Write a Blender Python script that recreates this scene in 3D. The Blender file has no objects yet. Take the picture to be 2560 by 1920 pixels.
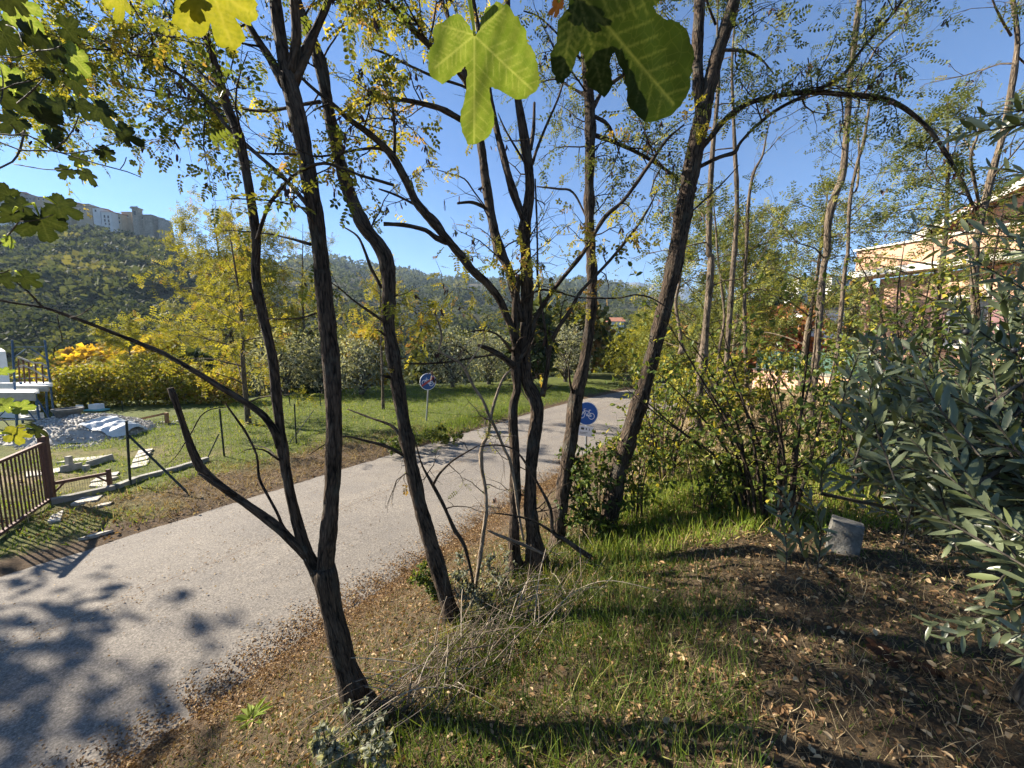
import bpy, bmesh, math, random
import numpy as np
from mathutils import Vector, Matrix

# ------------------------------------------------------------------ camera, sky, sun, exposure
scene = bpy.context.scene
PI = math.pi
PITCH = math.radians(6.1)
FPX = 964.0                      # focal length in pixels of a 2560 px wide frame
CAMZ = 3.0
SUN_AZ = math.radians(-70.0)     # measured from +Y towards +X
SUN_EL = math.radians(31.0)

cam_data = bpy.data.cameras.new('camera')
cam = bpy.data.objects.new('camera', cam_data)
scene.collection.objects.link(cam)
cam.location = (0, 0, CAMZ)
cam.rotation_euler = (PI / 2 - PITCH, 0, 0)
cam_data.sensor_width = 36.0
cam_data.sensor_fit = 'HORIZONTAL'
cam_data.lens = 36.0 * FPX / 2560.0
cam_data.clip_start = 0.05
cam_data.clip_end = 20000
scene.camera = cam

world = bpy.data.worlds.new('World')
scene.world = world
world.use_nodes = True
wn = world.node_tree
sky = wn.nodes.new('ShaderNodeTexSky')
sky.sky_type = 'NISHITA'
sky.sun_disc = False
sky.sun_elevation = SUN_EL
sky.sun_rotation = SUN_AZ
sky.altitude = 300
sky.air_density = 1.0
sky.dust_density = 0.0
sky.ozone_density = 8.0
wn.links.new(sky.outputs[0], wn.nodes['Background'].inputs[0])
wn.nodes['Background'].inputs[1].default_value = 0.05

sun_data = bpy.data.lights.new('sun', 'SUN')
sun_data.energy = 5.0
sun_data.angle = math.radians(0.53)
sun_data.color = (1.0, 0.90, 0.76)
sun = bpy.data.objects.new('sun', sun_data)
scene.collection.objects.link(sun)
SUN_DIR = Vector((math.sin(SUN_AZ) * math.cos(SUN_EL), math.cos(SUN_AZ) * math.cos(SUN_EL), math.sin(SUN_EL)))
sun.rotation_euler = SUN_DIR.to_track_quat('Z', 'Y').to_euler()
sun.location = SUN_DIR * 60

vs = scene.view_settings
vs.view_transform = 'Standard'
vs.look = 'None'
vs.gamma = 1.0
vs.use_curve_mapping = False
vs.exposure = 1.95
scene.render.engine = 'CYCLES'
scene.cycles.max_bounces = 6
scene.cycles.diffuse_bounces = 3
scene.cycles.glossy_bounces = 2
scene.cycles.transmission_bounces = 4
scene.cycles.transparent_max_bounces = 6
scene.cycles.volume_bounces = 0
scene.cycles.sample_clamp_indirect = 6
scene.cycles.use_denoising = True
scene.cycles.use_adaptive_sampling = True
scene.cycles.adaptive_threshold = 0.02

COL = scene.collection
rng = np.random.default_rng(7)
CP, SP = math.cos(PITCH), math.sin(PITCH)


def at(px, py, Y):
    cx = (px - 1280) / FPX
    cy = (py - 960) / FPX
    t = Y / (CP - cy * SP)
    return np.array((cx * t, Y, CAMZ - (cy * CP + SP) * t))


def depth(py, Y):
    return Y / (CP - (py - 960) / FPX * SP)


# ------------------------------------------------------------------ mesh collecting
ORG = {}


class MB:
    def __init__(self):
        self.v, self.f, self.n = [], {}, 0
        self.var, self.bark = [], []

    def add(self, V, F, var=0.5, bark=None):
        V = np.asarray(V, dtype=np.float32).reshape(-1, 3)
        F = np.asarray(F, dtype=np.int32)
        m = len(V)
        self.v.append(V)
        self.f.setdefault(F.shape[1], []).append(F + self.n)
        a = np.empty(m, dtype=np.float32)
        a[:] = var
        self.var.append(a)
        if bark is None:
            bark = V
        self.bark.append(np.asarray(bark, dtype=np.float32))
        self.n += m

    def face(self, idx):
        F = np.asarray([idx], dtype=np.int32)
        self.f.setdefault(F.shape[1], []).append(F)

    def box(self, c, s, rz=0.0, rx=0.0, ry=0.0, var=0.5):
        hx, hy, hz = s[0] / 2, s[1] / 2, s[2] / 2
        V = np.array([(-hx, -hy, -hz), (hx, -hy, -hz), (hx, hy, -hz), (-hx, hy, -hz),
                      (-hx, -hy, hz), (hx, -hy, hz), (hx, hy, hz), (-hx, hy, hz)])
        M = np.array(Matrix.Rotation(rz, 3, 'Z') @ Matrix.Rotation(ry, 3, 'Y') @ Matrix.Rotation(rx, 3, 'X'))
        V = V @ M.T + np.asarray(c)
        self.add(V, [(0, 3, 2, 1), (4, 5, 6, 7), (0, 1, 5, 4), (1, 2, 6, 5), (2, 3, 7, 6), (3, 0, 4, 7)], var)

    def bar(self, a, b, w, h=None, var=0.5):
        a, b = np.asarray(a, float), np.asarray(b, float)
        h = h or w
        d = b - a
        L = np.linalg.norm(d)
        d /= L
        up = np.array((0, 0, 1.0))
        if abs(d[2]) > 0.95:
            up = np.array((0, 1.0, 0))
        s = np.cross(d, up)
        s /= np.linalg.norm(s)
        u = np.cross(s, d)
        V = []
        for p in (a, b):
            for sx, sz in ((-1, -1), (1, -1), (1, 1), (-1, 1)):
                V.append(p + s * sx * w / 2 + u * sz * h / 2)
        self.add(V, [(0, 1, 2, 3), (4, 7, 6, 5), (0, 4, 5, 1), (1, 5, 6, 2), (2, 6, 7, 3), (3, 7, 4, 0)], var)

    def tube(self, P, R, n=6, var=0.5, cap=True, rough=0.0, seed=0):
        P = np.asarray(P, float)
        R = np.asarray(R, float)
        if R.ndim == 0:
            R = np.full(len(P), float(R))
        m = len(P)
        T = np.gradient(P, axis=0)
        T /= np.linalg.norm(T, axis=1)[:, None] + 1e-9
        ref = np.array((1.0, 0, 0)) if abs(T[0][0]) < 0.8 else np.array((0, 1.0, 0))
        N = np.empty_like(P)
        nn = ref - T[0] * np.dot(ref, T[0])
        nn /= np.linalg.norm(nn)
        N[0] = nn
        for i in range(1, m):
            nn = nn - T[i] * np.dot(nn, T[i])
            nn /= np.linalg.norm(nn) + 1e-9
            N[i] = nn
        B = np.cross(T, N)
        th = np.linspace(0, 2 * PI, n, endpoint=False)
        c, s = np.cos(th), np.sin(th)
        RR = R[:, None] * np.ones(n)[None]
        if rough > 0:
            r2 = np.random.default_rng(seed + m)
            lob = sum(r2.uniform(-1, 1) * np.cos((k + 1) * th + r2.uniform(0, 6)) / (k + 1) for k in range(4))
            RR = RR * (1 + rough * lob[None] + rough * 0.9 * r2.uniform(-1, 1, (m, n)))
        V = P[:, None] + RR[:, :, None] * (c[None, :, None] * N[:, None] + s[None, :, None] * B[:, None])
        sl = np.concatenate([[0], np.cumsum(np.linalg.norm(np.diff(P, axis=0), axis=1))])
        r0 = R.mean()
        bk = np.empty((m, n, 3))
        bk[:, :, 0] = c * r0
        bk[:, :, 1] = s * r0
        bk[:, :, 2] = sl[:, None] + seed * 0.37
        i = np.arange(m - 1)[:, None] * n
        j = np.arange(n)[None]
        j2 = (j + 1) % n
        F = np.stack([i + j, i + j2, i + n + j2, i + n + j], -1).reshape(-1, 4)
        k0 = self.n
        self.add(V, F, var, bk.reshape(-1, 3))
        if cap:
            self.face([k0 + (m - 1) * n + q for q in range(n)])
            self.face([k0 + q for q in range(n - 1, -1, -1)])

    def scatter(self, TV, TF, pos, D, Nn, size, var):
        """copies of a template: x axis along D, z axis along Nn"""
        pos = np.asarray(pos, float)
        if len(pos) == 0:
            return
        D = np.asarray(D, float)
        D = D / (np.linalg.norm(D, axis=1)[:, None] + 1e-9)
        Nn = np.asarray(Nn, float)
        Yv = np.cross(Nn, D)
        Yv /= np.linalg.norm(Yv, axis=1)[:, None] + 1e-9
        Zv = np.cross(D, Yv)
        size = np.asarray(size, float)
        if size.ndim == 1:
            size = np.repeat(size[:, None], 3, 1)
        TV = np.asarray(TV, float)
        W = (pos[:, None] + TV[None, :, 0, None] * (D * size[:, :1])[:, None] + TV[None, :, 1, None] * (Yv * size[:, 1:2])[:, None]
             + TV[None, :, 2, None] * (Zv * size[:, 2:3])[:, None])
        k = len(TV)
        off = (np.arange(len(pos)) * k)
        vv = np.repeat(np.asarray(var, float), k)
        first = True
        base = self.n
        for F in TF:
            F = np.asarray(F)
            FF = (F[None] + off[:, None, None]).reshape(-1, F.shape[1])
            if first:
                self.add(W.reshape(-1, 3), FF, vv)
                first = False
            else:
                self.f.setdefault(F.shape[1], []).append((FF + base).astype(np.int32))

    def mesh(self, name, mat, org=(0, 0, 0), smooth=False):
        me = bpy.data.meshes.new(name)
        V = np.concatenate(self.v) - np.asarray(org, dtype=np.float32)
        me.vertices.add(len(V))
        me.vertices.foreach_set('co', V.astype(np.float32).ravel())
        idx, tot = [], []
        for k, fl in self.f.items():
            for F in fl:
                idx.append(F.ravel())
                tot.append(np.full(len(F), k, dtype=np.int32))
        idx = np.concatenate(idx)
        tot = np.concatenate(tot)
        me.loops.add(len(idx))
        me.loops.foreach_set('vertex_index', idx.astype(np.int32))
        me.polygons.add(len(tot))
        st = np.concatenate([[0], np.cumsum(tot)[:-1]]).astype(np.int32)
        me.polygons.foreach_set('loop_start', st)
        me.polygons.foreach_set('loop_total', tot)
        me.polygons.foreach_set('use_smooth', np.full(len(tot), smooth))
        a = me.attributes.new('var', 'FLOAT', 'POINT')
        a.data.foreach_set('value', np.concatenate(self.var))
        b = me.attributes.new('bark', 'FLOAT_VECTOR', 'POINT')
        b.data.foreach_set('vector', np.concatenate(self.bark).astype(np.float32).ravel())
        me.materials.append(mat)
        me.update()
        me.validate()
        return me

    def build(self, name, mat, parent=None, smooth=False, kind=None):
        if self.n == 0:
            return None
        org = (0, 0, 0)
        if parent is not None:
            org = ORG.get(parent.name, (0, 0, 0))
        elif kind is None:
            V = np.concatenate(self.v)
            org = ((V[:, 0].min() + V[:, 0].max()) / 2, (V[:, 1].min() + V[:, 1].max()) / 2, V[:, 2].min())
        o = bpy.data.objects.new(name, self.mesh(name, mat, org, smooth))
        COL.objects.link(o)
        if parent is not None:
            o.parent = parent
        else:
            o.location = org
        ORG[o.name] = org
        if kind:
            o['kind'] = kind
        return o


def thing(name, label, cat, loc, group=None):
    o = bpy.data.objects.new(name, None)
    COL.objects.link(o)
    o.empty_display_size = 0.1
    o.location = tuple(float(q) for q in loc)
    ORG[o.name] = tuple(float(q) for q in loc)
    o['label'] = label
    o['category'] = cat
    if group:
        o['group'] = group
    return o


def tag(o, label, cat, group=None):
    o['label'] = label
    o['category'] = cat
    if group:
        o['group'] = group
    return o


# ------------------------------------------------------------------ materials
MATS = {}


def new_mat(name):
    m = bpy.data.materials.new(name)
    m.use_nodes = True
    nt = m.node_tree
    return m, nt, nt.nodes['Principled BSDF'], nt.nodes['Material Output']


def ramp(nt, fac, stops, interp='LINEAR'):
    r = nt.nodes.new('ShaderNodeValToRGB')
    r.color_ramp.interpolation = interp
    el = r.color_ramp.elements
    while len(el) > 1:
        el.remove(el[-1])
    el[0].position, el[0].color = stops[0][0], (*stops[0][1], 1)
    for p, c in stops[1:]:
        e = el.new(p)
        e.color = (*c, 1)
    if fac is not None:
        nt.links.new(fac, r.inputs[0])
    return r


def noise_node(nt, vec, scale, detail=4, rough=0.55, dist=0.0):
    n = nt.nodes.new('ShaderNodeTexNoise')
    n.inputs['Scale'].default_value = scale
    n.inputs['Detail'].default_value = detail
    n.inputs['Roughness'].default_value = rough
    n.inputs['Distortion'].default_value = dist
    if vec is not None:
        nt.links.new(vec, n.inputs['Vector'])
    return n


def mapping(nt, vec, scale=(1, 1, 1)):
    m = nt.nodes.new('ShaderNodeMapping')
    m.inputs['Scale'].default_value = scale
    nt.links.new(vec, m.inputs['Vector'])
    return m.outputs[0]


def attr(nt, name):
    a = nt.nodes.new('ShaderNodeAttribute')
    a.attribute_name = name
    return a


def mixc(nt, fac, a, b, mode='MIX'):
    m = nt.nodes.new('ShaderNodeMix')
    m.data_type = 'RGBA'
    m.blend_type = mode
    for sock, val in ((m.inputs[0], fac), (m.inputs[6], a), (m.inputs[7], b)):
        if isinstance(val, (int, float)):
            sock.default_value = val
        elif isinstance(val, tuple):
            sock.default_value = (*val, 1)
        else:
            nt.links.new(val, sock)
    return m.outputs[2]


def bump(nt, height, strength, dist, bsdf):
    b = nt.nodes.new('ShaderNodeBump')
    b.inputs['Strength'].default_value = strength
    b.inputs['Distance'].default_value = dist
    nt.links.new(height, b.inputs['Height'])
    nt.links.new(b.outputs[0], bsdf.inputs['Normal'])


def leaf_mat(name, stops, trans=0.42, rough=0.65, tcol=(1.35, 1.25, 0.6), spec=0.12, per_object=False, blotch=None, vein=None, under=None):
    m, nt, b, out = new_mat(name)
    if per_object:
        oi = nt.nodes.new('ShaderNodeObjectInfo')
        fac = oi.outputs['Random']
    else:
        fac = attr(nt, 'var').outputs['Fac']
    r = ramp(nt, fac, stops)
    colr = r.outputs[0]
    if blotch:
        tc = nt.nodes.new('ShaderNodeTexCoord')
        n = noise_node(nt, tc.outputs['Object'], blotch[0], 5, 0.65)
        rr = ramp(nt, n.outputs[0], [(0.42, (0, 0, 0)), (0.62, (1, 1, 1))])
        colr = mixc(nt, rr.outputs[0], colr, blotch[1])
    if vein:
        vo = nt.nodes.new('ShaderNodeTexVoronoi')
        vo.feature = 'DISTANCE_TO_EDGE'
        vo.inputs['Scale'].default_value = 15
        nt.links.new(nt.nodes.new('ShaderNodeTexCoord').outputs['Object'], vo.inputs['Vector'])
        rv = ramp(nt, vo.outputs['Distance'], [(0.0, (0.5, 0.5, 0.5)), (0.06, (0, 0, 0))])
        colr = mixc(nt, rv.outputs[0], colr, mixc(nt, 0.35, colr, vein))
        colr = mixc(nt, attr(nt, 'var').outputs['Fac'], colr, vein)
    if under:
        ge = nt.nodes.new('ShaderNodeNewGeometry')
        colr = mixc(nt, ge.outputs['Backfacing'], colr, mixc(nt, 0.6, colr, under))
    nt.links.new(colr, b.inputs['Base Color'])
    b.inputs['Roughness'].default_value = rough
    b.inputs['Specular IOR Level'].default_value = spec
    t = nt.nodes.new('ShaderNodeBsdfTranslucent')
    tc = mixc(nt, 1.0, colr, tcol, 'MULTIPLY')
    nt.links.new(tc, t.inputs[0])
    mx = nt.nodes.new('ShaderNodeMixShader')
    mx.inputs[0].default_value = trans
    nt.links.new(b.outputs[0], mx.inputs[1])
    nt.links.new(t.outputs[0], mx.inputs[2])
    nt.links.new(mx.outputs[0], out.inputs[0])
    MATS[name] = m
    return m


def bark_mat(name, dark, light, lichen=None, k=1.0):
    m, nt, b, out = new_mat(name)
    a = attr(nt, 'bark').outputs['Vector']
    mp = mapping(nt, a, (55 * k, 55 * k, 7.5 * k))
    n1 = noise_node(nt, mp, 1.0, 5, 0.6, 0.6)
    v = nt.nodes.new('ShaderNodeTexVoronoi')
    v.feature = 'DISTANCE_TO_EDGE'
    nt.links.new(mapping(nt, a, (70 * k, 70 * k, 14 * k)), v.inputs['Vector'])
    v.inputs['Scale'].default_value = 1.0
    mul = nt.nodes.new('ShaderNodeMath')
    mul.operation = 'MULTIPLY_ADD'
    nt.links.new(v.outputs['Distance'], mul.inputs[0])
    mul.inputs[1].default_value = 0.55
    nt.links.new(n1.outputs[0], mul.inputs[2])
    r = ramp(nt, mul.outputs[0], [(0.40, dark), (0.52, tuple(0.4 * (p + q) for p, q in zip(dark, light))), (0.74, light)])
    big = noise_node(nt, mapping(nt, a, (7, 7, 2.2)), 1.0, 4, 0.6)
    rbig = ramp(nt, big.outputs[0], [(0.3, (0.6, 0.58, 0.55)), (0.7, (1.35, 1.3, 1.25))])
    c = mixc(nt, 1.0, r.outputs[0], rbig.outputs[0], 'MULTIPLY')
    if lichen:
        n2 = noise_node(nt, mapping(nt, a, (9, 9, 5)), 1.0, 4, 0.7)
        rr = ramp(nt, n2.outputs[0], [(0.52, (0, 0, 0)), (0.7, (0.7, 0.7, 0.7))])
        c = mixc(nt, rr.outputs[0], c, lichen)
    nt.links.new(c, b.inputs['Base Color'])
    b.inputs['Roughness'].default_value = 0.9
    b.inputs['Specular IOR Level'].default_value = 0.15
    bump(nt, mul.outputs[0], 1.0, 0.035, b)
    MATS[name] = m
    return m


def plain_mat(name, col, rough=0.7, metal=0.0, nscale=8.0, var=0.18, bumpd=0.003, spec=0.4, stain=None, coord='Object'):
    m, nt, b, out = new_mat(name)
    tc = nt.nodes.new('ShaderNodeTexCoord')
    n = noise_node(nt, tc.outputs[coord], nscale, 6, 0.65)
    lo = tuple(max(0, c * (1 - var)) for c in col)
    hi = tuple(min(1, c * (1 + var)) for c in col)
    r = ramp(nt, n.outputs[0], [(0.3, lo), (0.7, hi)])
    c = r.outputs[0]
    if stain:
        n2 = noise_node(nt, tc.outputs[coord], nscale * 0.35, 5, 0.7, 0.8)
        rr = ramp(nt, n2.outputs[0], [(0.48, (0, 0, 0)), (0.68, (1, 1, 1))])
        c = mixc(nt, rr.outputs[0], c, stain)
    nt.links.new(c, b.inputs['Base Color'])
    b.inputs['Roughness'].default_value = rough
    b.inputs['Metallic'].default_value = metal
    b.inputs['Specular IOR Level'].default_value = spec
    if bumpd:
        n3 = noise_node(nt, tc.outputs[coord], nscale * 5, 4, 0.6)
        bump(nt, n3.outputs[0], 0.6, bumpd, b)
    MATS[name] = m
    return m


def var_mat(name, stops, rough=0.85, spec=0.15):
    m, nt, b, out = new_mat(name)
    r = ramp(nt, attr(nt, 'var').outputs['Fac'], stops)
    nt.links.new(r.outputs[0], b.inputs['Base Color'])
    b.inputs['Roughness'].default_value = rough
    b.inputs['Specular IOR Level'].default_value = spec
    MATS[name] = m
    return m


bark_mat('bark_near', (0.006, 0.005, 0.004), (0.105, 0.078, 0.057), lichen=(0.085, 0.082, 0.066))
bark_mat('bark_grove_lit', (0.045, 0.035, 0.026), (0.20, 0.162, 0.12), k=0.7)  # paler than the near bark: sunlight on the grove put into the colour
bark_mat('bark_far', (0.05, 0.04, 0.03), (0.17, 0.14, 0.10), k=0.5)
bark_mat('bark_pale', (0.12, 0.095, 0.07), (0.36, 0.30, 0.23))
bark_mat('bark_fig', (0.05, 0.045, 0.04), (0.16, 0.15, 0.13))
bark_mat('bark_olive', (0.035, 0.03, 0.025), (0.16, 0.145, 0.12))

leaf_mat('leaf_locust', [(0, (0.05, 0.075, 0.018)), (0.35, (0.11, 0.14, 0.03)), (0.65, (0.23, 0.22, 0.04)), (0.9, (0.42, 0.36, 0.05)), (1, (0.30, 0.19, 0.06))], trans=0.45)
leaf_mat('leaf_locust_green', [(0, (0.045, 0.065, 0.022)), (0.5, (0.10, 0.125, 0.04)), (0.85, (0.20, 0.21, 0.05)), (1, (0.34, 0.31, 0.06))], trans=0.36)
leaf_mat('leaf_locust_yellow', [(0, (0.10, 0.115, 0.022)), (0.45, (0.21, 0.21, 0.035)), (0.8, (0.33, 0.30, 0.045)), (1, (0.26, 0.16, 0.05))], trans=0.4)
leaf_mat('leaf_gold', [(0, (0.22, 0.17, 0.03)), (0.5, (0.48, 0.32, 0.04)), (1, (0.62, 0.42, 0.05))], trans=0.4)
leaf_mat('leaf_russet', [(0, (0.09, 0.04, 0.025)), (0.6, (0.22, 0.07, 0.04)), (1, (0.28, 0.14, 0.06))], trans=0.3)
leaf_mat('leaf_wood', [(0, (0.022, 0.032, 0.018)), (0.4, (0.05, 0.065, 0.03)), (0.7, (0.095, 0.108, 0.042)), (0.92, (0.18, 0.16, 0.05)), (1, (0.22, 0.13, 0.05))], trans=0.3, rough=0.8, spec=0.05)
leaf_mat('leaf_evergreen', [(0, (0.018, 0.028, 0.014)), (0.6, (0.045, 0.065, 0.028)), (1, (0.085, 0.105, 0.045))], trans=0.22, rough=0.4)
leaf_mat('leaf_shrub', [(0, (0.035, 0.055, 0.015)), (0.5, (0.085, 0.125, 0.03)), (0.85, (0.20, 0.22, 0.045)), (1, (0.38, 0.33, 0.05))], trans=0.42, rough=0.4)
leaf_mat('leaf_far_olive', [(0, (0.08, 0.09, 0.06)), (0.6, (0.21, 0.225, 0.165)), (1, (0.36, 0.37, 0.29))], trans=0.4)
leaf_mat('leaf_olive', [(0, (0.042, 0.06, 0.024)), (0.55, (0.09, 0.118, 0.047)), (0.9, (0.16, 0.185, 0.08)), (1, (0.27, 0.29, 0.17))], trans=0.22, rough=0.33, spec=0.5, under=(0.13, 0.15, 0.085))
leaf_mat('leaf_olive_single', [(0, (0.042, 0.06, 0.024)), (0.6, (0.095, 0.125, 0.05)), (1, (0.17, 0.195, 0.085))], trans=0.22, rough=0.33, spec=0.5, per_object=True, under=(0.13, 0.15, 0.085))
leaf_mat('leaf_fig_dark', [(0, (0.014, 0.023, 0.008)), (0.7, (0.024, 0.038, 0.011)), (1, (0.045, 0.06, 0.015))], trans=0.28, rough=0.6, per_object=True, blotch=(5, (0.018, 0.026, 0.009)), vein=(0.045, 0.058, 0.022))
leaf_mat('leaf_fig_shade', [(0, (0.021, 0.038, 0.009)), (1, (0.023, 0.04, 0.01))], trans=0.28, rough=0.6, per_object=True, blotch=(6, (0.02, 0.036, 0.009)), vein=(0.08, 0.10, 0.035))  # for the large top leaf: its shade is put into a darker green
leaf_mat('leaf_fig_green', [(0, (0.075, 0.125, 0.022)), (1, (0.095, 0.145, 0.026))], trans=0.45, rough=0.6, per_object=True, blotch=(9, (0.125, 0.17, 0.04)), vein=(0.21, 0.25, 0.09))
leaf_mat('leaf_fig_yellow', [(0, (0.15, 0.165, 0.018)), (1, (0.17, 0.175, 0.02))], trans=0.5, rough=0.6, per_object=True, blotch=(7, (0.12, 0.135, 0.02)), vein=(0.21, 0.205, 0.045))
leaf_mat('leaf_fig_vein', [(0, (0.24, 0.30, 0.10)), (1, (0.28, 0.33, 0.11))], trans=0.65, rough=0.6, per_object=True)
leaf_mat('leaf_brown_edge', [(0, (0.042, 0.02, 0.01)), (1, (0.06, 0.028, 0.014))], trans=0.3, per_object=True)
leaf_mat('grass_bank', [(0, (0.035, 0.065, 0.012)), (0.5, (0.07, 0.115, 0.022)), (0.75, (0.13, 0.18, 0.035)), (1, (0.30, 0.27, 0.10))], trans=0.35)
leaf_mat('grass_lawn', [(0, (0.075, 0.12, 0.016)), (0.5, (0.14, 0.20, 0.026)), (0.85, (0.22, 0.27, 0.045)), (1, (0.36, 0.31, 0.10))], trans=0.35)
leaf_mat('straw', [(0, (0.12, 0.085, 0.045)), (0.5, (0.26, 0.195, 0.11)), (1, (0.46, 0.38, 0.24))], trans=0.2, rough=0.7)
leaf_mat('litter', [(0, (0.07, 0.04, 0.022)), (0.4, (0.17, 0.10, 0.05)), (0.75, (0.31, 0.20, 0.10)), (1, (0.50, 0.39, 0.24))], trans=0.2, rough=0.7)
var_mat('pod', [(0, (0.035, 0.018, 0.014)), (0.7, (0.075, 0.035, 0.025)), (1, (0.14, 0.075, 0.05))], rough=0.6)
var_mat('dead_stem', [(0, (0.06, 0.045, 0.032)), (0.6, (0.17, 0.135, 0.098)), (1, (0.36, 0.31, 0.24))])
var_mat('gravel', [(0, (0.24, 0.225, 0.20)), (0.6, (0.44, 0.42, 0.38)), (1, (0.62, 0.59, 0.54))])

plain_mat('rust_brown', (0.105, 0.05, 0.036), 0.7, 0.2, 30, 0.3)
plain_mat('dark_green_steel', (0.018, 0.028, 0.02), 0.6, 0.3, 20, 0.3)
plain_mat('wire', (0.10, 0.11, 0.10), 0.5, 0.6, 20, 0.2)
plain_mat('concrete', (0.24, 0.23, 0.20), 0.9, 0, 6, 0.3, 0.006, stain=(0.12, 0.12, 0.085))
plain_mat('slab', (0.40, 0.37, 0.31), 0.9, 0, 7, 0.25, 0.006, stain=(0.24, 0.225, 0.17))
plain_mat('marker_stone', (0.13, 0.125, 0.11), 0.95, 0, 22, 0.4, 0.008, stain=(0.045, 0.042, 0.036))
plain_mat('timber', (0.28, 0.15, 0.07), 0.8, 0, 12, 0.3)
plain_mat('timber_grey', (0.30, 0.28, 0.24), 0.85, 0, 12, 0.25)
plain_mat('white_plaster', (0.74, 0.73, 0.70), 0.85, 0, 3, 0.06, 0.002, stain=(0.60, 0.59, 0.56))
plain_mat('deck_white', (0.66, 0.65, 0.62), 0.7, 0, 4, 0.1)
plain_mat('deck_edge', (0.30, 0.30, 0.27), 0.7, 0.1, 5, 0.15)
plain_mat('scaffold_blue', (0.035, 0.085, 0.17), 0.5, 0.4, 12, 0.3)
plain_mat('tarp', (0.50, 0.54, 0.55), 0.5, 0, 5, 0.12, 0.01)
plain_mat('basin_stone', (0.12, 0.12, 0.11), 0.9, 0, 12, 0.3, 0.006)
plain_mat('pink_plaster', (0.60, 0.365, 0.245), 0.9, 0, 2.0, 0.07, 0.003, stain=(0.55, 0.335, 0.225))
plain_mat('trim_white', (0.72, 0.68, 0.60), 0.8, 0, 4, 0.08)
plain_mat('roof_tile', (0.30, 0.13, 0.075), 0.85, 0, 6, 0.3, 0.01)
plain_mat('window_dark', (0.03, 0.034, 0.04), 0.15, 0, 3, 0.1, 0, spec=0.6)
plain_mat('shutter', (0.22, 0.12, 0.12), 0.7, 0, 6, 0.15)
plain_mat('shutter_dark', (0.06, 0.06, 0.065), 0.7, 0, 6, 0.15)
plain_mat('town_grey', (0.30, 0.285, 0.26), 0.9, 0, 0.5, 0.14, 0.0, stain=(0.24, 0.225, 0.20))
plain_mat('town_white', (0.60, 0.585, 0.56), 0.9, 0, 0.5, 0.08, 0.0)
plain_mat('town_ochre', (0.44, 0.34, 0.22), 0.9, 0, 0.5, 0.12, 0.0)
plain_mat('town_stone', (0.30, 0.26, 0.20), 0.95, 0, 1.2, 0.3, 0.0, stain=(0.2, 0.18, 0.14))
plain_mat('sign_blue', (0.012, 0.095, 0.36), 0.45, 0, 3, 0.05, 0.0)
plain_mat('sign_blue_dull', (0.012, 0.07, 0.21), 0.5, 0, 3, 0.05, 0.0)
plain_mat('sign_white', (0.78, 0.79, 0.80), 0.45, 0, 3, 0.03, 0.0)
plain_mat('sign_red', (0.36, 0.045, 0.04), 0.5, 0, 3, 0.06, 0.0)
plain_mat('sign_black', (0.02, 0.02, 0.022), 0.5, 0, 3, 0.05, 0.0)
plain_mat('steel_grey', (0.26, 0.27, 0.27), 0.5, 0.6, 10, 0.12, 0.0)
plain_mat('red_panel', (0.55, 0.04, 0.03), 0.5, 0, 3, 0.05, 0.0)
plain_mat('green_net', (0.035, 0.085, 0.06), 0.7, 0, 10, 0.2, 0.0)
plain_mat('aqua', (0.16, 0.44, 0.46), 0.5, 0, 5, 0.1, 0.0)
plain_mat('mountain_rock', (0.30, 0.29, 0.29), 0.95, 0, 0.004, 0.35, 0.0, stain=(0.62, 0.60, 0.58))

# ------------------------------------------------------------------ terrain
def vnoise(x, y, seed=0):
    x = np.asarray(x, float)
    y = np.asarray(y, float)
    xi, yi = np.floor(x), np.floor(y)
    fx, fy = x - xi, y - yi
    fx, fy = fx * fx * (3 - 2 * fx), fy * fy * (3 - 2 * fy)

    def h(a, b):
        q = np.sin(a * 127.1 + b * 311.7 + seed * 74.7) * 43758.5453
        return q - np.floor(q)
    return (h(xi, yi) * (1 - fx) + h(xi + 1, yi) * fx) * (1 - fy) + (h(xi, yi + 1) * (1 - fx) + h(xi + 1, yi + 1) * fx) * fy


def fbm(x, y, seed=0, oct=3):
    s, a, k = 0, 1.0, 1.0
    t = 0
    for o in range(oct):
        s = s + a * (vnoise(x * k, y * k, seed + o) - 0.5)
        t += a
        a *= 0.5
        k *= 2.1
    return s / t * 2


def smooth(x, a, b):
    t = np.clip((np.asarray(x, float) - a) / (b - a), 0, 1)
    return t * t * (3 - 2 * t)


def catmull(P, step):
    P = np.asarray(P, float)
    Q = np.vstack([2 * P[0] - P[1], P, 2 * P[-1] - P[-2]])
    out = []
    for i in range(1, len(Q) - 2):
        p0, p1, p2, p3 = Q[i - 1], Q[i], Q[i + 1], Q[i + 2]
        L = np.linalg.norm((p2 - p1)[:min(3, P.shape[1])])
        n = max(1, int(math.ceil(L / step)))
        t = np.linspace(0, 1, n, endpoint=False)[:, None]
        out.append(0.5 * (2 * p1 + (p2 - p0) * t + (2 * p0 - 5 * p1 + 4 * p2 - p3) * t ** 2 + (3 * p1 - p0 - 3 * p2 + p3) * t ** 3))
    out.append(P[-1:])
    return np.vstack(out)


HALF = 2.1
CENTRE = catmull([(-17, -17), (-11.5, -8.0), (-8.0, -2.2), (-4.6, 3.7), (-2.3, 7.5), (-0.35, 10.5), (3.6, 16.4), (7.6, 21.4), (13.5, 27.5), (22, 34), (38, 44)], 0.4)
CT = np.gradient(CENTRE, axis=0)
CT /= np.linalg.norm(CT, axis=1)[:, None]


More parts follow.
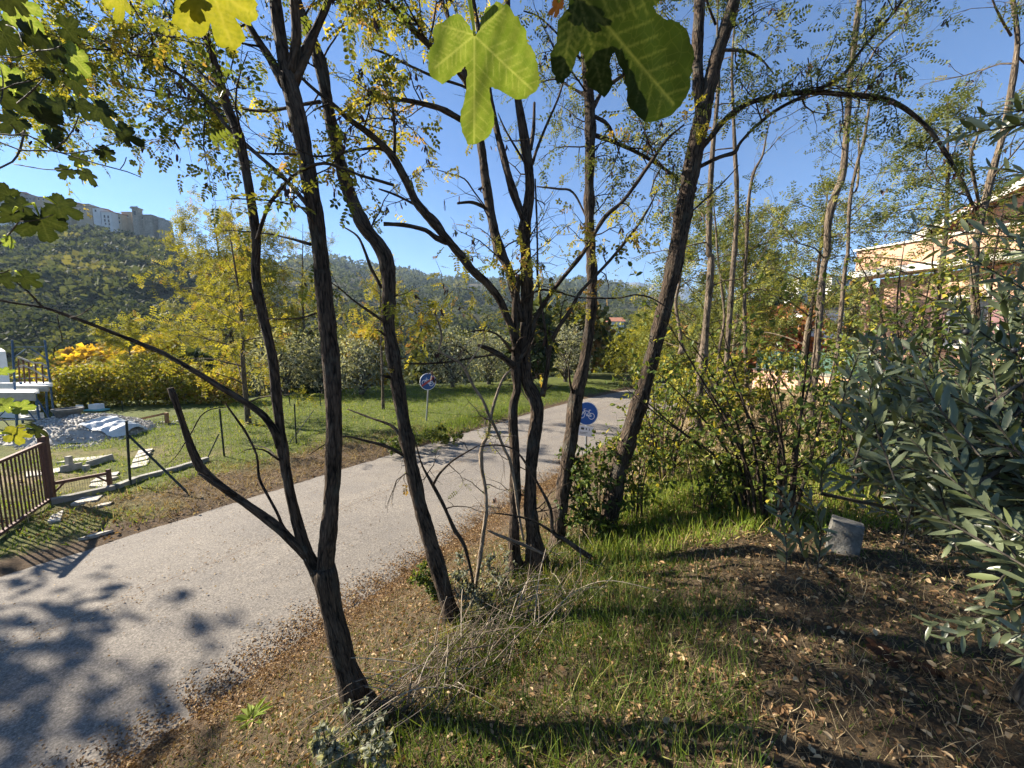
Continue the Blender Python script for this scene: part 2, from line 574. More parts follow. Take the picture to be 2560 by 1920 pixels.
def road_d(x, y):
    """signed distance from the road's centre line, right side positive"""
    x = np.atleast_1d(np.asarray(x, float)).ravel()
    y = np.atleast_1d(np.asarray(y, float)).ravel()
    d = np.empty(len(x))
    for a in range(0, len(x), 20000):
        xx, yy = x[a:a + 20000], y[a:a + 20000]
        d2 = (xx[:, None] - CENTRE[None, :, 0]) ** 2 + (yy[:, None] - CENTRE[None, :, 1]) ** 2
        k = d2.argmin(1)
        rx, ry = xx - CENTRE[k, 0], yy - CENTRE[k, 1]
        d[a:a + 20000] = rx * CT[k, 1] - ry * CT[k, 0]
    return d


# crest of the land behind, by picture column: tan of elevation and distance ahead
CU = np.array([-900, 0, 200, 300, 430, 520, 700, 850, 1068, 1200, 1350, 1470, 1640, 1760, 1900, 2050, 2560, 3400])
CE = np.array([.28, .285, .282, .268, .245, .205, .195, .20, .162, .150, .149, .152, .118, .085, .10, .135, .15, .15])
CY = np.array([240, 240, 240, 240, 245, 330, 560, 800, 900, 950, 1000, 1100, 1150, 700, 330, 210, 170, 170])


def land(x, y):
    x = np.asarray(x, float)
    y = np.asarray(y, float)
    r = np.hypot(x, y)
    az = np.clip(np.arctan2(x, y), -1.13, 1.13)
    u = 1280 + FPX * np.tan(az)
    Yd = r * np.cos(az)
    yc = np.interp(u, CU, CY)
    ze = CAMZ + np.interp(u, CU, CE) * yc
    right = smooth(u, 1500, 1900)
    edge = np.interp(u, [-400, 0, 500, 800, 950, 1300, 1600, 2000], [15, 15, 16.5, 19, 24, 27, 40, 34])
    low = -9.0 * (1 - right) + 0.5 * right
    v0 = 56.0
    fall = smooth(Yd, edge, v0) * (low - 0.0)
    t = np.clip((Yd - v0) / (yc - v0), 0, 1)
    rise = low + (ze - low) * (t ** 1.15)
    rise = rise + fbm(x / 38, y / 38, 3) * 5.0 * smooth(t, 0.0, 0.25) * (1 - smooth(t, 0.8, 1.0)) * np.clip(yc / 400, 0.6, 2.5)
    far = ze - np.clip(Yd - yc, 0, 4000) * 0.12
    z = np.where(Yd < v0, fall, np.where(Yd < yc, rise, far))
    back = smooth(-y, 0, 30)
    return z * (1 - back)


def G(x, y):
    x = np.atleast_1d(np.asarray(x, float))
    y = np.atleast_1d(np.asarray(y, float))
    sh = x.shape
    x, y = x.ravel(), y.ravel()
    d = road_d(x, y)
    hr = np.interp(d, [0, 2.0, 2.2, 2.7, 3.9, 5.9, 8, 20], [-.05, -.05, 0.0, .12, .68, 1.3, 1.42, 1.65])
    dim = np.interp(y, [9, 16, 24, 34], [1, .85, .55, .3])
    dim = np.maximum(dim, smooth(x, 7, 13) * np.interp(y, [18, 40], [1, .4]))
    hr = np.where(hr > 0, hr * dim, hr)
    hl = np.interp(-d, [0, 2.0, 2.2, 2.8, 5, 12], [-.05, -.05, 0.0, .05, .07, .05])
    hl = hl + 0.16 * smooth(-d, 2.4, 4) * smooth(y, 10, 15)
    h = np.where(d > 0, hr, hl)
    off = smooth(np.abs(d), 2.1, 3.0)
    h = h + off * (0.055 * fbm(x * 1.6, y * 1.6, 11) + 0.03 * fbm(x * 5, y * 5, 12)) + 0.015 * smooth(np.abs(d), 1.9, 2.3) * fbm(x * 6, y * 6, 5)
    r = np.hypot(x, y)
    onroad = 1 - smooth(np.abs(d), 3, 12)
    lz = land(x, y)
    h = h + lz * (1 - onroad * (1 - smooth(r, 55, 70)))
    return h.reshape(sh)


def gnd(px, py):
    Y = 5.0
    cx = (px - 1280) / FPX
    cy = (py - 960) / FPX
    fx, fz = cx / (CP - cy * SP), (cy * CP + SP) / (CP - cy * SP)
    lo, hi = 0.3, 200.0
    Ys = np.geomspace(lo, hi, 1200)
    zs = G(fx * Ys, Ys)
    ray = CAMZ - fz * Ys
    k = np.argmax(ray < zs)
    Y = Ys[k] if ray[k] < zs[k] else hi
    return np.array((fx * Y, Y, float(G(fx * Y, Y)[0])))


def ground_sheet():
    azf = np.radians(np.arange(-74, 74.01, 0.45))
    azb = np.radians(np.linspace(74.6, 285.4, 60))
    az = np.concatenate([azf, azb])
    rr = np.concatenate([np.linspace(0.02, 1.2, 10), np.geomspace(1.25, 4000, 250)])
    A, R = np.meshgrid(az, rr)
    X, Y = R * np.sin(A), R * np.cos(A)
    Z = G(X, Y)
    m, n = X.shape
    V = np.stack([X, Y, Z], -1).reshape(-1, 3)
    i = np.arange(m - 1)[:, None] * n
    j = np.arange(n)[None]
    j2 = (j + 1) % n
    F = np.stack([i + j, i + n + j, i + n + j2, i + j2], -1).reshape(-1, 4)
    me = bpy.data.meshes.new('ground')
    me.from_pydata([], [], [])
    me.vertices.add(len(V))
    me.vertices.foreach_set('co', V.astype(np.float32).ravel())
    me.loops.add(F.size)
    me.loops.foreach_set('vertex_index', F.astype(np.int32).ravel())
    me.polygons.add(len(F))
    me.polygons.foreach_set('loop_start', (np.arange(len(F)) * 4).astype(np.int32))
    me.polygons.foreach_set('loop_total', np.full(len(F), 4, np.int32))
    me.polygons.foreach_set('use_smooth', np.full(len(F), True))
    x, y = V[:, 0], V[:, 1]
    d = road_d(x, y)
    r = np.hypot(x, y)
    soil = np.array((0.095, 0.074, 0.05))
    litter = np.array((0.115, 0.085, 0.058))
    lawn = np.array((0.095, 0.12, 0.032))
    wood = np.array((0.05, 0.055, 0.03))
    dry = np.array((0.25, 0.19, 0.11))
    yard = np.array((0.26, 0.215, 0.13))
    nz = fbm(x * 0.9, y * 0.9, 21)
    c = np.tile(soil, (len(x), 1))

    def blend(c, col, w):
        w = np.clip(w, 0, 1)[:, None]
        return c * (1 - w) + col * w
    left = d < 0
    c = blend(c, np.array((0.15, 0.14, 0.06)), left * 1.0)
    c = blend(c, lawn, left * (y < 12) * smooth(nz, -0.4, 0.1) * 0.9)
    c = blend(c, lawn, left * (y >= 12) * 1.0)
    c = blend(c, litter, left * (1 - smooth(-d + nz, 3.6, 4.6)) * smooth(y, 6.2, 7.5) * (1 - smooth(y, 10.5, 12.5)))
    c = blend(c, litter, (np.abs(d) < 2.75))
    c = blend(c, dry, (~left) * smooth(y + 2 * nz, 5.5, 8) * smooth(d, 5, 7))
    c = blend(c, yard, smooth(-d + nz, 6.4, 7.0) * (1 - smooth(y + x * 0.2 + nz, 6.0, 7.2)) * (y > 0))
    c = blend(c, wood, smooth(r, 26, 45))
    far = smooth(r, 350, 800)
    meadow = smooth(fbm(x / 60, y / 60, 31), 0.05, 0.35)
    c = blend(c, np.array((0.13, 0.115, 0.07)), far * meadow)
    a = me.attributes.new('col', 'FLOAT_COLOR', 'POINT')
    a.data.foreach_set('color', np.concatenate([c, np.ones((len(x), 1))], 1).astype(np.float32).ravel())
    m_, nt, b, out = new_mat('ground')
    tc = nt.nodes.new('ShaderNodeTexCoord')
    col = attr(nt, 'col').outputs['Color']
    n1 = noise_node(nt, tc.outputs['Object'], 7, 8, 0.72, 0.4)
    r1 = ramp(nt, n1.outputs[0], [(0.3, (0.45, 0.45, 0.45)), (0.55, (1, 1, 1)), (0.75, (1.5, 1.42, 1.25))])
    n2 = noise_node(nt, tc.outputs['Object'], 60, 5, 0.7)
    r2 = ramp(nt, n2.outputs[0], [(0.35, (0.55, 0.52, 0.5)), (0.6, (1.15, 1.1, 1.0))])
    c1 = mixc(nt, 1.0, col, r1.outputs[0], 'MULTIPLY')
    c2 = mixc(nt, 1.0, c1, r2.outputs[0], 'MULTIPLY')
    nt.links.new(c2, b.inputs['Base Color'])
    b.inputs['Roughness'].default_value = 0.95
    b.inputs['Specular IOR Level'].default_value = 0.1
    n3 = noise_node(nt, tc.outputs['Object'], 28, 8, 0.75)
    bump(nt, n3.outputs[0], 0.9, 0.03, b)
    me.materials.append(m_)
    me.update()
    me.validate()
    o = bpy.data.objects.new('ground', me)
    COL.objects.link(o)
    o['kind'] = 'structure'


ground_sheet()


def road_sheet():
    n = 29
    offs = np.linspace(-HALF - 0.14, HALF + 0.14, n)
    nrm = np.stack([CT[:, 1], -CT[:, 0]], 1)
    P = CENTRE[:, None] + nrm[:, None] * offs[None, :, None]
    z = 0.03 * (1 - (offs / HALF) ** 2)
    V = np.concatenate([P, np.broadcast_to(z[None, :, None], (len(CENTRE), n, 1))], 2).reshape(-1, 3)
    V[:, 2] += 0.01 * fbm(V[:, 0] * .8, V[:, 1] * .8, 9)
    m = len(CENTRE)
    i = np.arange(m - 1)[:, None] * n
    j = np.arange(n - 1)[None]
    F = np.stack([i + j, i + j + 1, i + n + j + 1, i + n + j], -1).reshape(-1, 4)
    sl = np.arange(m) * 0.4
    bk = np.stack(np.broadcast_arrays(offs[None, :], sl[:, None], 0 * sl[:, None]), -1).reshape(-1, 3)
    mb = MB()
    mb.add(V, F, 0.5, bk)
    mt, nt, b, out = new_mat('asphalt')
    tc = nt.nodes.new('ShaderNodeTexCoord')
    a = attr(nt, 'bark').outputs['Vector']
    agg = noise_node(nt, tc.outputs['Object'], 48, 5, 0.9)
    ra = ramp(nt, agg.outputs[0], [(0.36, (0.075, 0.068, 0.059)), (0.5, (0.165, 0.150, 0.129)), (0.64, (0.33, 0.295, 0.25))])
    big = noise_node(nt, tc.outputs['Object'], 0.9, 5, 0.65, 0.5)
    rb = ramp(nt, big.outputs[0], [(0.3, (0.80, 0.80, 0.82)), (0.7, (1.12, 1.10, 1.06))])
    c = mixc(nt, 1.0, ra.outputs[0], rb.outputs[0], 'MULTIPLY')
    # a long seam and fine lengthways cracks
    s = mapping(nt, a, (6.0, 0.35, 1))
    crn = noise_node(nt, s, 1.6, 6, 0.62, 1.1)
    rc = ramp(nt, crn.outputs[0], [(0.487, (0, 0, 0)), (0.497, (1, 1, 1)), (0.507, (0, 0, 0))])
    patch = noise_node(nt, tc.outputs['Object'], 0.7, 3, 0.5)
    rp = ramp(nt, patch.outputs[0], [(0.42, (0, 0, 0)), (0.55, (0.8, 0.8, 0.8))])
    f = mixc(nt, 1.0, rc.outputs[0], rp.outputs[0], 'MULTIPLY')
    c = mixc(nt, f, c, (0.07, 0.055, 0.042))
    sx = nt.nodes.new('ShaderNodeSeparateXYZ')
    nt.links.new(a, sx.inputs[0])
    wob = noise_node(nt, a, 1.3, 4, 0.6)
    ma = nt.nodes.new('ShaderNodeMath')
    ma.operation = 'MULTIPLY_ADD'
    nt.links.new(wob.outputs[0], ma.inputs[0])
    ma.inputs[1].default_value = 0.16
    nt.links.new(sx.outputs[0], ma.inputs[2])
    rs = ramp(nt, None, [(0.0, (0, 0, 0)), (0.484, (0, 0, 0)), (0.5, (0.55, 0.55, 0.55)), (0.516, (0, 0, 0))])
    mr = nt.nodes.new('ShaderNodeMapRange')
    mr.inputs[1].default_value = -0.86
    mr.inputs[2].default_value = 0.64
    nt.links.new(ma.outputs[0], mr.inputs[0])
    nt.links.new(mr.outputs[0], rs.inputs[0])
    c = mixc(nt, rs.outputs[0], c, (0.10, 0.07, 0.048))
    nt.links.new(c, b.inputs['Base Color'])
    b.inputs['Roughness'].default_value = 0.88
    b.inputs['Specular IOR Level'].default_value = 0.25
    bump(nt, agg.outputs[0], 0.7, 0.006, b)
    o = mb.build('road', mt, None, True, 'structure')


road_sheet()

# far blue mountain with bare pale gullies, several kilometres off
mb = MB()
us = np.linspace(1300, 2050, 120)
rows = np.linspace(0, 1, 26)
U, T = np.meshgrid(us, rows)
Ym = 1750 + 260 * T
prof = np.interp(U, [1300, 1400, 1500, 1560, 1600, 1640, 1700, 1780, 1900, 2050], [.12, .142, .156, .153, .150, .147, .143, .125, .10, .06])
X = (U - 1280) / FPX * Ym
ridge = 1 - np.abs(fbm(X / 80, Ym / 220, 41))
Zm = CAMZ + prof * Ym * T ** 0.8 - (1 - T) * 30 + (ridge - 0.7) * 40 * T * (1 - T * 0.7)
n = len(us)
i = np.arange(len(rows) - 1)[:, None] * n
j = np.arange(n - 1)[None]
mb.add(np.stack([X, Ym, Zm], -1), np.stack([i + j, i + j + 1, i + n + j + 1, i + n + j], -1).reshape(-1, 4))
mb.build('mountain', MATS['mountain_rock'], None, True, 'structure')

# the air: one even box of thin haze round everything
mb = MB()
mb.box((0, 900, 165), (5200, 2600, 400))
hz, hnt, hb, hout = new_mat('haze')
hnt.nodes.remove(hb)
pv = hnt.nodes.new('ShaderNodeVolumePrincipled')
pv.inputs['Color'].default_value = (0.55, 0.74, 1.0, 1)
pv.inputs['Density'].default_value = 0.00016
pv.inputs['Anisotropy'].default_value = 0.1
hnt.links.new(pv.outputs[0], hout.inputs['Volume'])
ho = mb.build('haze', hz, None, False, 'stuff')
tag(ho, 'thin blue haze over the far hills', 'haze')

# ------------------------------------------------------------------ leaves and twigs
def pinnate(pairs, hexa, seed, miss=0.15):
    r = np.random.default_rng(seed)
    V, F4, F6 = [], [], []

    def leaflet(base, d, L, W):
        d = d / np.linalg.norm(d)
        s = np.cross((0, 0, 1.0), d)
        s /= np.linalg.norm(s)
        up = np.array((0, 0, r.uniform(-.25, .25)))
        k = len(V)
        if hexa:
            for a, w in ((0, 0), (.3, .5), (.72, .46), (1, 0), (.72, -.46), (.3, -.5)):
                V.append(base + d * L * a + s * W * w + up * L * a * a + np.array((0, 0, .25 * W * (abs(w) > 0))))
            F6.append([k + q for q in range(6)])
        else:
            for a, w in ((0, 0), (.5, .5), (1, 0), (.5, -.5)):
                V.append(base + d * L * a + s * W * w + up * L * a * a)
            F4.append([k, k + 1, k + 2, k + 3])
    dr = r.uniform(.1, .35)
    for i in range(pairs):
        x = .22 + .74 * i / (pairs - 1)
        for sd in (-1, 1):
            if r.random() < miss:
                continue
            b = np.array((x, sd * .01, -dr * x * x))
            leaflet(b, np.array((r.uniform(.15, .6), sd, r.uniform(-.35, .1))), .235 * r.uniform(.8, 1.1), .125)
    leaflet(np.array((.98, 0, -dr)), np.array((1, r.uniform(-.2, .2), -.4)), .24, .12)
    k = len(V)
    for x in (0, .5, 1.0):
        V.append(np.array((x, .008, -dr * x * x)))
        V.append(np.array((x, -.008, -dr * x * x)))
    F4 += [[k, k + 2, k + 3, k + 1], [k + 2, k + 4, k + 5, k + 3]]
    fs = [np.array(F4)]
    if F6:
        fs.append(np.array(F6))
    return np.array(V), fs


PIN_HI = [pinnate(6, True, s, .12 + .12 * (s % 3)) for s in range(4)]
PIN_LO = [pinnate(5, False, s + 10, .1) for s in range(3)]
PIN_FAR = [pinnate(4, False, s + 20, .05) for s in range(3)]
LEAF_OVAL = (np.array([(0, 0, 0), (.28, .26, .06), (.7, .24, .05), (1, 0, -.08), (.7, -.24, .05), (.28, -.26, .06), (.5, 0, 0)]),
             [np.array([(0, 1, 6), (1, 2, 6), (2, 3, 6), (3, 4, 6), (4, 5, 6), (5, 0, 6)])])
LEAF_QUAD = (np.array([(0, 0, 0), (.5, .42, .08), (1, 0, 0), (.5, -.42, -.05)]), [np.array([(0, 1, 2, 3)])])
POD = (np.array([(0, 0, 0), (.2, .085, .01), (.75, .095, .02), (1, .02, 0), (.75, -.075, -.02), (.2, -.085, -.01)]), [np.array([(0, 1, 2, 3, 4, 5)])])


def unit(v):
    return v / (np.linalg.norm(v) + 1e-9)


class Crown:
    """twigs grown from limbs; leaf and pod places"""
    def __init__(self, seed, dens=.62):
        self.dens = dens
        self.r = np.random.default_rng(seed)
        self.wood = MB()
        self.lp, self.ld, self.ls = [], [], []
        self.pp, self.pd, self.ps = [], [], []

    def twig(self, p, d, L, rad, lev, leafy, pods, droop=0.05, size=.2, sides=4):
        r = self.r
        m = 6 if lev > 0 else 4
        pts = [np.array(p, float)]
        d = unit(np.asarray(d, float))
        for i in range(m - 1):
            d = unit(d + r.normal(0, .24, 3) + np.array((0, 0, -droop)))
            pts.append(pts[-1] + d * L / (m - 1))
        pts = np.array(pts)
        rr = np.linspace(rad, max(rad * .3, .0011), m)
        self.wood.tube(pts, rr, sides if rad > .004 else 3, cap=False)
        for i in range(1, m):
            dd = unit(pts[i] - pts[i - 1])
            if lev > 0:
                for _ in range(r.integers(1, 3)):
                    if r.random() < .72:
                        q = unit(dd * .5 + r.normal(0, .62, 3) + np.array((0, 0, .05)))
                        self.twig(pts[i], q, L * r.uniform(.28, .55), rr[i] * .7, lev - 1, leafy, pods, droop * 1.3, size, sides)
            else:
                for _ in range(2):
                    if r.random() < leafy:
                        self.lp.append(pts[i])
                        self.ld.append(unit(dd * .5 + r.normal(0, .6, 3) + np.array((0, 0, -.25))))
                        self.ls.append(size * r.uniform(.6, 1.2))
            if pods > 0 and r.random() < pods:
                for _ in range(r.integers(2, 6)):
                    self.pp.append(pts[i] + r.normal(0, .012, 3) + np.array((0, 0, -.012)))
                    self.pd.append(unit(r.normal(0, .3, 3) + np.array((0, 0, -1))))
                    self.ps.append(r.uniform(.04, .065))

    def along(self, P, R, n, L, lev=1, leafy=.5, pods=.0, t0=.15, t1=1.0, up=.25, size=.2, bias=(0, 0, 0), droop=.05):
        r = self.r
        sl = np.concatenate([[0], np.cumsum(np.linalg.norm(np.diff(P, axis=0), axis=1))])
        for _ in range(max(1, int(n * self.dens))):
            s = r.uniform(t0, t1) * sl[-1]
            k = min(np.searchsorted(sl, s), len(P) - 1)
            k = max(k, 1)
            tan = unit(P[k] - P[k - 1])
            q = r.normal(0, 1, 3)
            q = unit(q - tan * np.dot(q, tan) * .6)
            q = unit(q + tan * .35 + np.array((0, 0, up)) + np.asarray(bias))
            LL = r.uniform(*L)
            self.twig(P[k], q, LL, min(R[k] * .5, .004 + LL * .007), lev, leafy, pods, droop, size)

    def finish(self, root, bark, leafmat, temps, var=None, pods=True, smooth_leaf=False):
        self.wood.build('twigs', MATS[bark], root, True, kind='stuff')
        if self.lp:
            lp, ld, ls = map(np.array, (self.lp, self.ld, self.ls))
            r = self.r
            N = r.normal(0, .5, (len(lp), 3)) + np.array((0, 0, .8))
            vv = np.clip(r.normal(.5, .27, len(lp)), 0, 1) if var is None else np.clip(r.normal(var[0], var[1], len(lp)), 0, 1)
            mb = MB()
            w = r.integers(0, len(temps), len(lp))
            for k, (TV, TF) in enumerate(temps):
                s = w == k
                mb.scatter(TV, TF, lp[s], ld[s], N[s], ls[s], vv[s])
            mb.build('crown', MATS[leafmat], root, smooth_leaf)
        if pods and self.pp:
            pp, pd, ps = map(np.array, (self.pp, self.pd, self.ps))
            mb = MB()
            mb.scatter(*POD, pp, pd, self.r.normal(0, 1, pp.shape), np.stack([ps, ps * 1.6, ps], 1), self.r.uniform(0, 1, len(pp)))
            mb.build('seed_pods', MATS['pod'], root, kind='stuff')


REG = {'f': (0, 0, 2560 / 2212)}
for _k, _o in dict(r1=(0, 0), r2=(850, 0), r3=(1700, 0), r4=(0, 640), r5=(850, 640), r6=(1700, 640), r7=(0, 1280), r8=(850, 1280), r9=(1700, 1280)).items():
    REG[_k] = (*_o, 860 / 2212)


def T(reg, pts):
    ox, oy, s = REG[reg]
    return [(ox + x * s, oy + y * s, w * s) for x, y, w in pts]


def trace(tr, Y0, Y1=None, step=0.05):
    """a limb drawn in picture pixels, carried into space at distances Y0 to Y1"""
    Y1 = Y0 if Y1 is None else Y1
    tr = np.array(tr, float)
    L = np.concatenate([[0], np.cumsum(np.hypot(*np.diff(tr[:, :2], axis=0).T))])
    Ys = Y0 + (Y1 - Y0) * L / L[-1]
    P = np.array([at(x, y, Y) for (x, y, w), Y in zip(tr, Ys)])
    R = np.array([w * (.66 + .34 * min(1, w / 45)) / math.hypot(1, (x - 1280) / FPX * .8) / FPX * depth(y, Y) / 2 for (x, y, w), Y in zip(tr, Ys)])
    Q = catmull(np.concatenate([P, R[:, None]], 1), step)
    return Q[:, :3], np.maximum(Q[:, 3], .0012)


class Tree:
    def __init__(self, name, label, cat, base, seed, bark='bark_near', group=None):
        self.root = thing(name, label, cat, base, group)
        self.trunk = MB()
        self.c = Crown(seed)
        self.bark = bark
        self.seed = seed
        self.k = 0
        self.limbs = []

    def stem(self, tr, Y0, Y1=None, n=12, rough=.07, step=.05):
        P, R = trace(tr, Y0, Y1, step)
        self.put(P, R, n, rough)
        return P, R

    def put(self, P, R, n=12, rough=.07):
        self.k += 1
        r = np.random.default_rng(self.seed * 50 + self.k)
        if rough and len(P) > 3:
            # slight kinks and knots
            R = R * (1 + .05 * np.sin(np.arange(len(R)) * r.uniform(.3, .8) + r.uniform(0, 6)))
            for _ in range(int(len(R) / 14)):
                c = r.integers(0, len(R))
                R = R * (1 + .14 * np.exp(-((np.arange(len(R)) - c) / 1.3) ** 2))
        self.trunk.tube(P, R, n, rough=rough, seed=self.seed + self.k)
        self.limbs.append((P, R))
        return P, R

    def finish(self, leafmat, temps, var=None, pods=True):
        self.trunk.build('trunk', MATS[self.bark], self.root, True)
        self.c.finish(self.root, self.bark, leafmat, temps, var, pods)


def base_ext(tr, Y, down=.35):
    """run the foot of a trunk a little into the ground"""
    x0, y0, w0 = tr[0]
    x1, y1, w1 = tr[1]
    f = min(1, .10 * FPX / Y / math.hypot(x1 - x0, y1 - y0))
    mid = (x0 + (x1 - x0) * f, y0 + (y1 - y0) * f, w0 * 1.0)
    return [(x0, y0 + down * FPX / Y * .3, w0 * 1.75), (x0, y0, w0 * 1.4), mid] + tr[1:]


# ------------------------------------------------------------------ tree A: forked locust on the bank, nearest
YA = 2.15
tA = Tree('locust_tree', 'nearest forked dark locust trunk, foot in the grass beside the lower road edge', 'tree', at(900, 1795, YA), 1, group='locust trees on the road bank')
tA.stem(base_ext(T('f', [(785, 1552, 66), (768, 1512, 55), (745, 1440, 50), (722, 1345, 46), (706, 1270, 50), (700, 1225, 46)]), YA), YA, 2.2, 18)
aR = tA.stem(T('f', [(702, 1265, 40), (706, 1190, 38), (716, 1080, 36), (721, 980, 36), (721, 880, 36), (716, 790, 37), (706, 690, 36), (697, 600, 36), (688, 510, 36), (672, 410, 36), (655, 310, 36), (638, 230, 39), (622, 165, 42)]), 2.2, 2.3, 18)
a1 = tA.stem(T('f', [(622, 180, 34), (606, 90, 31), (594, 0, 28), (586, -90, 24), (590, -260, 14)]), 2.3, 2.4, 14)
a2 = tA.stem(T('f', [(630, 165, 28), (640, 80, 26), (636, 0, 24), (632, -110, 18), (650, -280, 9)]), 2.3, 2.15, 14)
a3 = tA.stem(T('f', [(636, 180, 26), (668, 95, 23), (700, 25, 20), (730, -60, 17), (780, -220, 9)]), 2.3, 2.5, 12)
a4 = tA.stem(T('f', [(614, 185, 24), (585, 128, 22), (550, 75, 20), (520, 20, 16), (480, -70, 9)]), 2.3, 2.35, 12)
aL = tA.stem(T('f', [(696, 1255, 36), (664, 1195, 29), (640, 1120, 26), (622, 1040, 25), (608, 950, 25), (598, 860, 24), (588, 770, 25), (570, 690, 25), (553, 600, 24), (554, 520, 23), (545, 450, 24), (530, 360, 24), (512, 280, 26), (490, 230, 24), (470, 160, 22), (452, 100, 20), (437, 40, 18)]), 2.2, 2.35, 16)
aB = tA.stem(T('f', [(668, 1208, 24), (600, 1140, 22), (540, 1095, 22), (490, 1060, 22), (440, 1020, 24), (420, 985, 22), (400, 930, 19), (385, 885, 18), (368, 838, 17)]), 2.2, 2.0, 12)
tA.stem(T('f', [(510, 1070, 15), (470, 1048, 12), (428, 1022, 8)]), 2.1, 2.0, 8)
aT = tA.stem(T('r7', [(1960, 280, 30), (1830, 110, 28), (1780, 0, 26)]) + T('r4', [(1700, 1500, 25), (1665, 1420, 24), (1650, 1280, 20), (1590, 1150, 22), (1530, 1060, 22), (1450, 950, 14)]), 2.2, 2.3, 8)
tA.stem(T('r4', [(1455, 972, 12), (1360, 985, 13), (1290, 1030, 12), (1240, 1120, 12), (1190, 1200, 11), (1130, 1290, 9), (1060, 1355, 5)]), 2.3, 2.2, 6)
tA.stem(T('r4', [(1790, 1310, 22), (1690, 1245, 16), (1590, 1245, 10), (1530, 1275, 5)]), 2.2, 2.0, 6)
tA.stem(T('r4', [(1790, 1310, 20), (1720, 1240, 16), (1630, 1215, 8)]), 2.2, 2.4, 6)
aArch = tA.stem(T('r4', [(1800, 1230, 56), (1775, 1140, 58), (1700, 1030, 54), (1600, 955, 50), (1480, 880, 50), (1350, 800, 48), (1200, 710, 46), (1050, 625, 44), (900, 562, 42), (720, 490, 38), (540, 420, 36), (400, 370, 34), (280, 330, 30), (130, 308, 28), (0, 285, 26), (-200, 235, 18), (-420, 130, 8)]), 2.23, 1.75, 12)
tA.stem(T('r4', [(270, 325, 24), (180, 230, 18), (80, 150, 16), (0, 85, 14), (-120, -20, 8)]), 1.85, 1.75, 8)
tA.stem(T('r4', [(365, 375, 14), (385, 470, 10), (400, 550, 10), (350, 590, 11), (345, 640, 10), (360, 668, 5)]), 1.87, 1.85, 6)
tA.stem(T('r4', [(450, 395, 10), (520, 378, 9), (570, 340, 11), (604, 318, 8)]), 1.9, 1.85, 6)
tA.stem(T('r4', [(1640, 310, 22), (1610, 180, 24), (1590, 160, 14)]), 2.25, 2.2, 6)
l1 = tA.stem(T('r1', [(2000, 1345, 44), (1850, 1170, 40), (1720, 1050, 36), (1600, 945, 36), (1450, 800, 34), (1330, 640, 34), (1180, 500, 32), (1000, 400, 28), (800, 330, 26), (620, 315, 22), (500, 300, 18), (440, 340, 12), (415, 450, 8)]), 2.25, 3.7, 10)
l3 = tA.stem(T('r1', [(1400, 210, 20), (1200, 235, 18), (1080, 235, 17), (950, 215, 14), (880, 225, 14), (780, 275, 12), (650, 270, 10), (540, 200, 7)]), 2.34, 3.6, 8)
l4 = tA.stem(T('r1', [(1655, 1540, 34), (1690, 1420, 36), (1740, 1300, 34), (1850, 1165, 30), (1950, 1090, 28), (2080, 1050, 26), (2212, 1085, 24), (2310, 1125, 24), (2430, 1160, 26), (2530, 1190, 24)]), 2.2, 2.05, 10)
tA.stem(T('r1', [(1995, 1570, 34), (1850, 1530, 22), (1700, 1500, 16), (1430, 1478, 8)]), 2.25, 2.5, 8)
tA.stem(T('r1', [(1985, 1350, 24), (1850, 1310, 18), (1680, 1285, 16), (1500, 1278, 14)]), 2.25, 2.05, 8)
tA.stem(T('r4', [(2035, 365, 20), (1950, 395, 17), (1830, 405, 16), (1720, 402, 10)]), 2.22, 2.1, 6)
tA.stem(T('r1', [(1290, 90, 26), (1210, 20, 14), (1150, -60, 8)]), 2.35, 2.4, 6)
tA.stem(T('r1', [(1480, 680, 30), (1370, 560, 26), (1290, 470, 24), (1215, 395, 18)]), 2.33, 2.5, 8)
l5_shade = tA.stem(T('r1', [(560, 270, 12), (420, 330, 16), (250, 420, 14), (60, 520, 12), (-150, 560, 6)]), 3.6, 4.9, 7)  # added limb, its foliage is there to shade the lower right bank
l6_shade = tA.stem(T('r1', [(560, 210, 10), (380, 190, 14), (180, 240, 12), (-40, 330, 6)]), 3.58, 4.8, 7)  # second added limb for the same shade on the bank
c = tA.c
c.along(*l5_shade, 30, (.5, 1.1), 1, .6, .05, .15, 1.0, .1, .17)
c.along(*l6_shade, 27, (.5, 1.1), 1, .6, .05, .15, 1.0, .1, .17)
c.along(*l1, 38, (.4, 1.0), 1, .5, .06, .35, 1.0, .2, .15)
c.along(*l3, 34, (.4, .9), 1, .5, .07, .25, 1.0, .1, .15)
c.along(*a4, 7, (.4, .8), 1, .36, .05, .2, 1.0, .2, .16)
for q in (a1, a2, a3):
    c.along(*q, 6, (.4, .9), 1, .36, .05, .3, 1.0, .2, .15)
c.along(*aL, 6, (.3, .6), 1, .25, .06, .55, .98, .2, .15, bias=(-.6, 0, 0))
c.along(*aR, 6, (.3, .7), 1, .4, .06, .5, .98, .2, .15)
c.along(*l4, 5, (.2, .4), 0, .4, .1, .3, 1, .3, .14)
tA.finish('leaf_locust', PIN_HI, (.45, .26))

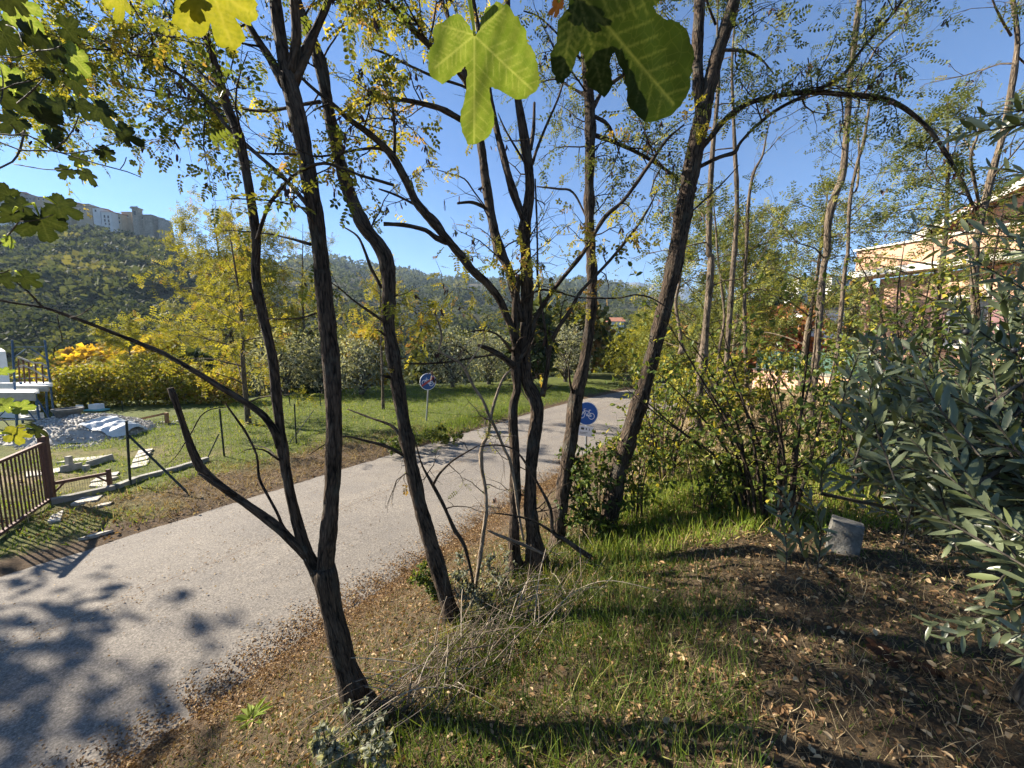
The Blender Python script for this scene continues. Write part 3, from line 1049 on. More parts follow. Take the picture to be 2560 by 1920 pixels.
# ------------------------------------------------------------------ tree B
YB = 3.0
tB = Tree('locust_tree', 'single slim dark locust with a bend halfway up, second trunk from the left', 'tree', at(1135, 1570, YB), 2, group='locust trees on the road bank')
bM = tB.stem(base_ext(T('f', [(985, 1370, 46), (972, 1320, 36), (955, 1260, 34), (935, 1190, 33), (912, 1110, 32), (893, 1030, 31), (880, 960, 31), (868, 890, 30), (857, 820, 30), (846, 750, 30), (838, 690, 30), (840, 620, 32), (833, 560, 34), (815, 525, 33), (790, 495, 31), (768, 450, 30), (748, 400, 29), (732, 340, 28), (718, 280, 28), (705, 210, 28), (692, 140, 28), (675, 90, 28), (655, 40, 26), (640, 0, 26), (615, -90, 22), (600, -260, 10)]), YB), YB, 3.3, 18)
b1 = tB.stem(T('r1', [(2060, 655, 34), (1950, 672, 30), (1800, 702, 28), (1650, 712, 26), (1500, 682, 24), (1380, 660, 24), (1250, 640, 22), (1050, 600, 20), (900, 570, 18), (780, 550, 14), (700, 510, 8)]), 3.2, 4.2, 8)
b2 = tB.stem(T('r1', [(2120, 600, 24), (2050, 470, 20), (2100, 330, 16), (2170, 220, 12), (2250, 60, 8)]), 3.2, 3.6, 8)
tB.stem(T('r5', [(415, 1285, 30), (300, 1225, 26), (150, 1185, 22), (40, 1160, 16), (-60, 1190, 12), (-200, 1280, 8)]), 3.05, 2.7, 8)
tB.stem(T('r5', [(405, 1175, 34), (330, 1090, 26), (200, 1042, 20), (50, 985, 12)]), 3.05, 3.3, 8)
tB.stem(T('r5', [(275, 415, 26), (150, 330, 24), (80, 280, 18), (0, 210, 14), (-120, 130, 8)]), 3.1, 2.9, 8)
tB.stem(T('r5', [(265, 200, 30), (200, 80, 30), (160, -30, 24), (110, -130, 20), (0, -200, 12)]), 3.15, 3.4, 8)
tB.stem(T('r5', [(320, 780, 34), (280, 772, 22), (255, 765, 10)]), 3.08, 2.95, 6)
tB.stem(T('r5', [(290, 510, 26), (250, 480, 14), (220, 478, 6)]), 3.08, 2.95, 6)
c = tB.c
c.along(*b1, 26, (.4, .9), 1, .5, .06, .3, 1.0, .2, .16)
c.along(*b2, 9, (.4, .8), 1, .4, .06, .2, 1.0, .2, .16)
c.along(*bM, 6, (.4, .9), 1, .36, .05, .82, 1.0, .3, .17)
c.along(*tB.limbs[5], 6, (.2, .45), 0, .8, .1, .4, 1.0, .1, .13)
c.along(*bM, 14, (.2, .5), 1, .04, 0, .2, .8, .2, .1)
tB.finish('leaf_locust', PIN_HI, (.5, .26))

# ------------------------------------------------------------------ tree C: clump of stems in the middle
YC = 3.55
tC = Tree('locust_tree', 'locust clump of twisted stems rising together in the middle of the picture', 'tree', at(1310, 1440, YC), 3, group='locust trees on the road bank')
tC.stem(base_ext(T('r8', [(1130, 360, 92), (1120, 200, 80), (1122, 60, 78)]), YC)[:] + T('r5', [(1125, 1646, 78), (1125, 1300, 75), (1112, 1000, 68), (1140, 850, 65), (1130, 700, 64), (1130, 500, 60), (1128, 300, 52), (1150, 120, 44)]), YC, 3.65, 16)
c2 = tC.stem(base_ext(T('r8', [(1270, 330, 120), (1245, 150, 96), (1232, 30, 90)]), YC)[:] + T('r5', [(1225, 1600, 88), (1235, 1300, 85), (1268, 1030, 92), (1252, 910, 96), (1203, 800, 82), (1190, 600, 82), (1200, 400, 86), (1205, 200, 86), (1197, 0, 80)]) + T('r2', [(1190, 1470, 76), (1222, 1220, 72), (1205, 1000, 70), (1172, 800, 66), (1140, 600, 56), (1110, 400, 52), (1085, 150, 50), (1075, 0, 48), (1060, -200, 36), (1080, -600, 14)]), YC, 3.9, 18)
c3 = tC.stem(T('r2', [(1190, 1430, 60), (1110, 1220, 58), (1050, 1000, 55), (1000, 800, 50), (960, 600, 48), (925, 400, 44), (890, 180, 40), (855, 0, 36), (820, -250, 24), (790, -550, 10)]), 3.72, 4.1, 14)
c4 = tC.stem(T('r5', [(1165, 420, 60), (1110, 180, 66), (1075, 60, 70)]) + T('r2', [(1030, 1620, 68), (985, 1450, 70), (942, 1200, 68), (910, 950, 62), (880, 830, 58), (830, 560, 48), (770, 300, 42), (690, 100, 38), (640, -30, 34), (560, -250, 20)]), 3.62, 4.2, 14)
c5 = tC.stem(T('r5', [(1135, 620, 50), (1105, 470, 54), (1070, 380, 56), (1020, 270, 60), (940, 170, 60), (850, 90, 58), (780, 0, 56)]) + T('r2', [(650, 1490, 66), (540, 1360, 64), (480, 1280, 62), (420, 1150, 60), (340, 1010, 58), (260, 920, 50), (150, 830, 48), (50, 760, 45)]) + T('r1', [(2130, 660, 36), (2050, 600, 30), (1950, 510, 26), (1870, 420, 20), (1780, 330, 12)]), 3.6, 3.0, 14)
tC.stem(T('r2', [(690, 1560, 48), (620, 1530, 44), (550, 1480, 36), (430, 1450, 34), (345, 1442, 34), (280, 1440, 36)]), 3.4, 3.2, 10)
tC.stem(T('r2', [(690, 1540, 30), (660, 1470, 26), (610, 1400, 24), (540, 1350, 22), (460, 1305, 24), (350, 1250, 22), (250, 1215, 16)]), 3.4, 3.5, 8)
cU = tC.stem(T('r2', [(350, 1005, 30), (352, 850, 28), (340, 700, 26), (320, 610, 22)]), 3.3, 3.25, 8)
cH = tC.stem(T('r2', [(900, 830, 46), (770, 765, 44), (650, 700, 42), (500, 660, 36), (350, 635, 34), (250, 640, 28), (150, 690, 22), (40, 745, 14)]), 3.9, 3.3, 10)
cT = tC.stem(T('r2', [(860, 620, 60), (790, 480, 58), (700, 400, 56), (600, 310, 54), (480, 200, 50), (400, 110, 45), (320, 30, 40), (270, -80, 30), (200, -250, 14)]), 3.9, 3.4, 12)
tC.stem(T('r2', [(850, 590, 26), (780, 550, 24), (600, 490, 24), (400, 400, 24), (280, 340, 20), (190, 310, 12)]), 3.9, 3.7, 8)
cE = tC.stem(T('r2', [(350, 1000, 26), (250, 955, 26), (130, 960, 22), (0, 985, 20)]) + T('r1', [(2060, 1005, 20), (1850, 990, 20), (1680, 985, 18), (1560, 940, 12)]), 3.3, 2.7, 8)
cR = tC.stem(T('r5', [(1140, 690, 45), (1180, 620, 42), (1230, 520, 38), (1260, 400, 38), (1330, 280, 36), (1400, 180, 34), (1500, 60, 34)]) + T('r2', [(1580, 1600, 34), (1700, 1400, 34), (1830, 1280, 32), (2000, 1040, 30), (2100, 900, 24), (2212, 800, 14)]), 3.6, 3.9, 8)
cS = tC.stem(T('r5', [(1300, 900, 50), (1325, 780, 36), (1350, 600, 34), (1400, 470, 32), (1480, 350, 30), (1540, 240, 30), (1650, 120, 28), (1760, 0, 26)]) + T('r2', [(1900, 1470, 22), (1990, 1330, 18), (2040, 1220, 12)]), 3.6, 3.3, 10)
tC.stem(T('r5', [(1300, 880, 24), (1330, 855, 20), (1362, 832, 10)]), 3.6, 3.5, 6)
tC.stem(T('r5', [(1120, 715, 55), (1060, 660, 50), (980, 610, 46), (930, 588, 40), (888, 575, 30)]), 3.6, 3.4, 10)
cD = tC.stem(T('r5', [(1060, 655, 22), (1000, 635, 18), (850, 655, 18), (700, 680, 17), (550, 692, 16), (400, 690, 8)]), 3.5, 3.2, 7)
tC.stem(T('r5', [(1330, 640, 26), (1320, 480, 24), (1290, 280, 22), (1270, 120, 20), (1270, 0, 18)]) + T('r2', [(1265, 1400, 18), (1255, 1150, 14)]), 3.55, 3.7, 7)
tC.stem(T('r5', [(1160, 300, 22), (1280, 222, 18), (1400, 230, 17), (1520, 265, 16), (1700, 272, 16), (1800, 270, 15), (1900, 250, 14), (2000, 270, 14), (2100, 330, 12), (2170, 390, 8)]), 3.6, 3.85, 7)
tC.stem(T('r2', [(940, 1340, 34), (880, 1310, 30), (830, 1300, 26), (755, 1308, 22)]), 3.85, 3.7, 8)
tC.stem(T('r2', [(935, 1330, 14), (860, 1230, 14), (800, 1150, 13), (700, 1115, 10), (612, 1088, 6)]), 3.85, 3.7, 6)
tC.stem(T('r2', [(1235, 1060, 26), (1270, 950, 24), (1330, 800, 22), (1400, 640, 20), (1450, 480, 14), (1478, 410, 8)]), 3.8, 4.0, 7)
tC.stem(T('r2', [(1215, 1090, 20), (1130, 950, 20), (1060, 830, 16), (1015, 725, 8)]), 3.8, 3.7, 6)
tC.stem(T('r2', [(1225, 960, 36), (1245, 820, 30), (1250, 660, 22), (1330, 780, 5)][:3]), 3.85, 3.95, 8)
tC.stem(T('r5', [(1120, 640, 20), (1130, 580, 16), (1160, 530, 14), (1215, 520, 8)]), 3.55, 3.45, 6)
tC.stem(T('r5', [(1100, 610, 30), (1030, 520, 22), (960, 485, 18), (880, 480, 14), (800, 500, 8)]), 3.6, 3.2, 6)
c = tC.c
c.along(*c5, 12, (.25, .6), 1, .35, .16, .5, 1.0, .1, .15)
c.along(*cT, 22, (.4, .9), 1, .45, .06, .4, 1.0, .2, .17)
c.along(*cH, 14, (.3, .7), 1, .4, .10, .3, 1.0, .0, .15)
c.along(*cU, 10, (.2, .5), 1, .4, .12, .3, 1.0, .2, .15)
for q in (c2, c3, c4):
    c.along(*q, 10, (.5, 1.1), 1, .4, .05, .8, 1.0, .2, .16)
c.along(*cR, 12, (.25, .6), 1, .4, .06, .3, 1.0, .2, .15)
c.along(*cS, 12, (.2, .5), 1, .2, .06, .2, 1.0, .2, .13)
c.along(*c2, 40, (.25, .6), 1, .05, .02, .08, .7, .2, .1)
c.along(*c4, 16, (.25, .6), 1, .1, .05, .1, .7, .2, .12)
c.along(*cD, 8, (.15, .35), 1, .0, .03, .2, 1.0, 0, .12)
# bright low sprays in front of the fork
for px, py, n in ((1130, 720, 6), (1010, 770, 6), (1080, 760, 5), (1180, 640, 6), (1250, 660, 5), (1300, 630, 5), (1350, 650, 4), (1000, 830, 4), (1060, 800, 3), (1215, 800, 4)):
    for _ in range(n):
        p = at(px + c.r.normal(0, 22), py + c.r.normal(0, 14), 3.45 + c.r.normal(0, .15))
        c.twig(p, c.r.normal(0, 1, 3) * (1, 1, .4), .24, .003, 0, .75, .10, .1, .13)
tC.finish('leaf_locust', PIN_HI, (.66, .24))

# ------------------------------------------------------------------ tree D
YD = 3.98
tD = Tree('locust_tree', 'upright locust trunk just left of the round blue bicycle sign', 'tree', at(1395, 1370, YD), 4, group='locust trees on the road bank')
dM = tD.stem(base_ext(T('r8', [(1395, 260, 112), (1408, 120, 98), (1415, 0, 96)]), YD) + T('r5', [(1425, 1600, 95), (1450, 1400, 90), (1490, 1150, 95), (1522, 900, 100), (1570, 700, 80), (1600, 500, 76), (1620, 300, 76), (1622, 100, 72)]) + T('r2', [(1612, 1600, 72), (1605, 1400, 70), (1605, 1100, 70), (1612, 850, 75), (1605, 650, 75), (1582, 450, 60), (1565, 300, 46), (1552, 150, 38), (1540, 0, 32), (1520, -250, 20), (1540, -500, 8)]), YD, 4.4, 18)
d1 = tD.stem(T('r2', [(1630, 690, 38), (1690, 580, 32), (1740, 540, 30), (1880, 430, 24), (2000, 250, 18), (2080, 50, 12)]), 4.3, 4.7, 10)
d2 = tD.stem(T('r2', [(1640, 870, 36), (1740, 905, 34), (1850, 950, 32), (2000, 1030, 30), (2150, 1130, 26), (2250, 1210, 14)]), 4.28, 4.6, 8)
d3 = tD.stem(T('r2', [(1640, 750, 34), (1720, 800, 28), (1770, 900, 20), (1800, 1000, 10)]), 4.28, 4.1, 8)
d4 = tD.stem(T('r2', [(1590, 620, 30), (1480, 560, 20), (1380, 510, 14), (1200, 560, 8)]), 4.3, 4.6, 8)
tD.stem(T('r2', [(1555, 390, 26), (1500, 330, 18), (1400, 220, 16), (1280, 110, 14), (1180, 70, 10)]), 4.33, 4.1, 8)
tD.stem(T('r2', [(1600, 1430, 18), (1500, 1240, 20), (1400, 1215, 18), (1265, 1200, 12)]), 4.25, 4.5, 7)
tD.stem(T('r5', [(1500, 880, 30), (1480, 820, 20), (1470, 700, 12)]), 4.05, 3.9, 6)
c = tD.c
for q, n in ((d1, 18), (d2, 22), (d3, 8), (d4, 16)):
    c.along(*q, n, (.3, .8), 1, .55, .07, .2, 1.0, .15, .16)
c.along(*dM, 18, (.4, 1.0), 1, .45, .05, .55, 1.0, .2, .17)
tD.finish('leaf_locust_green', PIN_LO, (.5, .25))

# ------------------------------------------------------------------ tree E: leaning trunk with the long arching limb
YE = 4.05
tE = Tree('locust_tree', 'thick leaning locust trunk with a long limb arching over to the right', 'tree', at(1515, 1345, YE), 5, group='locust trees on the road bank')
eM = tE.stem(base_ext(T('r8', [(1705, 190, 130), (1728, 40, 115)]), YE) + T('r5', [(1740, 1646, 120), (1790, 1400, 112), (1860, 1150, 108), (1930, 930, 104), (1990, 720, 100), (2050, 480, 100), (2110, 230, 105), (2150, 60, 112)]) + T('r3', [(25, 1350, 112), (70, 1100, 110), (110, 900, 120), (142, 760, 108), (190, 560, 95), (232, 380, 95), (290, 200, 95), (350, 0, 90), (420, -250, 64), (470, -600, 24)]), YE, 4.3, 20)
e2 = tE.stem(T('r3', [(130, 800, 60), (118, 560, 76), (112, 300, 82), (120, 150, 82), (126, 0, 80), (120, -250, 50), (90, -550, 16)]), 4.2, 4.5, 16)
eA = tE.stem(T('r3', [(130, 960, 46), (190, 890, 46), (300, 760, 46), (450, 660, 44), (650, 612, 42), (850, 592, 42), (1100, 610, 44), (1300, 632, 46), (1450, 700, 42), (1600, 830, 38), (1700, 970, 36), (1800, 1140, 34), (1870, 1290, 30), (1930, 1420, 18)]), 4.2, 3.7, 12)
eB = tE.stem(T('r3', [(90, 1090, 40), (250, 1012, 32), (350, 980, 34), (390, 915, 28), (500, 800, 30), (650, 690, 32), (850, 592, 34), (1030, 500, 34), (1130, 370, 32), (1250, 220, 28), (1350, 110, 26), (1430, 0, 22), (1560, -220, 12)]), 4.2, 3.8, 9)
e5 = tE.stem(T('r3', [(200, 330, 30), (300, 322, 30), (420, 330, 26), (520, 380, 20), (600, 470, 10)]), 4.25, 4.0, 8)
e6 = tE.stem(T('r3', [(230, 160, 24), (180, 30, 20), (150, -100, 14)]), 4.25, 4.1, 7)
tE.stem(T('r3', [(20, 1400, 22), (110, 1330, 16), (280, 1170, 14), (380, 1060, 8)]), 4.2, 4.0, 6)
tE.stem(T('r3', [(850, 585, 16), (840, 480, 14), (822, 370, 10)]), 4.0, 3.95, 6)
tE.stem(T('r3', [(885, 585, 16), (890, 480, 14), (960, 340, 12), (1010, 200, 8)]), 4.0, 3.9, 6)
c = tE.c
c.along(*eA, 34, (.25, .7), 1, .5, .10, .2, 1.0, .1, .15)
c.along(*eB, 30, (.3, .7), 1, .5, .06, .3, 1.0, .2, .15)
c.along(*e5, 14, (.3, .7), 1, .5, .05, .2, 1.0, .2, .15)
c.along(*e2, 16, (.4, 1.0), 1, .45, .04, .7, 1.0, .2, .17)
c.along(*eM, 20, (.4, 1.0), 1, .45, .05, .8, 1.0, .2, .17)
tE.finish('leaf_locust_green', PIN_LO, (.5, .25))

# ------------------------------------------------------------------ thin saplings and pale stems between B and C
s1 = Tree('sapling', 'thin crooked dark sapling right of the bent locust trunk, two bare forks', 'sapling', at(1182, 1500, 3.2), 6)
s1.stem(T('r8', [(855, 600, 26), (852, 440, 26), (800, 220, 30), (740, 120, 34), (690, 10, 32)]) + T('r5', [(650, 1570, 32), (590, 1460, 30), (530, 1350, 18), (500, 1250, 14), (480, 1180, 8)]), 3.2, 3.3, 8)
s1.stem(T('r5', [(600, 1470, 24), (640, 1400, 20), (720, 1320, 18), (800, 1270, 16), (880, 1225, 12)]), 3.25, 3.1, 7)
s1.c.along(*s1.limbs[0], 8, (.2, .4), 1, .05, 0, .5, 1, .2, .1)
s1.c.along(*s1.limbs[1], 6, (.15, .3), 1, .05, 0, .3, 1, .2, .1)
s1.finish('leaf_locust', PIN_LO)
s2 = Tree('sapling', 'pale slender sapling leaning into the clump, left of the twisted stems', 'sapling', at(1188, 1465, 3.35), 7, 'bark_pale')
s2.stem(T('r8', [(868, 500, 34), (900, 300, 36), (920, 150, 36), (940, 0, 34)]) + T('r5', [(935, 1500, 32), (910, 1350, 34), (912, 1230, 34), (950, 1150, 30), (970, 1030, 28), (1000, 920, 26), (1030, 830, 24), (1060, 770, 22), (1105, 725, 14)]), 3.35, 3.5, 8)
s2.c.along(*s2.limbs[0], 9, (.2, .45), 1, .04, 0, .3, 1, .2, .1)
s2.finish('leaf_locust', PIN_LO)
s3 = Tree('sapling', 'pale bare stem slanting up to the left in front of the lawn', 'sapling', at(1290, 1260, 3.3), 8, 'bark_pale')
s3.stem(T('r8', [(1180, 180, 20), (1150, 20, 24)]) + T('r5', [(1120, 1450, 26), (1090, 1310, 28), (1060, 1250, 26), (1010, 1130, 28), (960, 1030, 26), (920, 930, 26), (860, 840, 26), (810, 740, 24), (760, 680, 22), (650, 622, 20), (635, 600, 20), (655, 530, 18), (640, 450, 16), (615, 380, 10)]), 3.45, 3.1, 8)
s3.stem(T('r5', [(800, 730, 14), (890, 600, 12), (930, 530, 10), (910, 460, 8), (870, 400, 8), (800, 340, 6), (740, 310, 4)]), 3.15, 3.0, 6)
s3.c.along(*s3.limbs[0], 10, (.15, .4), 1, .12, 0, .3, 1, .2, .1)
s3.finish('leaf_locust_yellow', PIN_LO)
s4 = Tree('fallen_branch', 'dead dark branch arching from the grass across the foot of the clump', 'branch', at(1478, 1400, 3.3), 9)
s4.stem(T('r8', [(1610, 290, 40), (1540, 245, 42), (1450, 180, 40), (1370, 130, 34)]) + T('r5', [(1350, 1620, 30), (1270, 1460, 22), (1210, 1360, 20), (1160, 1285, 18), (1100, 1235, 16), (1000, 1215, 14), (900, 1225, 10)]), 3.2, 3.1, 8)
s4.stem(T('r8', [(1400, 150, 24), (1250, 60, 20), (1100, 20, 16), (960, 5, 8)]), 3.2, 3.0, 6)
s4.finish('leaf_locust', PIN_LO)
s5 = Tree('fallen_branch', 'pale peeled dead branch lying against the clump foot above the road', 'branch', at(1330, 1370, 3.4), 10, 'bark_pale')
s5.stem(T('r8', [(1330, 280, 22), (1200, 220, 26), (1100, 180, 28), (1020, 150, 26), (945, 115, 14)]), 3.4, 3.3, 7)
s5.finish('leaf_locust', PIN_LO)

# ------------------------------------------------------------------ grove of pale locust trunks on the right
GROVE = 'pale locust trunks on the plateau'


def grove(label, tr, Y0, Y1, seed, ntw, top=None, extra=(), size=.2):
    t = Tree('locust_tree', label, 'tree', at(tr[0][0], tr[0][1], Y0), 100 + seed, 'bark_grove_lit', GROVE)
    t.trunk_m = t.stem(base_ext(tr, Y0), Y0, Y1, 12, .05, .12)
    for e, ya, yb in extra:
        t.stem(e, ya, yb, 8, .04, .12)
    t.c.along(*t.trunk_m, ntw, (.6, 1.7), 1, .7, .02, .3, 1.0, .25, size, droop=.04)
    for P, R in t.limbs[1:]:
        t.c.along(P, R, max(6, ntw // 3), (.5, 1.3), 1, .7, .02, .15, 1.0, .2, size, droop=.04)
    t.finish('leaf_locust_green', PIN_LO, (.5, .24))
    return t


grove('pale grove trunk nearest to the leaning trunk, straight and sunlit', T('r6', [(105, 1100, 66), (120, 900, 62), (150, 650, 58), (170, 400, 56), (190, 200, 54), (200, 0, 52)]) + T('r3', [(186, 1640, 50), (190, 1300, 46), (215, 900, 40), (232, 740, 34), (250, 450, 26), (240, 150, 18), (260, -200, 8)]), 7.6, 8.0, 1, 14)
grove('second straight pale trunk of the grove, right of the leaning trunk', T('r6', [(290, 1000, 48), (295, 800, 46), (305, 600, 44), (328, 250, 44), (345, 20, 42)]) + T('r3', [(350, 1640, 42), (366, 1300, 38), (352, 950, 34), (342, 700, 28), (335, 400, 22), (360, 0, 14), (350, -200, 7)]), 8.4, 8.6, 2, 14)
grove('third pale trunk of the grove, the slimmest', T('r6', [(437, 965, 36), (425, 750, 34), (418, 500, 32), (415, 250, 30), (422, 20, 28)]) + T('r3', [(425, 1640, 28), (440, 1300, 26), (475, 1110, 26), (530, 1000, 20), (560, 850, 12), (600, 700, 6)]), 8.8, 9.0, 3, 12)
grove('bowed pale trunk in the middle of the right-hand grove', T('r6', [(838, 1050, 70), (850, 900, 66), (878, 650, 60), (900, 350, 56), (925, 60, 56)]) + T('r3', [(945, 1640, 56), (955, 1420, 56), (1000, 1250, 58), (1045, 1130, 58), (1068, 900, 54), (1082, 700, 50), (1100, 450, 48), (1130, 200, 50), (1155, 0, 44), (1180, -250, 24), (1170, -500, 8)]), 7.6, 8.0, 4, 12,
      extra=[(T('r3', [(1110, 480, 24), (1200, 420, 22), (1270, 300, 22), (1400, 180, 22), (1520, 60, 18), (1620, -60, 10)]), 7.9, 8.4), (T('r3', [(1070, 580, 20), (1020, 560, 16), (980, 540, 8)]), 7.9, 7.7)])
grove('forked pale trunk close behind the bowed one', T('r6', [(970, 860, 42), (1000, 700, 40), (1025, 480, 38), (1050, 200, 36), (1068, 20, 34)]) + T('r3', [(1078, 1640, 32), (1092, 1300, 30), (1140, 1050, 30), (1175, 940, 28), (1200, 800, 22), (1230, 600, 16), (1280, 350, 8)]), 8.6, 8.9, 5, 12,
      extra=[(T('r3', [(1100, 1250, 18), (1145, 1300, 4)][:1] + [(1140, 1200, 20), (1150, 950, 18), (1130, 700, 10)]), 8.75, 9.2)])
grove('sapling trunk with a kink behind the second grove trunk', T('r6', [(245, 800, 22), (250, 620, 24), (285, 400, 24), (265, 180, 22), (250, 60, 20)]) + T('r3', [(240, 1600, 18), (225, 1400, 14), (200, 1200, 7)]), 9.6, 9.8, 6, 8)
grove('dark-leaved locust at the right edge, trunk behind the olive boughs', T('r6', [(1830, 780, 60), (1870, 520, 60), (1900, 350, 66), (1890, 180, 64), (1900, 40, 64)]) + T('r3', [(1905, 1560, 62), (1945, 1380, 60), (2010, 1100, 58), (2080, 850, 56), (2140, 520, 52), (2170, 260, 46), (2150, 60, 40), (2110, -150, 24), (2080, -400, 10)]), 5.2, 5.6, 7, 16,
      extra=[(T('r3', [(1930, 1350, 30), (1890, 1150, 30), (1870, 1000, 26), (1920, 850, 22), (1940, 650, 12)]), 5.4, 5.0), (T('r3', [(2130, 230, 26), (2070, 130, 26), (2010, 0, 18), (1980, -150, 8)]), 5.55, 5.2), (T('r3', [(1890, 1000, 20), (1830, 900, 16), (1780, 840, 8)]), 5.2, 5.5)], size=.17)
grove('bare leaning stem at the grove edge behind the leaning trunk', T('r5', [(2200, 600, 34), (2180, 450, 32), (2160, 300, 28), (2190, 120, 20), (2180, -60, 10)]), 9.0, 9.4, 8, 9)


# ------------------------------------------------------------------ crowns made of leaf clumps
def clump_points(r, n, c, rad, hollow=.35):
    q = r.normal(0, 1, (n, 3))
    q /= np.linalg.norm(q, axis=1)[:, None]
    k = (hollow + (1 - hollow) * r.random(n)) ** .6
    return np.asarray(c) + q * k[:, None] * np.asarray(rad), q


def leafy(mb, r, blobs, n, size, temps, var, lay=.5, hollow=.35):
    """blobs: (centre, radii); n leaves spread by blob volume"""
    w = np.array([b[1][0] * b[1][1] * b[1][2] for b in blobs]) ** .7
    w = w / w.sum()
    for (c, rad), f in zip(blobs, w):
        k = max(3, int(n * f))
        p, q = clump_points(r, k, c, rad, hollow)
        d = q * .7 + r.normal(0, .7, (k, 3)) + np.array((0, 0, -.15))
        N = r.normal(0, .6, (k, 3)) + q * lay + np.array((0, 0, .6))
        t0 = r.integers(0, len(temps), k)
        vv = np.clip(var[0] + r.normal(0, var[1], k) + r.normal(0, var[1] * .6), 0, 1)
        s = size * r.uniform(.6, 1.3, k)
        for i, (TV, TF) in enumerate(temps):
            m = t0 == i
            if m.any():
                mb.scatter(TV, TF, p[m], d[m], N[m], s[m], vv[m])


def bg_tree(name, label, cat, base, h, w, seed, leafmat, bark='bark_far', n=1500, size=.3, temps=(LEAF_QUAD,), var=(.5, .22), trunk_h=.35, nb=9, rad=None, group=None, lean=0, flat=.42):
    r = np.random.default_rng(1000 + seed)
    base = np.asarray(base, float)
    t = thing(name, label, cat, base, group)
    rad = rad or h * .022
    wood, leaves = MB(), MB()
    top = base + np.array((lean, 0, h * .8))
    P = catmull(np.array([base - (0, 0, .3), base + (lean * .2 + r.normal(0, .02) * h, 0, h * .3), base + (lean * .6 + r.normal(0, .03) * h, r.normal(0, .03) * h, h * .55), top]), h / 14)
    R = np.linspace(rad, rad * .25, len(P))
    wood.tube(P, R, 8, rough=.08, seed=seed)
    blobs = []
    for i in range(nb):
        a = 2 * PI * (i * .618) + r.uniform(-.4, .4)
        hh = trunk_h + (1 - trunk_h) * ((i + .5) / nb)
        env = math.sqrt(max(.08, 1 - ((hh - (trunk_h + 1) / 2.1) / ((1 - trunk_h) / 1.75)) ** 2))
        rr = w / 2 * env * r.uniform(.35, .75)
        c = base + np.array((math.cos(a) * rr + lean * hh, math.sin(a) * rr, h * hh * .95))
        q = w * r.uniform(.13, .28)
        blobs.append((c, np.array((q, q, q * flat * 1.6))))
        k = int(len(P) * min(.92, max(.12, hh * .62)))
        mid = (P[k] + c) / 2 + np.array((0, 0, h * .02))
        L = catmull(np.array([P[k], mid, c]), h / 12)
        wood.tube(L, np.linspace(R[k] * .6, .012 * h / 4, len(L)), 5, seed=i)
    leafy(leaves, r, blobs, n, size, temps, var)
    wood.build('trunk', MATS[bark], t, True)
    leaves.build('crown', MATS[leafmat], t)
    return t


def feathery(name, label, base, h, seed, leafmat, var, nlimb=26, lean=0, spread=.42, size=.34, rad=None, lowest=.25, leafy=.95, group=None, tw=4):
    """light locust with long rising limbs and drooping sprays"""
    r = np.random.default_rng(3000 + seed)
    base = np.asarray(base, float)
    t = Tree(name, label, 'tree', base, 300 + seed, 'bark_far', group)
    P = catmull(np.array([base - (0, 0, .3), base + (lean * .25, 0, h * .3), base + (lean * .55 + r.normal(0, .1), r.normal(0, .1), h * .6), base + (lean, 0, h)]), h / 20)
    R = np.linspace(rad or h * .014, .012, len(P))
    t.put(P, R, 9, .04)
    for i in range(nlimb):
        f = lowest + (.97 - lowest) * (i + r.random()) / nlimb
        k = int(f * (len(P) - 1))
        a = i * 2.4 + r.uniform(-.5, .5)
        L = h * spread * (1.05 - .75 * f) * r.uniform(.75, 1.2)
        d = np.array((math.cos(a), math.sin(a), r.uniform(.35, .85)))
        pts = [P[k]]
        for s in range(5):
            d = unit(d + r.normal(0, .1, 3) + np.array((0, 0, -.09)))
            pts.append(pts[-1] + d * L / 5)
        Q = catmull(np.array(pts), L / 8)
        t.trunk.tube(Q, np.linspace(max(.015, R[k] * .45), .006, len(Q)), 4, cap=False)
        t.c.along(Q, np.full(len(Q), .012), tw, (L * .22, L * .5), 1, leafy, 0, .2, 1.0, .1, size, droop=.09)
    t.finish(leafmat, PIN_FAR, var, pods=False)


def foot(px, py, Y):
    p = at(px, py, Y)
    p[2] = float(G(p[0], p[1])[0])
    return p


YEL = 'feathery yellow locusts beyond the yard'
feathery('locust_tree', 'tall feathery yellow-green locust behind the wire fence, leftmost of its stand', foot(600, 1000, 28), 14.0, 1, 'leaf_locust_yellow', (.45, .25), 42, -.9, .40, .55, group=YEL, tw=5)
feathery('locust_tree', 'feathery yellow locust with a straight trunk, middle of the stand beyond the fence', foot(660, 1000, 27), 12.5, 2, 'leaf_locust_yellow', (.4, .25), 36, .3, .40, .58, group=YEL, tw=4)
feathery('locust_tree', 'thin yellow locust showing between the two stems of the forked trunk', foot(765, 1000, 29), 13.0, 3, 'leaf_locust_yellow', (.55, .3), 26, .5, .40, .5, group=YEL, leafy=.55)
feathery('locust_tree', 'slim upright locust standing on the lawn behind the bent trunk', foot(958, 1030, 16), 6.2, 4, 'leaf_locust_yellow', (.7, .25), 12, .1, .34, .34, rad=.07, lowest=.5, leafy=.5, group=YEL)
feathery('locust_tree', 'yellowing locust low at the left in front of the wooded slope', foot(500, 1010, 31), 7.0, 5, 'leaf_locust_yellow', (.35, .25), 24, -.4, .42, .42, group=YEL)
feathery('locust_tree', 'nearer yellow locust right of the wooden frame, leafy down to the grass', foot(622, 1060, 13.4), 6.8, 6, 'leaf_locust_yellow', (.6, .25), 20, -.2, .42, .32, lowest=.12, group=YEL, leafy=.75)
feathery('locust_tree', 'young yellow-green locust thicket left of the wooden frame', foot(340, 1030, 19.5), 4.0, 7, 'leaf_locust_yellow', (.35, .2), 22, 0, .55, .38, lowest=.12, group=YEL)
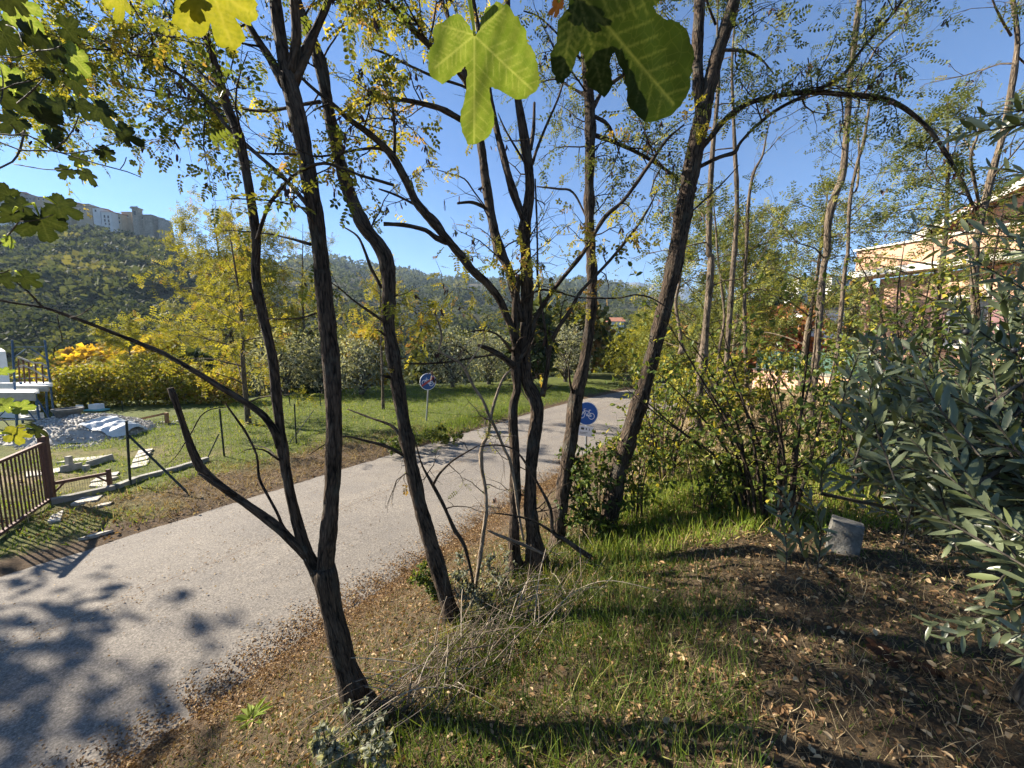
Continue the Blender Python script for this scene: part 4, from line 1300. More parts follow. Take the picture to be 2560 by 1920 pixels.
feathery('locust_tree', 'light green locust filling the gap behind the leaning trunk', foot(1740, 960, 17), 8.5, 8, 'leaf_locust_green', (.6, .22), 34, .3, .5, .5, group=GROVE)
feathery('locust_tree', 'light green locust behind the third grove trunk', foot(1830, 930, 20), 9.0, 9, 'leaf_locust_green', (.65, .22), 30, .2, .46, .5, group=GROVE)
feathery('locust_tree', 'yellowish locust at the bend of the road', foot(1620, 940, 26), 5.5, 10, 'leaf_locust_yellow', (.35, .2), 26, 0, .5, .5, lowest=.12, group=GROVE)
feathery('locust_tree', 'leafy locust behind the bowed trunk, in front of the pink house', foot(2000, 950, 12), 6.5, 11, 'leaf_locust_green', (.6, .22), 24, .4, .45, .34, group=GROVE)
feathery('locust_tree', 'airy locust hanging over the pink house wall at the right', foot(2330, 940, 10), 7.5, 12, 'leaf_locust_green', (.55, .22), 30, -.4, .5, .30, group=GROVE)

# ------------------------------------------------------------------ individual trees at the valley edge
VAL = 'trees along the valley edge'
for i, (px, py, Y, h, w, mat, var, lab) in enumerate([
    (245, 1000, 34, 6.2, 5.6, 'leaf_gold', (.6, .25), 'round golden tree below the hillside, left of the yellow locusts'),
    (165, 1010, 33, 5.4, 5.0, 'leaf_locust_yellow', (.5, .25), 'yellow-green tree between the scaffold and the golden tree'),
    (400, 1010, 30, 5.6, 4.6, 'leaf_gold', (.35, .25), 'tall golden-yellow tree right of the round golden one'),
    (320, 985, 46, 7.5, 6.5, 'leaf_wood', (.6, .2), 'dull green tree behind the two golden trees'),
    (110, 960, 52, 9.0, 9.0, 'leaf_wood', (.7, .18), 'broad green oak above the scaffold'),
    (215, 930, 60, 9.0, 9.0, 'leaf_wood', (.62, .18), 'green oak above the round golden tree'),
    (205, 905, 66, 5.0, 6.0, 'leaf_russet', (.6, .3), 'dark red bush among the oaks at the hill foot'),
    (300, 905, 66, 5.0, 6.5, 'leaf_russet', (.5, .3), 'russet red bush right of the dark red one'),
    (470, 1000, 22, 2.5, 2.8, 'leaf_evergreen', (.95, .2), 'dark glossy evergreen bush behind the wooden frame'),
    (850, 960, 38, 6.5, 6.0, 'leaf_wood', (.75, .2), 'olive-brown tree behind the bent trunk'),
    (780, 985, 30, 5.0, 5.0, 'leaf_wood', (.5, .25), 'dull green tree between the forked trunk and the bent trunk'),
    (905, 975, 30, 4.6, 4.4, 'leaf_gold', (.2, .3), 'orange-tinted small tree left of the bent trunk'),
    (1330, 960, 24, 5.2, 3.2, 'leaf_evergreen', (.75, .25), 'dense dark evergreen right behind the stem clump'),
    (1100, 955, 34, 5.0, 6.0, 'leaf_wood', (.6, .2), 'grey-green tree on the far side of the lawn'),
    (1440, 935, 32, 5.5, 6.0, 'leaf_wood', (.65, .25), 'brownish thicket tree beyond the lawn, left of the sign'),
]):
    bg_tree('tree', lab, 'tree', foot(px, py, Y), h, w, 20 + i, mat, n=2200, size=.34 + Y * .006, var=var, group=VAL, trunk_h=.2, nb=14)

for i, (px, Y, h, w, var, lab) in enumerate([
    (170, 16.5, 1.7, 2.6, (.55, .25), 'yellow-leaved hedge bush directly behind the stone basin'),
    (260, 17.0, 1.6, 2.8, (.5, .25), 'yellow-leaved hedge bush behind the white box'),
    (350, 17.5, 1.9, 2.8, (.35, .25), 'yellow-green hedge bush left of the timber frame'),
    (450, 18.0, 1.8, 2.6, (.6, .25), 'yellow-green hedge bush seen through the timber frame'),
    (560, 18.0, 1.5, 2.4, (.7, .25), 'bright yellow hedge bush right of the timber frame'),
]):
    bg_tree('hedge_bush', lab, 'bush', foot(px, 1060, Y), h, w, 140 + i, 'leaf_locust_yellow', n=3200, size=.115, var=var, group='hedge along the yard end', trunk_h=.05, nb=16, rad=.03)

# olives along the lawn
for i, (px, py, Y, h, w, lab) in enumerate([
    (715, 1020, 21, 3.4, 3.6, 'silver-green olive at the left end of the olive row'),
    (810, 1018, 22, 3.2, 3.4, 'silver-green olive between the forked trunk and the bent trunk'),
    (905, 1012, 20.5, 3.0, 3.6, 'silver-green olive with a dark trunk left of the crossed-out sign'),
    (1130, 975, 24, 3.6, 4.6, 'broad olive with a thick twisted trunk right of the crossed-out sign'),
    (1222, 968, 26, 3.4, 4.0, 'olive behind the pale slanting stem'),
    (1414, 952, 27, 3.8, 4.2, 'olive with a dark forked trunk beyond the lawn, above the road'),
]):
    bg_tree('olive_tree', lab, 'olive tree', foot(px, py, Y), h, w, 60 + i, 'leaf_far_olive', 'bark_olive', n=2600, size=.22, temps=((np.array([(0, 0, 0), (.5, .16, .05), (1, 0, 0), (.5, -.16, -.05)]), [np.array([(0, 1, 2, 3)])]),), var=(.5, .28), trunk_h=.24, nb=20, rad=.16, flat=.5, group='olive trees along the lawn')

# bushes and young trees right of the road, from the bend to the grove
BUSH = 'bushes beyond the bend of the road'
for i, (px, py, Y, h, w, mat, var, lab) in enumerate([
    (1510, 935, 38, 4.2, 7.0, 'leaf_locust_yellow', (.2, .2), 'yellowish bush bank left of the leaning trunk, below the far red roof'),
    (1580, 940, 42, 4.8, 8.0, 'leaf_locust_yellow', (.15, .2), 'taller yellowish bush touching the leaning trunk'),
    (1700, 950, 34, 5.0, 6.0, 'leaf_wood', (.85, .15), 'olive-green bush right behind the leaning trunk'),
    (1780, 950, 30, 4.6, 6.0, 'leaf_locust_green', (.6, .2), 'green bush between the first two grove trunks'),
    (1870, 950, 26, 4.6, 5.5, 'leaf_locust_green', (.7, .2), 'green bush right of the slimmest grove trunk'),
    (1950, 930, 24, 4.2, 5.0, 'leaf_russet', (.9, .2), 'rust-tinged bush left of the bowed trunk'),
    (2080, 900, 30, 6.5, 7.0, 'leaf_wood', (.8, .15), 'grey-green tree left of the pink house'),
]):
    bg_tree('bush', lab, 'bush', foot(px, py, Y), h, w, 80 + i, mat, n=2200, size=.36, var=var, group=BUSH, trunk_h=.08, nb=14)

# dark pine behind the grove
r = np.random.default_rng(88)
pb = foot(1915, 930, 40)
pine = thing('pine_tree', 'dark pine rising behind the slim grove trunks', 'pine', pb)
wood, lv = MB(), MB()
ph = 12.5
P = catmull(np.array([pb - (0, 0, .3), pb + (.1, 0, ph * .5), pb + (.3, 0, ph)]), .6)
wood.tube(P, np.linspace(.22, .04, len(P)), 8)
blobs = []
for i in range(22):
    f = .22 + .75 * i / 22
    a = i * 2.4
    L = (1.02 - f) * 4.2 + .5
    c = pb + np.array((math.cos(a) * L * .62, math.sin(a) * L * .62, ph * f))
    wood.tube(np.array([pb + (0.1 * f, 0, ph * f - .3), c]), [.05, .02], 4)
    blobs.append((c, np.array((L * .5, L * .5, .55))))
leafy(lv, r, blobs, 4200, .42, (LEAF_QUAD,), (.35, .25))
wood.build('trunk', MATS['bark_far'], pine, True)
lv.build('crown', MATS['leaf_evergreen'], pine)

# ------------------------------------------------------------------ the wooded hillsides: one mass
r = np.random.default_rng(5)
wm = MB()
TPL = []
for s in range(8):
    fine = s >= 5
    q, dirs = clump_points(r, 140 if fine else 62, (0, 0, .42), (.5, .5, .46), .5 if fine else .55)
    q[:, 2] = np.abs(q[:, 2])
    mbt = MB()
    mbt.scatter(*LEAF_QUAD, q, dirs * .8 + r.normal(0, .6, q.shape), dirs + r.normal(0, .4, q.shape), r.uniform(.09, .19, len(q)) if fine else r.uniform(.18, .34, len(q)), np.zeros(len(q)))
    TPL.append((np.concatenate(mbt.v), [np.concatenate(mbt.f[4])]))
N = 3500
u = r.uniform(-120, 2150, N)
yc = np.interp(u, CU, CY)
f = r.random(N) ** 1.35
Yw = 58 + (yc * 1.01 - 58) * f
xw = (u - 1280) / FPX * Yw
zw = land(xw, Yw)
keep = (np.hypot(xw, Yw) > 55) & ~((u > 1600) & (u < 1800) & (Yw > 650)) & (fbm(xw / 60, Yw / 60, 31) < np.where(Yw > 350, .22, .55))
keep &= ~((u < 440) & (f > .965))
keep &= ~((u > 1850) & (Yw < 75))
xw, Yw, zw, u = xw[keep], Yw[keep], zw[keep], u[keep]
sz = r.uniform(4.5, 9.0, len(xw)) * np.clip(Yw / 260, 1, 2.6)
pos = np.stack([xw, Yw, zw - .4], 1)
a = r.uniform(0, 2 * PI, len(xw))
D = np.stack([np.cos(a), np.sin(a), 0 * a], 1)
S3 = np.stack([sz, sz, sz * r.uniform(.65, 1.05, len(xw))], 1)
patch = fbm(xw / 45, Yw / 45, 17)
vv = np.clip(.42 + .35 * patch + r.normal(0, .16, len(xw)), 0, .97)
w = np.where(Yw < 120, r.integers(5, 8, len(xw)), r.integers(0, 5, len(xw)))
for k in range(8):
    m = w == k
    if m.any():
        wm.scatter(TPL[k][0], TPL[k][1], pos[m], D[m], np.tile((0, 0, 1.0), (m.sum(), 1)), S3[m], vv[m])
o = wm.build('hillside_wood', MATS['leaf_wood'], None, False, 'stuff')
tag(o, 'dense autumn wood covering the slopes below the hill town', 'wood')

# ------------------------------------------------------------------ hill town
def zr(x0, y0):
    return x0 / 5.144, 460 + y0 / 5.144


TY = 236
TOWN = 'houses of the hill town'


def town_house(label, x0, x1, yt, yb, mat, Y=TY, wins=(), roof='flat', dep=9, name='town_house', skew=0.0):
    """a house between zoom columns x0..x1, eaves at yt, foot at yb; wins: (col, row, w, h) in zoom px"""
    pa, pb = zr(x0, yt), zr(x1, yb)
    a, b = at(pa[0], pa[1], Y), at(pb[0], pb[1], Y)
    xl, xr_, zt, zb = a[0], b[0], a[2], b[2] - 9
    t = thing(name, label, 'house', ((xl + xr_) / 2, Y + dep / 2, zb), TOWN)
    m = MB()
    m.box(((xl + xr_) / 2, Y + dep / 2, (zt + zb) / 2), (xr_ - xl, dep, zt - zb))
    m.build('wall', MATS[mat], t)
    rf = MB()
    if roof == 'flat':
        rf.box(((xl + xr_) / 2, Y + dep / 2, zt + .15), (xr_ - xl + .6, dep + .6, .3))
    else:
        e, hgt = .4, roof
        V = [(xl - e, Y - e, zt), (xr_ + e, Y - e, zt), (xr_ + e, Y + dep + e, zt), (xl - e, Y + dep + e, zt), (xl - e, Y + dep / 2, zt + hgt), (xr_ + e, Y + dep / 2, zt + hgt)]
        rf.add(V, [(0, 1, 5, 4), (2, 3, 4, 5)])
        rf.add([V[0], V[4], V[3]], [(0, 1, 2)])
        rf.add([V[1], V[2], V[5]], [(0, 1, 2)])
        rf.add([V[0], V[3], V[2], V[1]], [(0, 1, 2, 3)])
    rf.build('roof', MATS['roof_tile' if roof != 'flat' else 'town_stone'], t)
    for (wx, wy, ww, wh) in wins:
        p = zr(wx, wy)
        c = at(p[0], p[1], Y)
        k = .0446  # metres per zoom px at this distance
        w = MB()
        w.box((c[0], Y - .05, c[2]), (ww * k, .25, wh * k))
        wo = w.build('window', MATS['shutter_dark'], t)
        f = MB()
        f.box((c[0], Y - .12, c[2] - wh * k / 2 - .08), (ww * k + .4, .35, .14))
        f.build('sill', MATS['town_white'], wo)


town_house('broad grey block at the left end of the hill town', -60, 245, 95, 330, 'town_grey', wins=[(60, 170, 14, 26), (120, 175, 14, 26), (180, 185, 14, 26)], roof=1.2)
town_house('pale low house below the broad grey block', -40, 205, 315, 450, 'town_white', Y=228, wins=[(50, 365, 14, 26), (150, 370, 14, 26)], roof=1.0)
town_house('grey house with three small windows second from the left', 250, 420, 140, 330, 'town_grey', wins=[(350, 190, 12, 24), (390, 195, 12, 24)], Y=240)
town_house('long grey row of houses behind the fig leaf', 410, 690, 170, 320, 'town_ochre', wins=[(500, 195, 12, 24), (560, 200, 12, 24), (640, 205, 12, 24)], Y=242)
town_house('long stone house with a window row below the grey row', 395, 745, 295, 460, 'town_grey', Y=230, wins=[(440, 335, 12, 26), (520, 340, 12, 26), (625, 350, 14, 26), (690, 355, 12, 26)], roof=1.2)
town_house('brown house with a sloping roof near the middle of the town', 690, 905, 225, 400, 'town_ochre', wins=[(760, 270, 12, 24), (840, 275, 12, 24)], roof=1.0)
town_house('small square block on the town skyline', 930, 1020, 246, 320, 'town_grey', Y=242)
town_house('small pale parapet block on the town skyline', 1040, 1150, 262, 330, 'town_ochre', Y=243)
town_house('beige house with a row of pale windows left of the white houses', 965, 1188, 290, 420, 'town_ochre', wins=[(1030, 330, 14, 28), (1090, 335, 14, 28), (1135, 342, 14, 28)])
town_house('narrow white house beside the beige one', 1186, 1296, 306, 440, 'town_white', Y=234, wins=[(1230, 345, 16, 26)], roof=.8)
town_house('tall white house with three rows of dark windows on the cliff edge', 1298, 1446, 358, 545, 'town_white', Y=232, wins=[(1345, 418, 17, 34), (1393, 424, 17, 34), (1350, 468, 17, 34), (1400, 474, 17, 34), (1408, 518, 14, 24), (1360, 512, 14, 24)], roof=.8)
town_house('yellowish house right of the tall white one', 1446, 1565, 385, 540, 'town_ochre', wins=[(1490, 438, 14, 26), (1535, 440, 14, 26), (1495, 490, 16, 30), (1538, 495, 14, 28)], roof=.9)
town_house('low ochre house left of the tower', 1560, 1690, 365, 470, 'town_ochre', Y=240, wins=[(1605, 410, 13, 24), (1645, 412, 13, 24)])
town_house('low stone house right of the tower', 1775, 1960, 400, 520, 'town_stone', Y=240, wins=[(1830, 440, 13, 24)])
# bell tower
pa = at(*zr(1684, 312), 237)
pb = at(*zr(1776, 520), 237)
t = thing('tower', 'square stone tower standing above the right end of the town', 'tower', ((pa[0] + pb[0]) / 2, 239, pb[2] - 6))
m = MB()
W = pb[0] - pa[0]
cx = (pa[0] + pb[0]) / 2
m.box((cx, 239, (pa[2] + pb[2] - 6) / 2), (W, W, pa[2] - pb[2] + 6))
m.build('wall', MATS['town_stone'], t)
m = MB()
m.box((cx - .2, 239, pa[2] + .35), (W + .9, W + .9, .7))
for i in range(4):
    m.box((cx - W / 2 + i * W / 3, 239 - W / 2, pa[2] + .95), (.55, .5, .55))
m.build('parapet', MATS['town_stone'], t)
m = MB()
m.box((cx, 239 - W / 2, pa[2] - 2.6), (1.1, .3, 2.2))
m.build('belfry_opening', MATS['shutter_dark'], t)
# rounded bastion at the cliff end
pa = at(*zr(1955, 440), 238)
pb = at(*zr(2120, 650), 238)
t = thing('bastion', 'rounded stone bastion at the cliff end of the town', 'bastion', ((pa[0] + pb[0]) / 2, 243, pb[2] - 8))
m = MB()
cx, W = (pa[0] + pb[0]) / 2, pb[0] - pa[0]
m.tube([(cx, 243, pb[2] - 8), (cx, 243, pb[2]), (cx - .5, 243, pa[2])], [W * .58, W * .55, W * .46], 20)
m.build('wall', MATS['town_stone'], t, True)
m = MB()
m.tube([(cx - 1.5, 242, pa[2] - .3), (cx - 1.5, 242, pa[2] + 1.1)], [W * .30, W * .30], 14)
m.build('parapet', MATS['town_stone'], t)

# far farmhouse with a red roof
p = foot(1542, 822, 95)
p[2] = at(1542, 822, 95)[2]
t = thing('farmhouse', 'tiny white farmhouse with a red roof far across the valley', 'house', (p[0], p[1] + 2, p[2] - 6))
m = MB()
m.box((p[0], 97.5, p[2] - 1.5), (3.6, 4.6, 6.6))
m.build('wall', MATS['town_white'], t)
m = MB()
zt = p[2] + 1.8
V = [(p[0] - 2.1, 94.9, zt), (p[0] + 2.1, 94.9, zt), (p[0] + 2.1, 100.1, zt), (p[0] - 2.1, 100.1, zt), (p[0] - 2.1, 97.5, zt + 1.1), (p[0] + 2.1, 97.5, zt + 1.1)]
m.add(V, [(0, 1, 5, 4), (2, 3, 4, 5), (0, 3, 2, 1)])
m.add([V[0], V[4], V[3]], [(0, 1, 2)])
m.add([V[1], V[2], V[5]], [(0, 1, 2)])
m.build('roof', MATS['roof_tile'], t)
m = MB()
m.box((p[0] + .7, 95.15, p[2]), (.6, .2, 1.0))
m.build('window', MATS['window_dark'], t)

# white houses on the rise behind the grove
for i, (px, py, w, h, lab) in enumerate([(2030, 705, 7.5, 4.0, 'white house on the rise behind the grove, left of the pink house'), (2105, 700, 6.5, 4.5, 'white house partly hidden by the pink house eave')]):
    Y = 118 + 8 * i
    c = at(px, py, Y)
    t = thing('far_house', lab, 'house', (c[0], Y + 3, c[2] - 8), 'white houses on the rise')
    m = MB()
    m.box((c[0], Y + 3, c[2] - 4), (w, 6, 10))
    m.build('wall', MATS['town_white'], t)
    m = MB()
    m.box((c[0], Y + 3, c[2] + 1.15), (w + .8, 6.8, .3))
    m.build('roof', MATS['roof_tile'], t)
    for k in range(2):
        m = MB()
        m.box((c[0] - w / 4 + k * w / 2, Y - .05, c[2] - .6), (.9, .2, 1.3))
        m.build('window', MATS['window_dark'], t)


# ------------------------------------------------------------------ pink house on the right
A0 = np.array((13.2, 15.4))
dr = np.array((.45, -.893))      # facade direction, towards the camera
nr = np.array((-.893, -.45))     # facade normal, towards road and sun
HZ = 1.2


def hp(s, o, z):
    q = A0 + dr * s + nr * o
    return np.array((q[0], q[1], z))


ph_ = thing('pink_house', 'salmon pink rendered house with white eaves behind the trees on the right', 'house', hp(5, -3, HZ))
rzh = math.atan2(dr[1], dr[0])


def hbox(name, s0, s1, o0, o1, z0, z1, mat, parent=None):
    m = MB()
    m.box(hp((s0 + s1) / 2, (o0 + o1) / 2, (z0 + z1) / 2), (s1 - s0, abs(o1 - o0), z1 - z0), rzh)
    return m.build(name, MATS[mat], parent or ph_)


hbox('wall', .6, 13, -7, -.85, HZ, 5.45, 'pink_plaster')
# balcony slab running along the front with white edge, its soffit in shade
sl = hbox('balcony', -.2, 13.2, -1.4, -.3, 5.55, 5.78, 'trim_white')
hbox('balcony_parapet', 0, 13, -.5, -.33, 5.8, 6.55, 'pink_plaster', sl)
hbox('balcony_coping', -.08, 13.1, -.56, -.26, 6.552, 6.62, 'trim_white', sl)
# gable storey with sloping eaves
m = MB()
zt = 5.79
V = [hp(2.2, -1.5, zt), hp(12, -1.5, zt), hp(12, -1.5, zt + 1.6), hp(7.0, -1.5, zt + 3.4), hp(2.2, -1.5, zt + 1.2)]
V += [q + np.array((-nr[0] * 5, -nr[1] * 5, 0)) for q in V]
m.add(V, [(0, 1, 2, 3, 4)])
m.f.setdefault(5, []).append(np.array([[9, 8, 7, 6, 5]], np.int32))
m.f.setdefault(4, []).append(np.array([[0, 5, 6, 1], [1, 6, 7, 2], [2, 7, 8, 3], [3, 8, 9, 4], [4, 9, 5, 0]], np.int32))
m.build('gable_wall', MATS['pink_plaster'], ph_)
for s0, z0, s1, z1 in ((1.4, zt + .98, 7.0, zt + 3.55), (12.8, zt + 1.45, 7.0, zt + 3.55)):
    m = MB()
    a, b = hp(s0, -.9, z0), hp(s1, -.9, z1)
    a2, b2 = hp(s0, -7, z0), hp(s1, -7, z1)
    th = np.array((0, 0, .2))
    m.add([a, b, b2, a2, a + th, b + th, b2 + th, a2 + th], [(0, 3, 2, 1), (4, 5, 6, 7), (0, 1, 5, 4), (1, 2, 6, 5), (2, 3, 7, 6), (3, 0, 4, 7)])
    ro = m.build('roof', MATS['roof_tile'], ph_)
    m = MB()
    m.bar(hp(s0, -.86, z0 + .02), hp(s1, -.86, z1 + .02), .08, .2)
    m.build('fascia', MATS['trim_white'], ro)
for s0, s1, z0, z1, o in ((8.2, 9.2, 6.7, 8.0, -1.5), (2.6, 3.4, 3.0, 4.5, -.85), (5.6, 6.8, 2.9, 4.5, -.85), (8.6, 9.6, 2.9, 4.5, -.85), (6.0, 6.8, 6.7, 7.9, -1.5)):
    w = hbox('window', s0, s1, o, o + .06, z0, z1, 'window_dark')
    hbox('frame', s0 - .1, s1 + .1, o, o + .04, z0 - .1, z1 + .1, 'trim_white', w)
    hbox('sill', s0 - .16, s1 + .16, o, o + .14, z0 - .19, z0 - .11, 'trim_white', w)
    hbox('shutter', s0 - .52, s0 - .12, o, o + .07, z0, z1, 'shutter', w)
    hbox('shutter', s1 + .12, s1 + .52, o, o + .07, z0, z1, 'shutter', w)
for s in (0.2, 4.6, 9.8):
    hbox('column', s, s + .22, -.75, -.53, HZ, 5.54, 'pink_plaster')
# lower tiled porch roof
m = MB()
a, b = hp(4.2, .1, 4.55), hp(8.4, .1, 4.55)
a2, b2 = hp(4.2, -.83, 5.05), hp(8.4, -.83, 5.05)
th = np.array((0, 0, .14))
m.add([a, b, b2, a2, a + th, b + th, b2 + th, a2 + th], [(0, 3, 2, 1), (4, 5, 6, 7), (0, 1, 5, 4), (1, 2, 6, 5), (2, 3, 7, 6), (3, 0, 4, 7)])
m.build('porch_roof', MATS['roof_tile'], ph_)

# terrace wall with green netting in front of the house
t = thing('terrace_wall', 'low pale terrace wall topped by green netting left of the pink house', 'wall', (11, 14.5, 1.1))
A, B = at(1890, 925, 17.5), at(2190, 905, 12.2)
za = 1.75
m = MB()
m.bar((A[0], A[1], za - .6), (B[0], B[1], za - .6), .25, 1.3)
m.build('wall', MATS['pink_plaster'], t)
m = MB()
m.bar((A[0], A[1], za + .1), (B[0], B[1], za + .1), .34, .1)
m.build('coping', MATS['concrete'], t)
m = MB()
m.bar((A[0], A[1], za + .52), (B[0], B[1], za + .52), .02, .74)
m.build('netting', MATS['green_net'], t)
for k in range(6):
    q = A + (B - A) * k / 5
    m = MB()
    m.tube([(q[0], q[1] - .05, za), (q[0], q[1] - .05, za + 1.0)], [.03, .03], 6)
    m.build('post', MATS['steel_grey'], t)
# small white outbuilding with a red panel
c = at(2058, 820, 26)
t = thing('outbuilding', 'small white outbuilding with a red panel seen between two grove trunks', 'shed', (c[0], 28, c[2] - 2.2))
m = MB()
m.box((c[0], 28, c[2] - .6), (2.7, 4, 3.6))
m.build('wall', MATS['white_plaster'], t)
m = MB()
m.box((c[0], 28, c[2] + 1.28), (3.0, 4.3, .12))
m.build('roof', MATS['concrete'], t)
cc = at(2078, 812, 25.95)
m = MB()
m.box((cc[0], 25.96, cc[2]), (.36, .06, .5))
pn = m.build('red_panel', MATS['red_panel'], t)
for k in (-1, 1):
    m = MB()
    m.box((cc[0] + k * .07, 25.91, cc[2] - .08), (.03, .02, .28))
    m.build('stripe', MATS['sign_white'], pn)

# ------------------------------------------------------------------ house under scaffolding at the left edge
hs = thing('scaffold_house', 'unfinished white house wrapped in scaffolding at the left edge', 'house', (-22, 18, -3))


def wbox(name, px0, px1, py0, py1, Y0, Y1, mat, parent, zb=None):
    a, b = at(px0, py0, Y0), at(px1, py1, Y0)
    z0 = b[2] if zb is None else zb
    m = MB()
    m.box(((a[0] + b[0]) / 2, (Y0 + Y1) / 2, (a[2] + z0) / 2), (b[0] - a[0], Y1 - Y0, a[2] - z0))
    return m.build(name, MATS[mat], parent)


Fp, Bp = at(14, 878, 15.5), at(4, 878, 24)
m = MB()
zt0 = Fp[2]
FT = [(-48, 15.5), (Fp[0], 15.5), (Bp[0], 24), (-48, 24)]
m.add([(x_, y_, z_) for z_ in (-3, zt0) for x_, y_ in FT], [(3, 2, 1, 0), (4, 5, 6, 7), (0, 1, 5, 4), (1, 2, 6, 5), (2, 3, 7, 6), (3, 0, 4, 7)])
m.build('wall', MATS['white_plaster'], hs)
Fp, Bp = at(40, 1000, 14.2), at(36, 1000, 15.45)
m = MB()
FT = [(-48, 14.2), (Fp[0], 14.2), (Bp[0], 15.45), (-48, 15.45)]
m.add([(x_, y_, z_) for z_ in (-3, Fp[2]) for x_, y_ in FT], [(3, 2, 1, 0), (4, 5, 6, 7), (0, 1, 5, 4), (1, 2, 6, 5), (2, 3, 7, 6), (3, 0, 4, 7)])
m.build('lower_wall', MATS['white_plaster'], hs)
wbox('insulation_board', -10, 33, 958, 984, 14.4, 14.6, 'white_plaster', hs)
sc = thing('scaffold', 'blue steel scaffold with planked decks and handrails on the white house', 'scaffold', (-16.5, 13.4, -2))
for (x0, y0, x1, y1, Y) in ((30, 850, 48, 1140, 14.1), (112, 850, 143, 1100, 14.1), (36, 955, 47, 1150, 12.7), (87, 975, 105, 1100, 12.7), (115, 975, 124, 1110, 13.4), (-30, 900, -22, 1150, 12.7), (52, 955, 60, 1120, 13.4)):
    m = MB()
    m.tube([at(x0, y0, Y), at(x1, y1, Y)], [.03, .03], 8)
    m.build('upright', MATS['scaffold_blue'], sc)
for (x0, y0, x1, y1, Y) in ((30, 868, 113, 867, 14.1), (36, 893, 66, 872, 14.1), (78, 872, 116, 897, 14.1), (38, 918, 120, 918, 14.1), (40, 947, 122, 942, 14.1), (-30, 1052, 110, 1046, 12.7), (-30, 1085, 108, 1078, 12.7), (60, 1040, 122, 1060, 13.4), (50, 1003, 104, 1070, 12.7), (88, 990, 124, 1046, 13.0), (-20, 1060, 40, 1000, 12.7)):
    m = MB()
    m.tube([at(x0, y0, Y), at(x1, y1, Y)], [.018, .018], 6)
    m.build('brace', MATS['scaffold_blue'], sc)


def deck(px0, px1, py, Y0, Y1, th, nplank):
    a, b = at(px0, py, Y0), at(px1, py, Y0)
    z = a[2]
    root = None
    k = (Y1 - Y0) / nplank
    e = MB()
    e.box(((a[0] + b[0]) / 2, Y0 - .03, z - th / 2), (b[0] - a[0], .05, th))
    root = e.build('toe_board', MATS['deck_edge'], sc)
    for i in range(nplank):
        m = MB()
        yy = Y0 + k * (i + .5)
        x0_, x1_ = a[0] * yy / Y0, b[0] * yy / Y0
        m.box(((x0_ + x1_) / 2, yy, z - .03 + .006 * (i % 2)), (x1_ - x0_, k - .02, .05))
        m.build('deck_plank', MATS['deck_white'], sc)


deck(44, 122, 964, 13.0, 14.3, .20, 5)
deck(-60, 89, 981, 12.0, 12.9, .26, 4)
deck(56, 92, 1026, 13.0, 14.2, .14, 5)
deck(56, 102, 1043, 12.9, 13.8, .10, 4)
m = MB()
hr_ = [at(45, 893, 13.7), at(85, 907, 13.7), at(103, 907, 13.7), at(118, 917, 13.7)]
m.tube(hr_, .03, 6)
hr1 = m.build('handrail', MATS['timber_grey'], sc)
m = MB()
m.tube([at(50, 915, 13.7), at(60, 913, 13.7), at(82, 923, 13.7), at(120, 945, 13.7)], .03, 6)
m.build('handrail', MATS['timber_grey'], sc)
for px in (46, 58, 71, 88, 105):
    m = MB()
    m.tube([at(px, 897 + (px - 46) * .25, 13.7), at(px + 4, 958, 13.7)], .022, 6)
    m.build('baluster', MATS['rust_brown'], sc)

# ------------------------------------------------------------------ yard: gate, low gate frame, fence, kerb
def zy(x, y):        # zoom 0..300,1100..1320
    return x * 300 / 2212, 1100 + y * 300 / 2212


gp = gnd(132, 1252)
YG = gp[1]
gate = thing('gate', 'rusty brown iron gate with thin bars and scrolls at the left edge', 'gate', gp)
pt = at(117, 1100, YG)
m = MB()
m.box((gp[0] - .03, gp[1], (pt[2] + gp[2]) / 2 + .02), (.11, .11, pt[2] - gp[2] + .1), .5)
post_o = m.build('post', MATS['rust_brown'], gate)
g0, g1 = gnd(0, 1345), gp
gd = unit(np.array((g0[0] - g1[0], g0[1] - g1[1], 0)))
zt_, zb_ = pt[2] - .04, gp[2] + .06
Lg = 1.9
m = MB()
m.bar(np.array((gp[0], gp[1], zt_)) + gd * .05, np.array((gp[0], gp[1], zt_)) + gd * Lg, .05, .045)
m.build('top_rail', MATS['rust_brown'], gate)
m = MB()
m.bar(np.array((gp[0], gp[1], zb_)) + gd * .05, np.array((gp[0], gp[1], zb_)) + gd * Lg, .05, .045)
m.build('bottom_rail', MATS['rust_brown'], gate)
nb = 17
for k in range(nb):
    q = np.array((gp[0], gp[1], 0)) + gd * (.11 + k * .108)
    m = MB()
    m.box((q[0], q[1], (zt_ + zb_) / 2), (.018, .018, zt_ - zb_ - .04), .5)
    m.build('bar', MATS['rust_brown'], gate)
    if k % 3 == 1 and k < 24:
        th = np.linspace(0, 1.7 * 2 * PI * .9, 18)
        rr_ = np.linspace(.055, .016, 18)
        zc = zb_ + .32 + .25 * (k % 2)
        S = np.array([np.array((q[0], q[1], zc)) + gd * (np.cos(t_) * r_ + .054) + np.array((0, 0, np.sin(t_) * r_)) for t_, r_ in zip(th, rr_)])
        m = MB()
        m.tube(S, .006, 5)
        m.build('scroll', MATS['rust_brown'], gate)
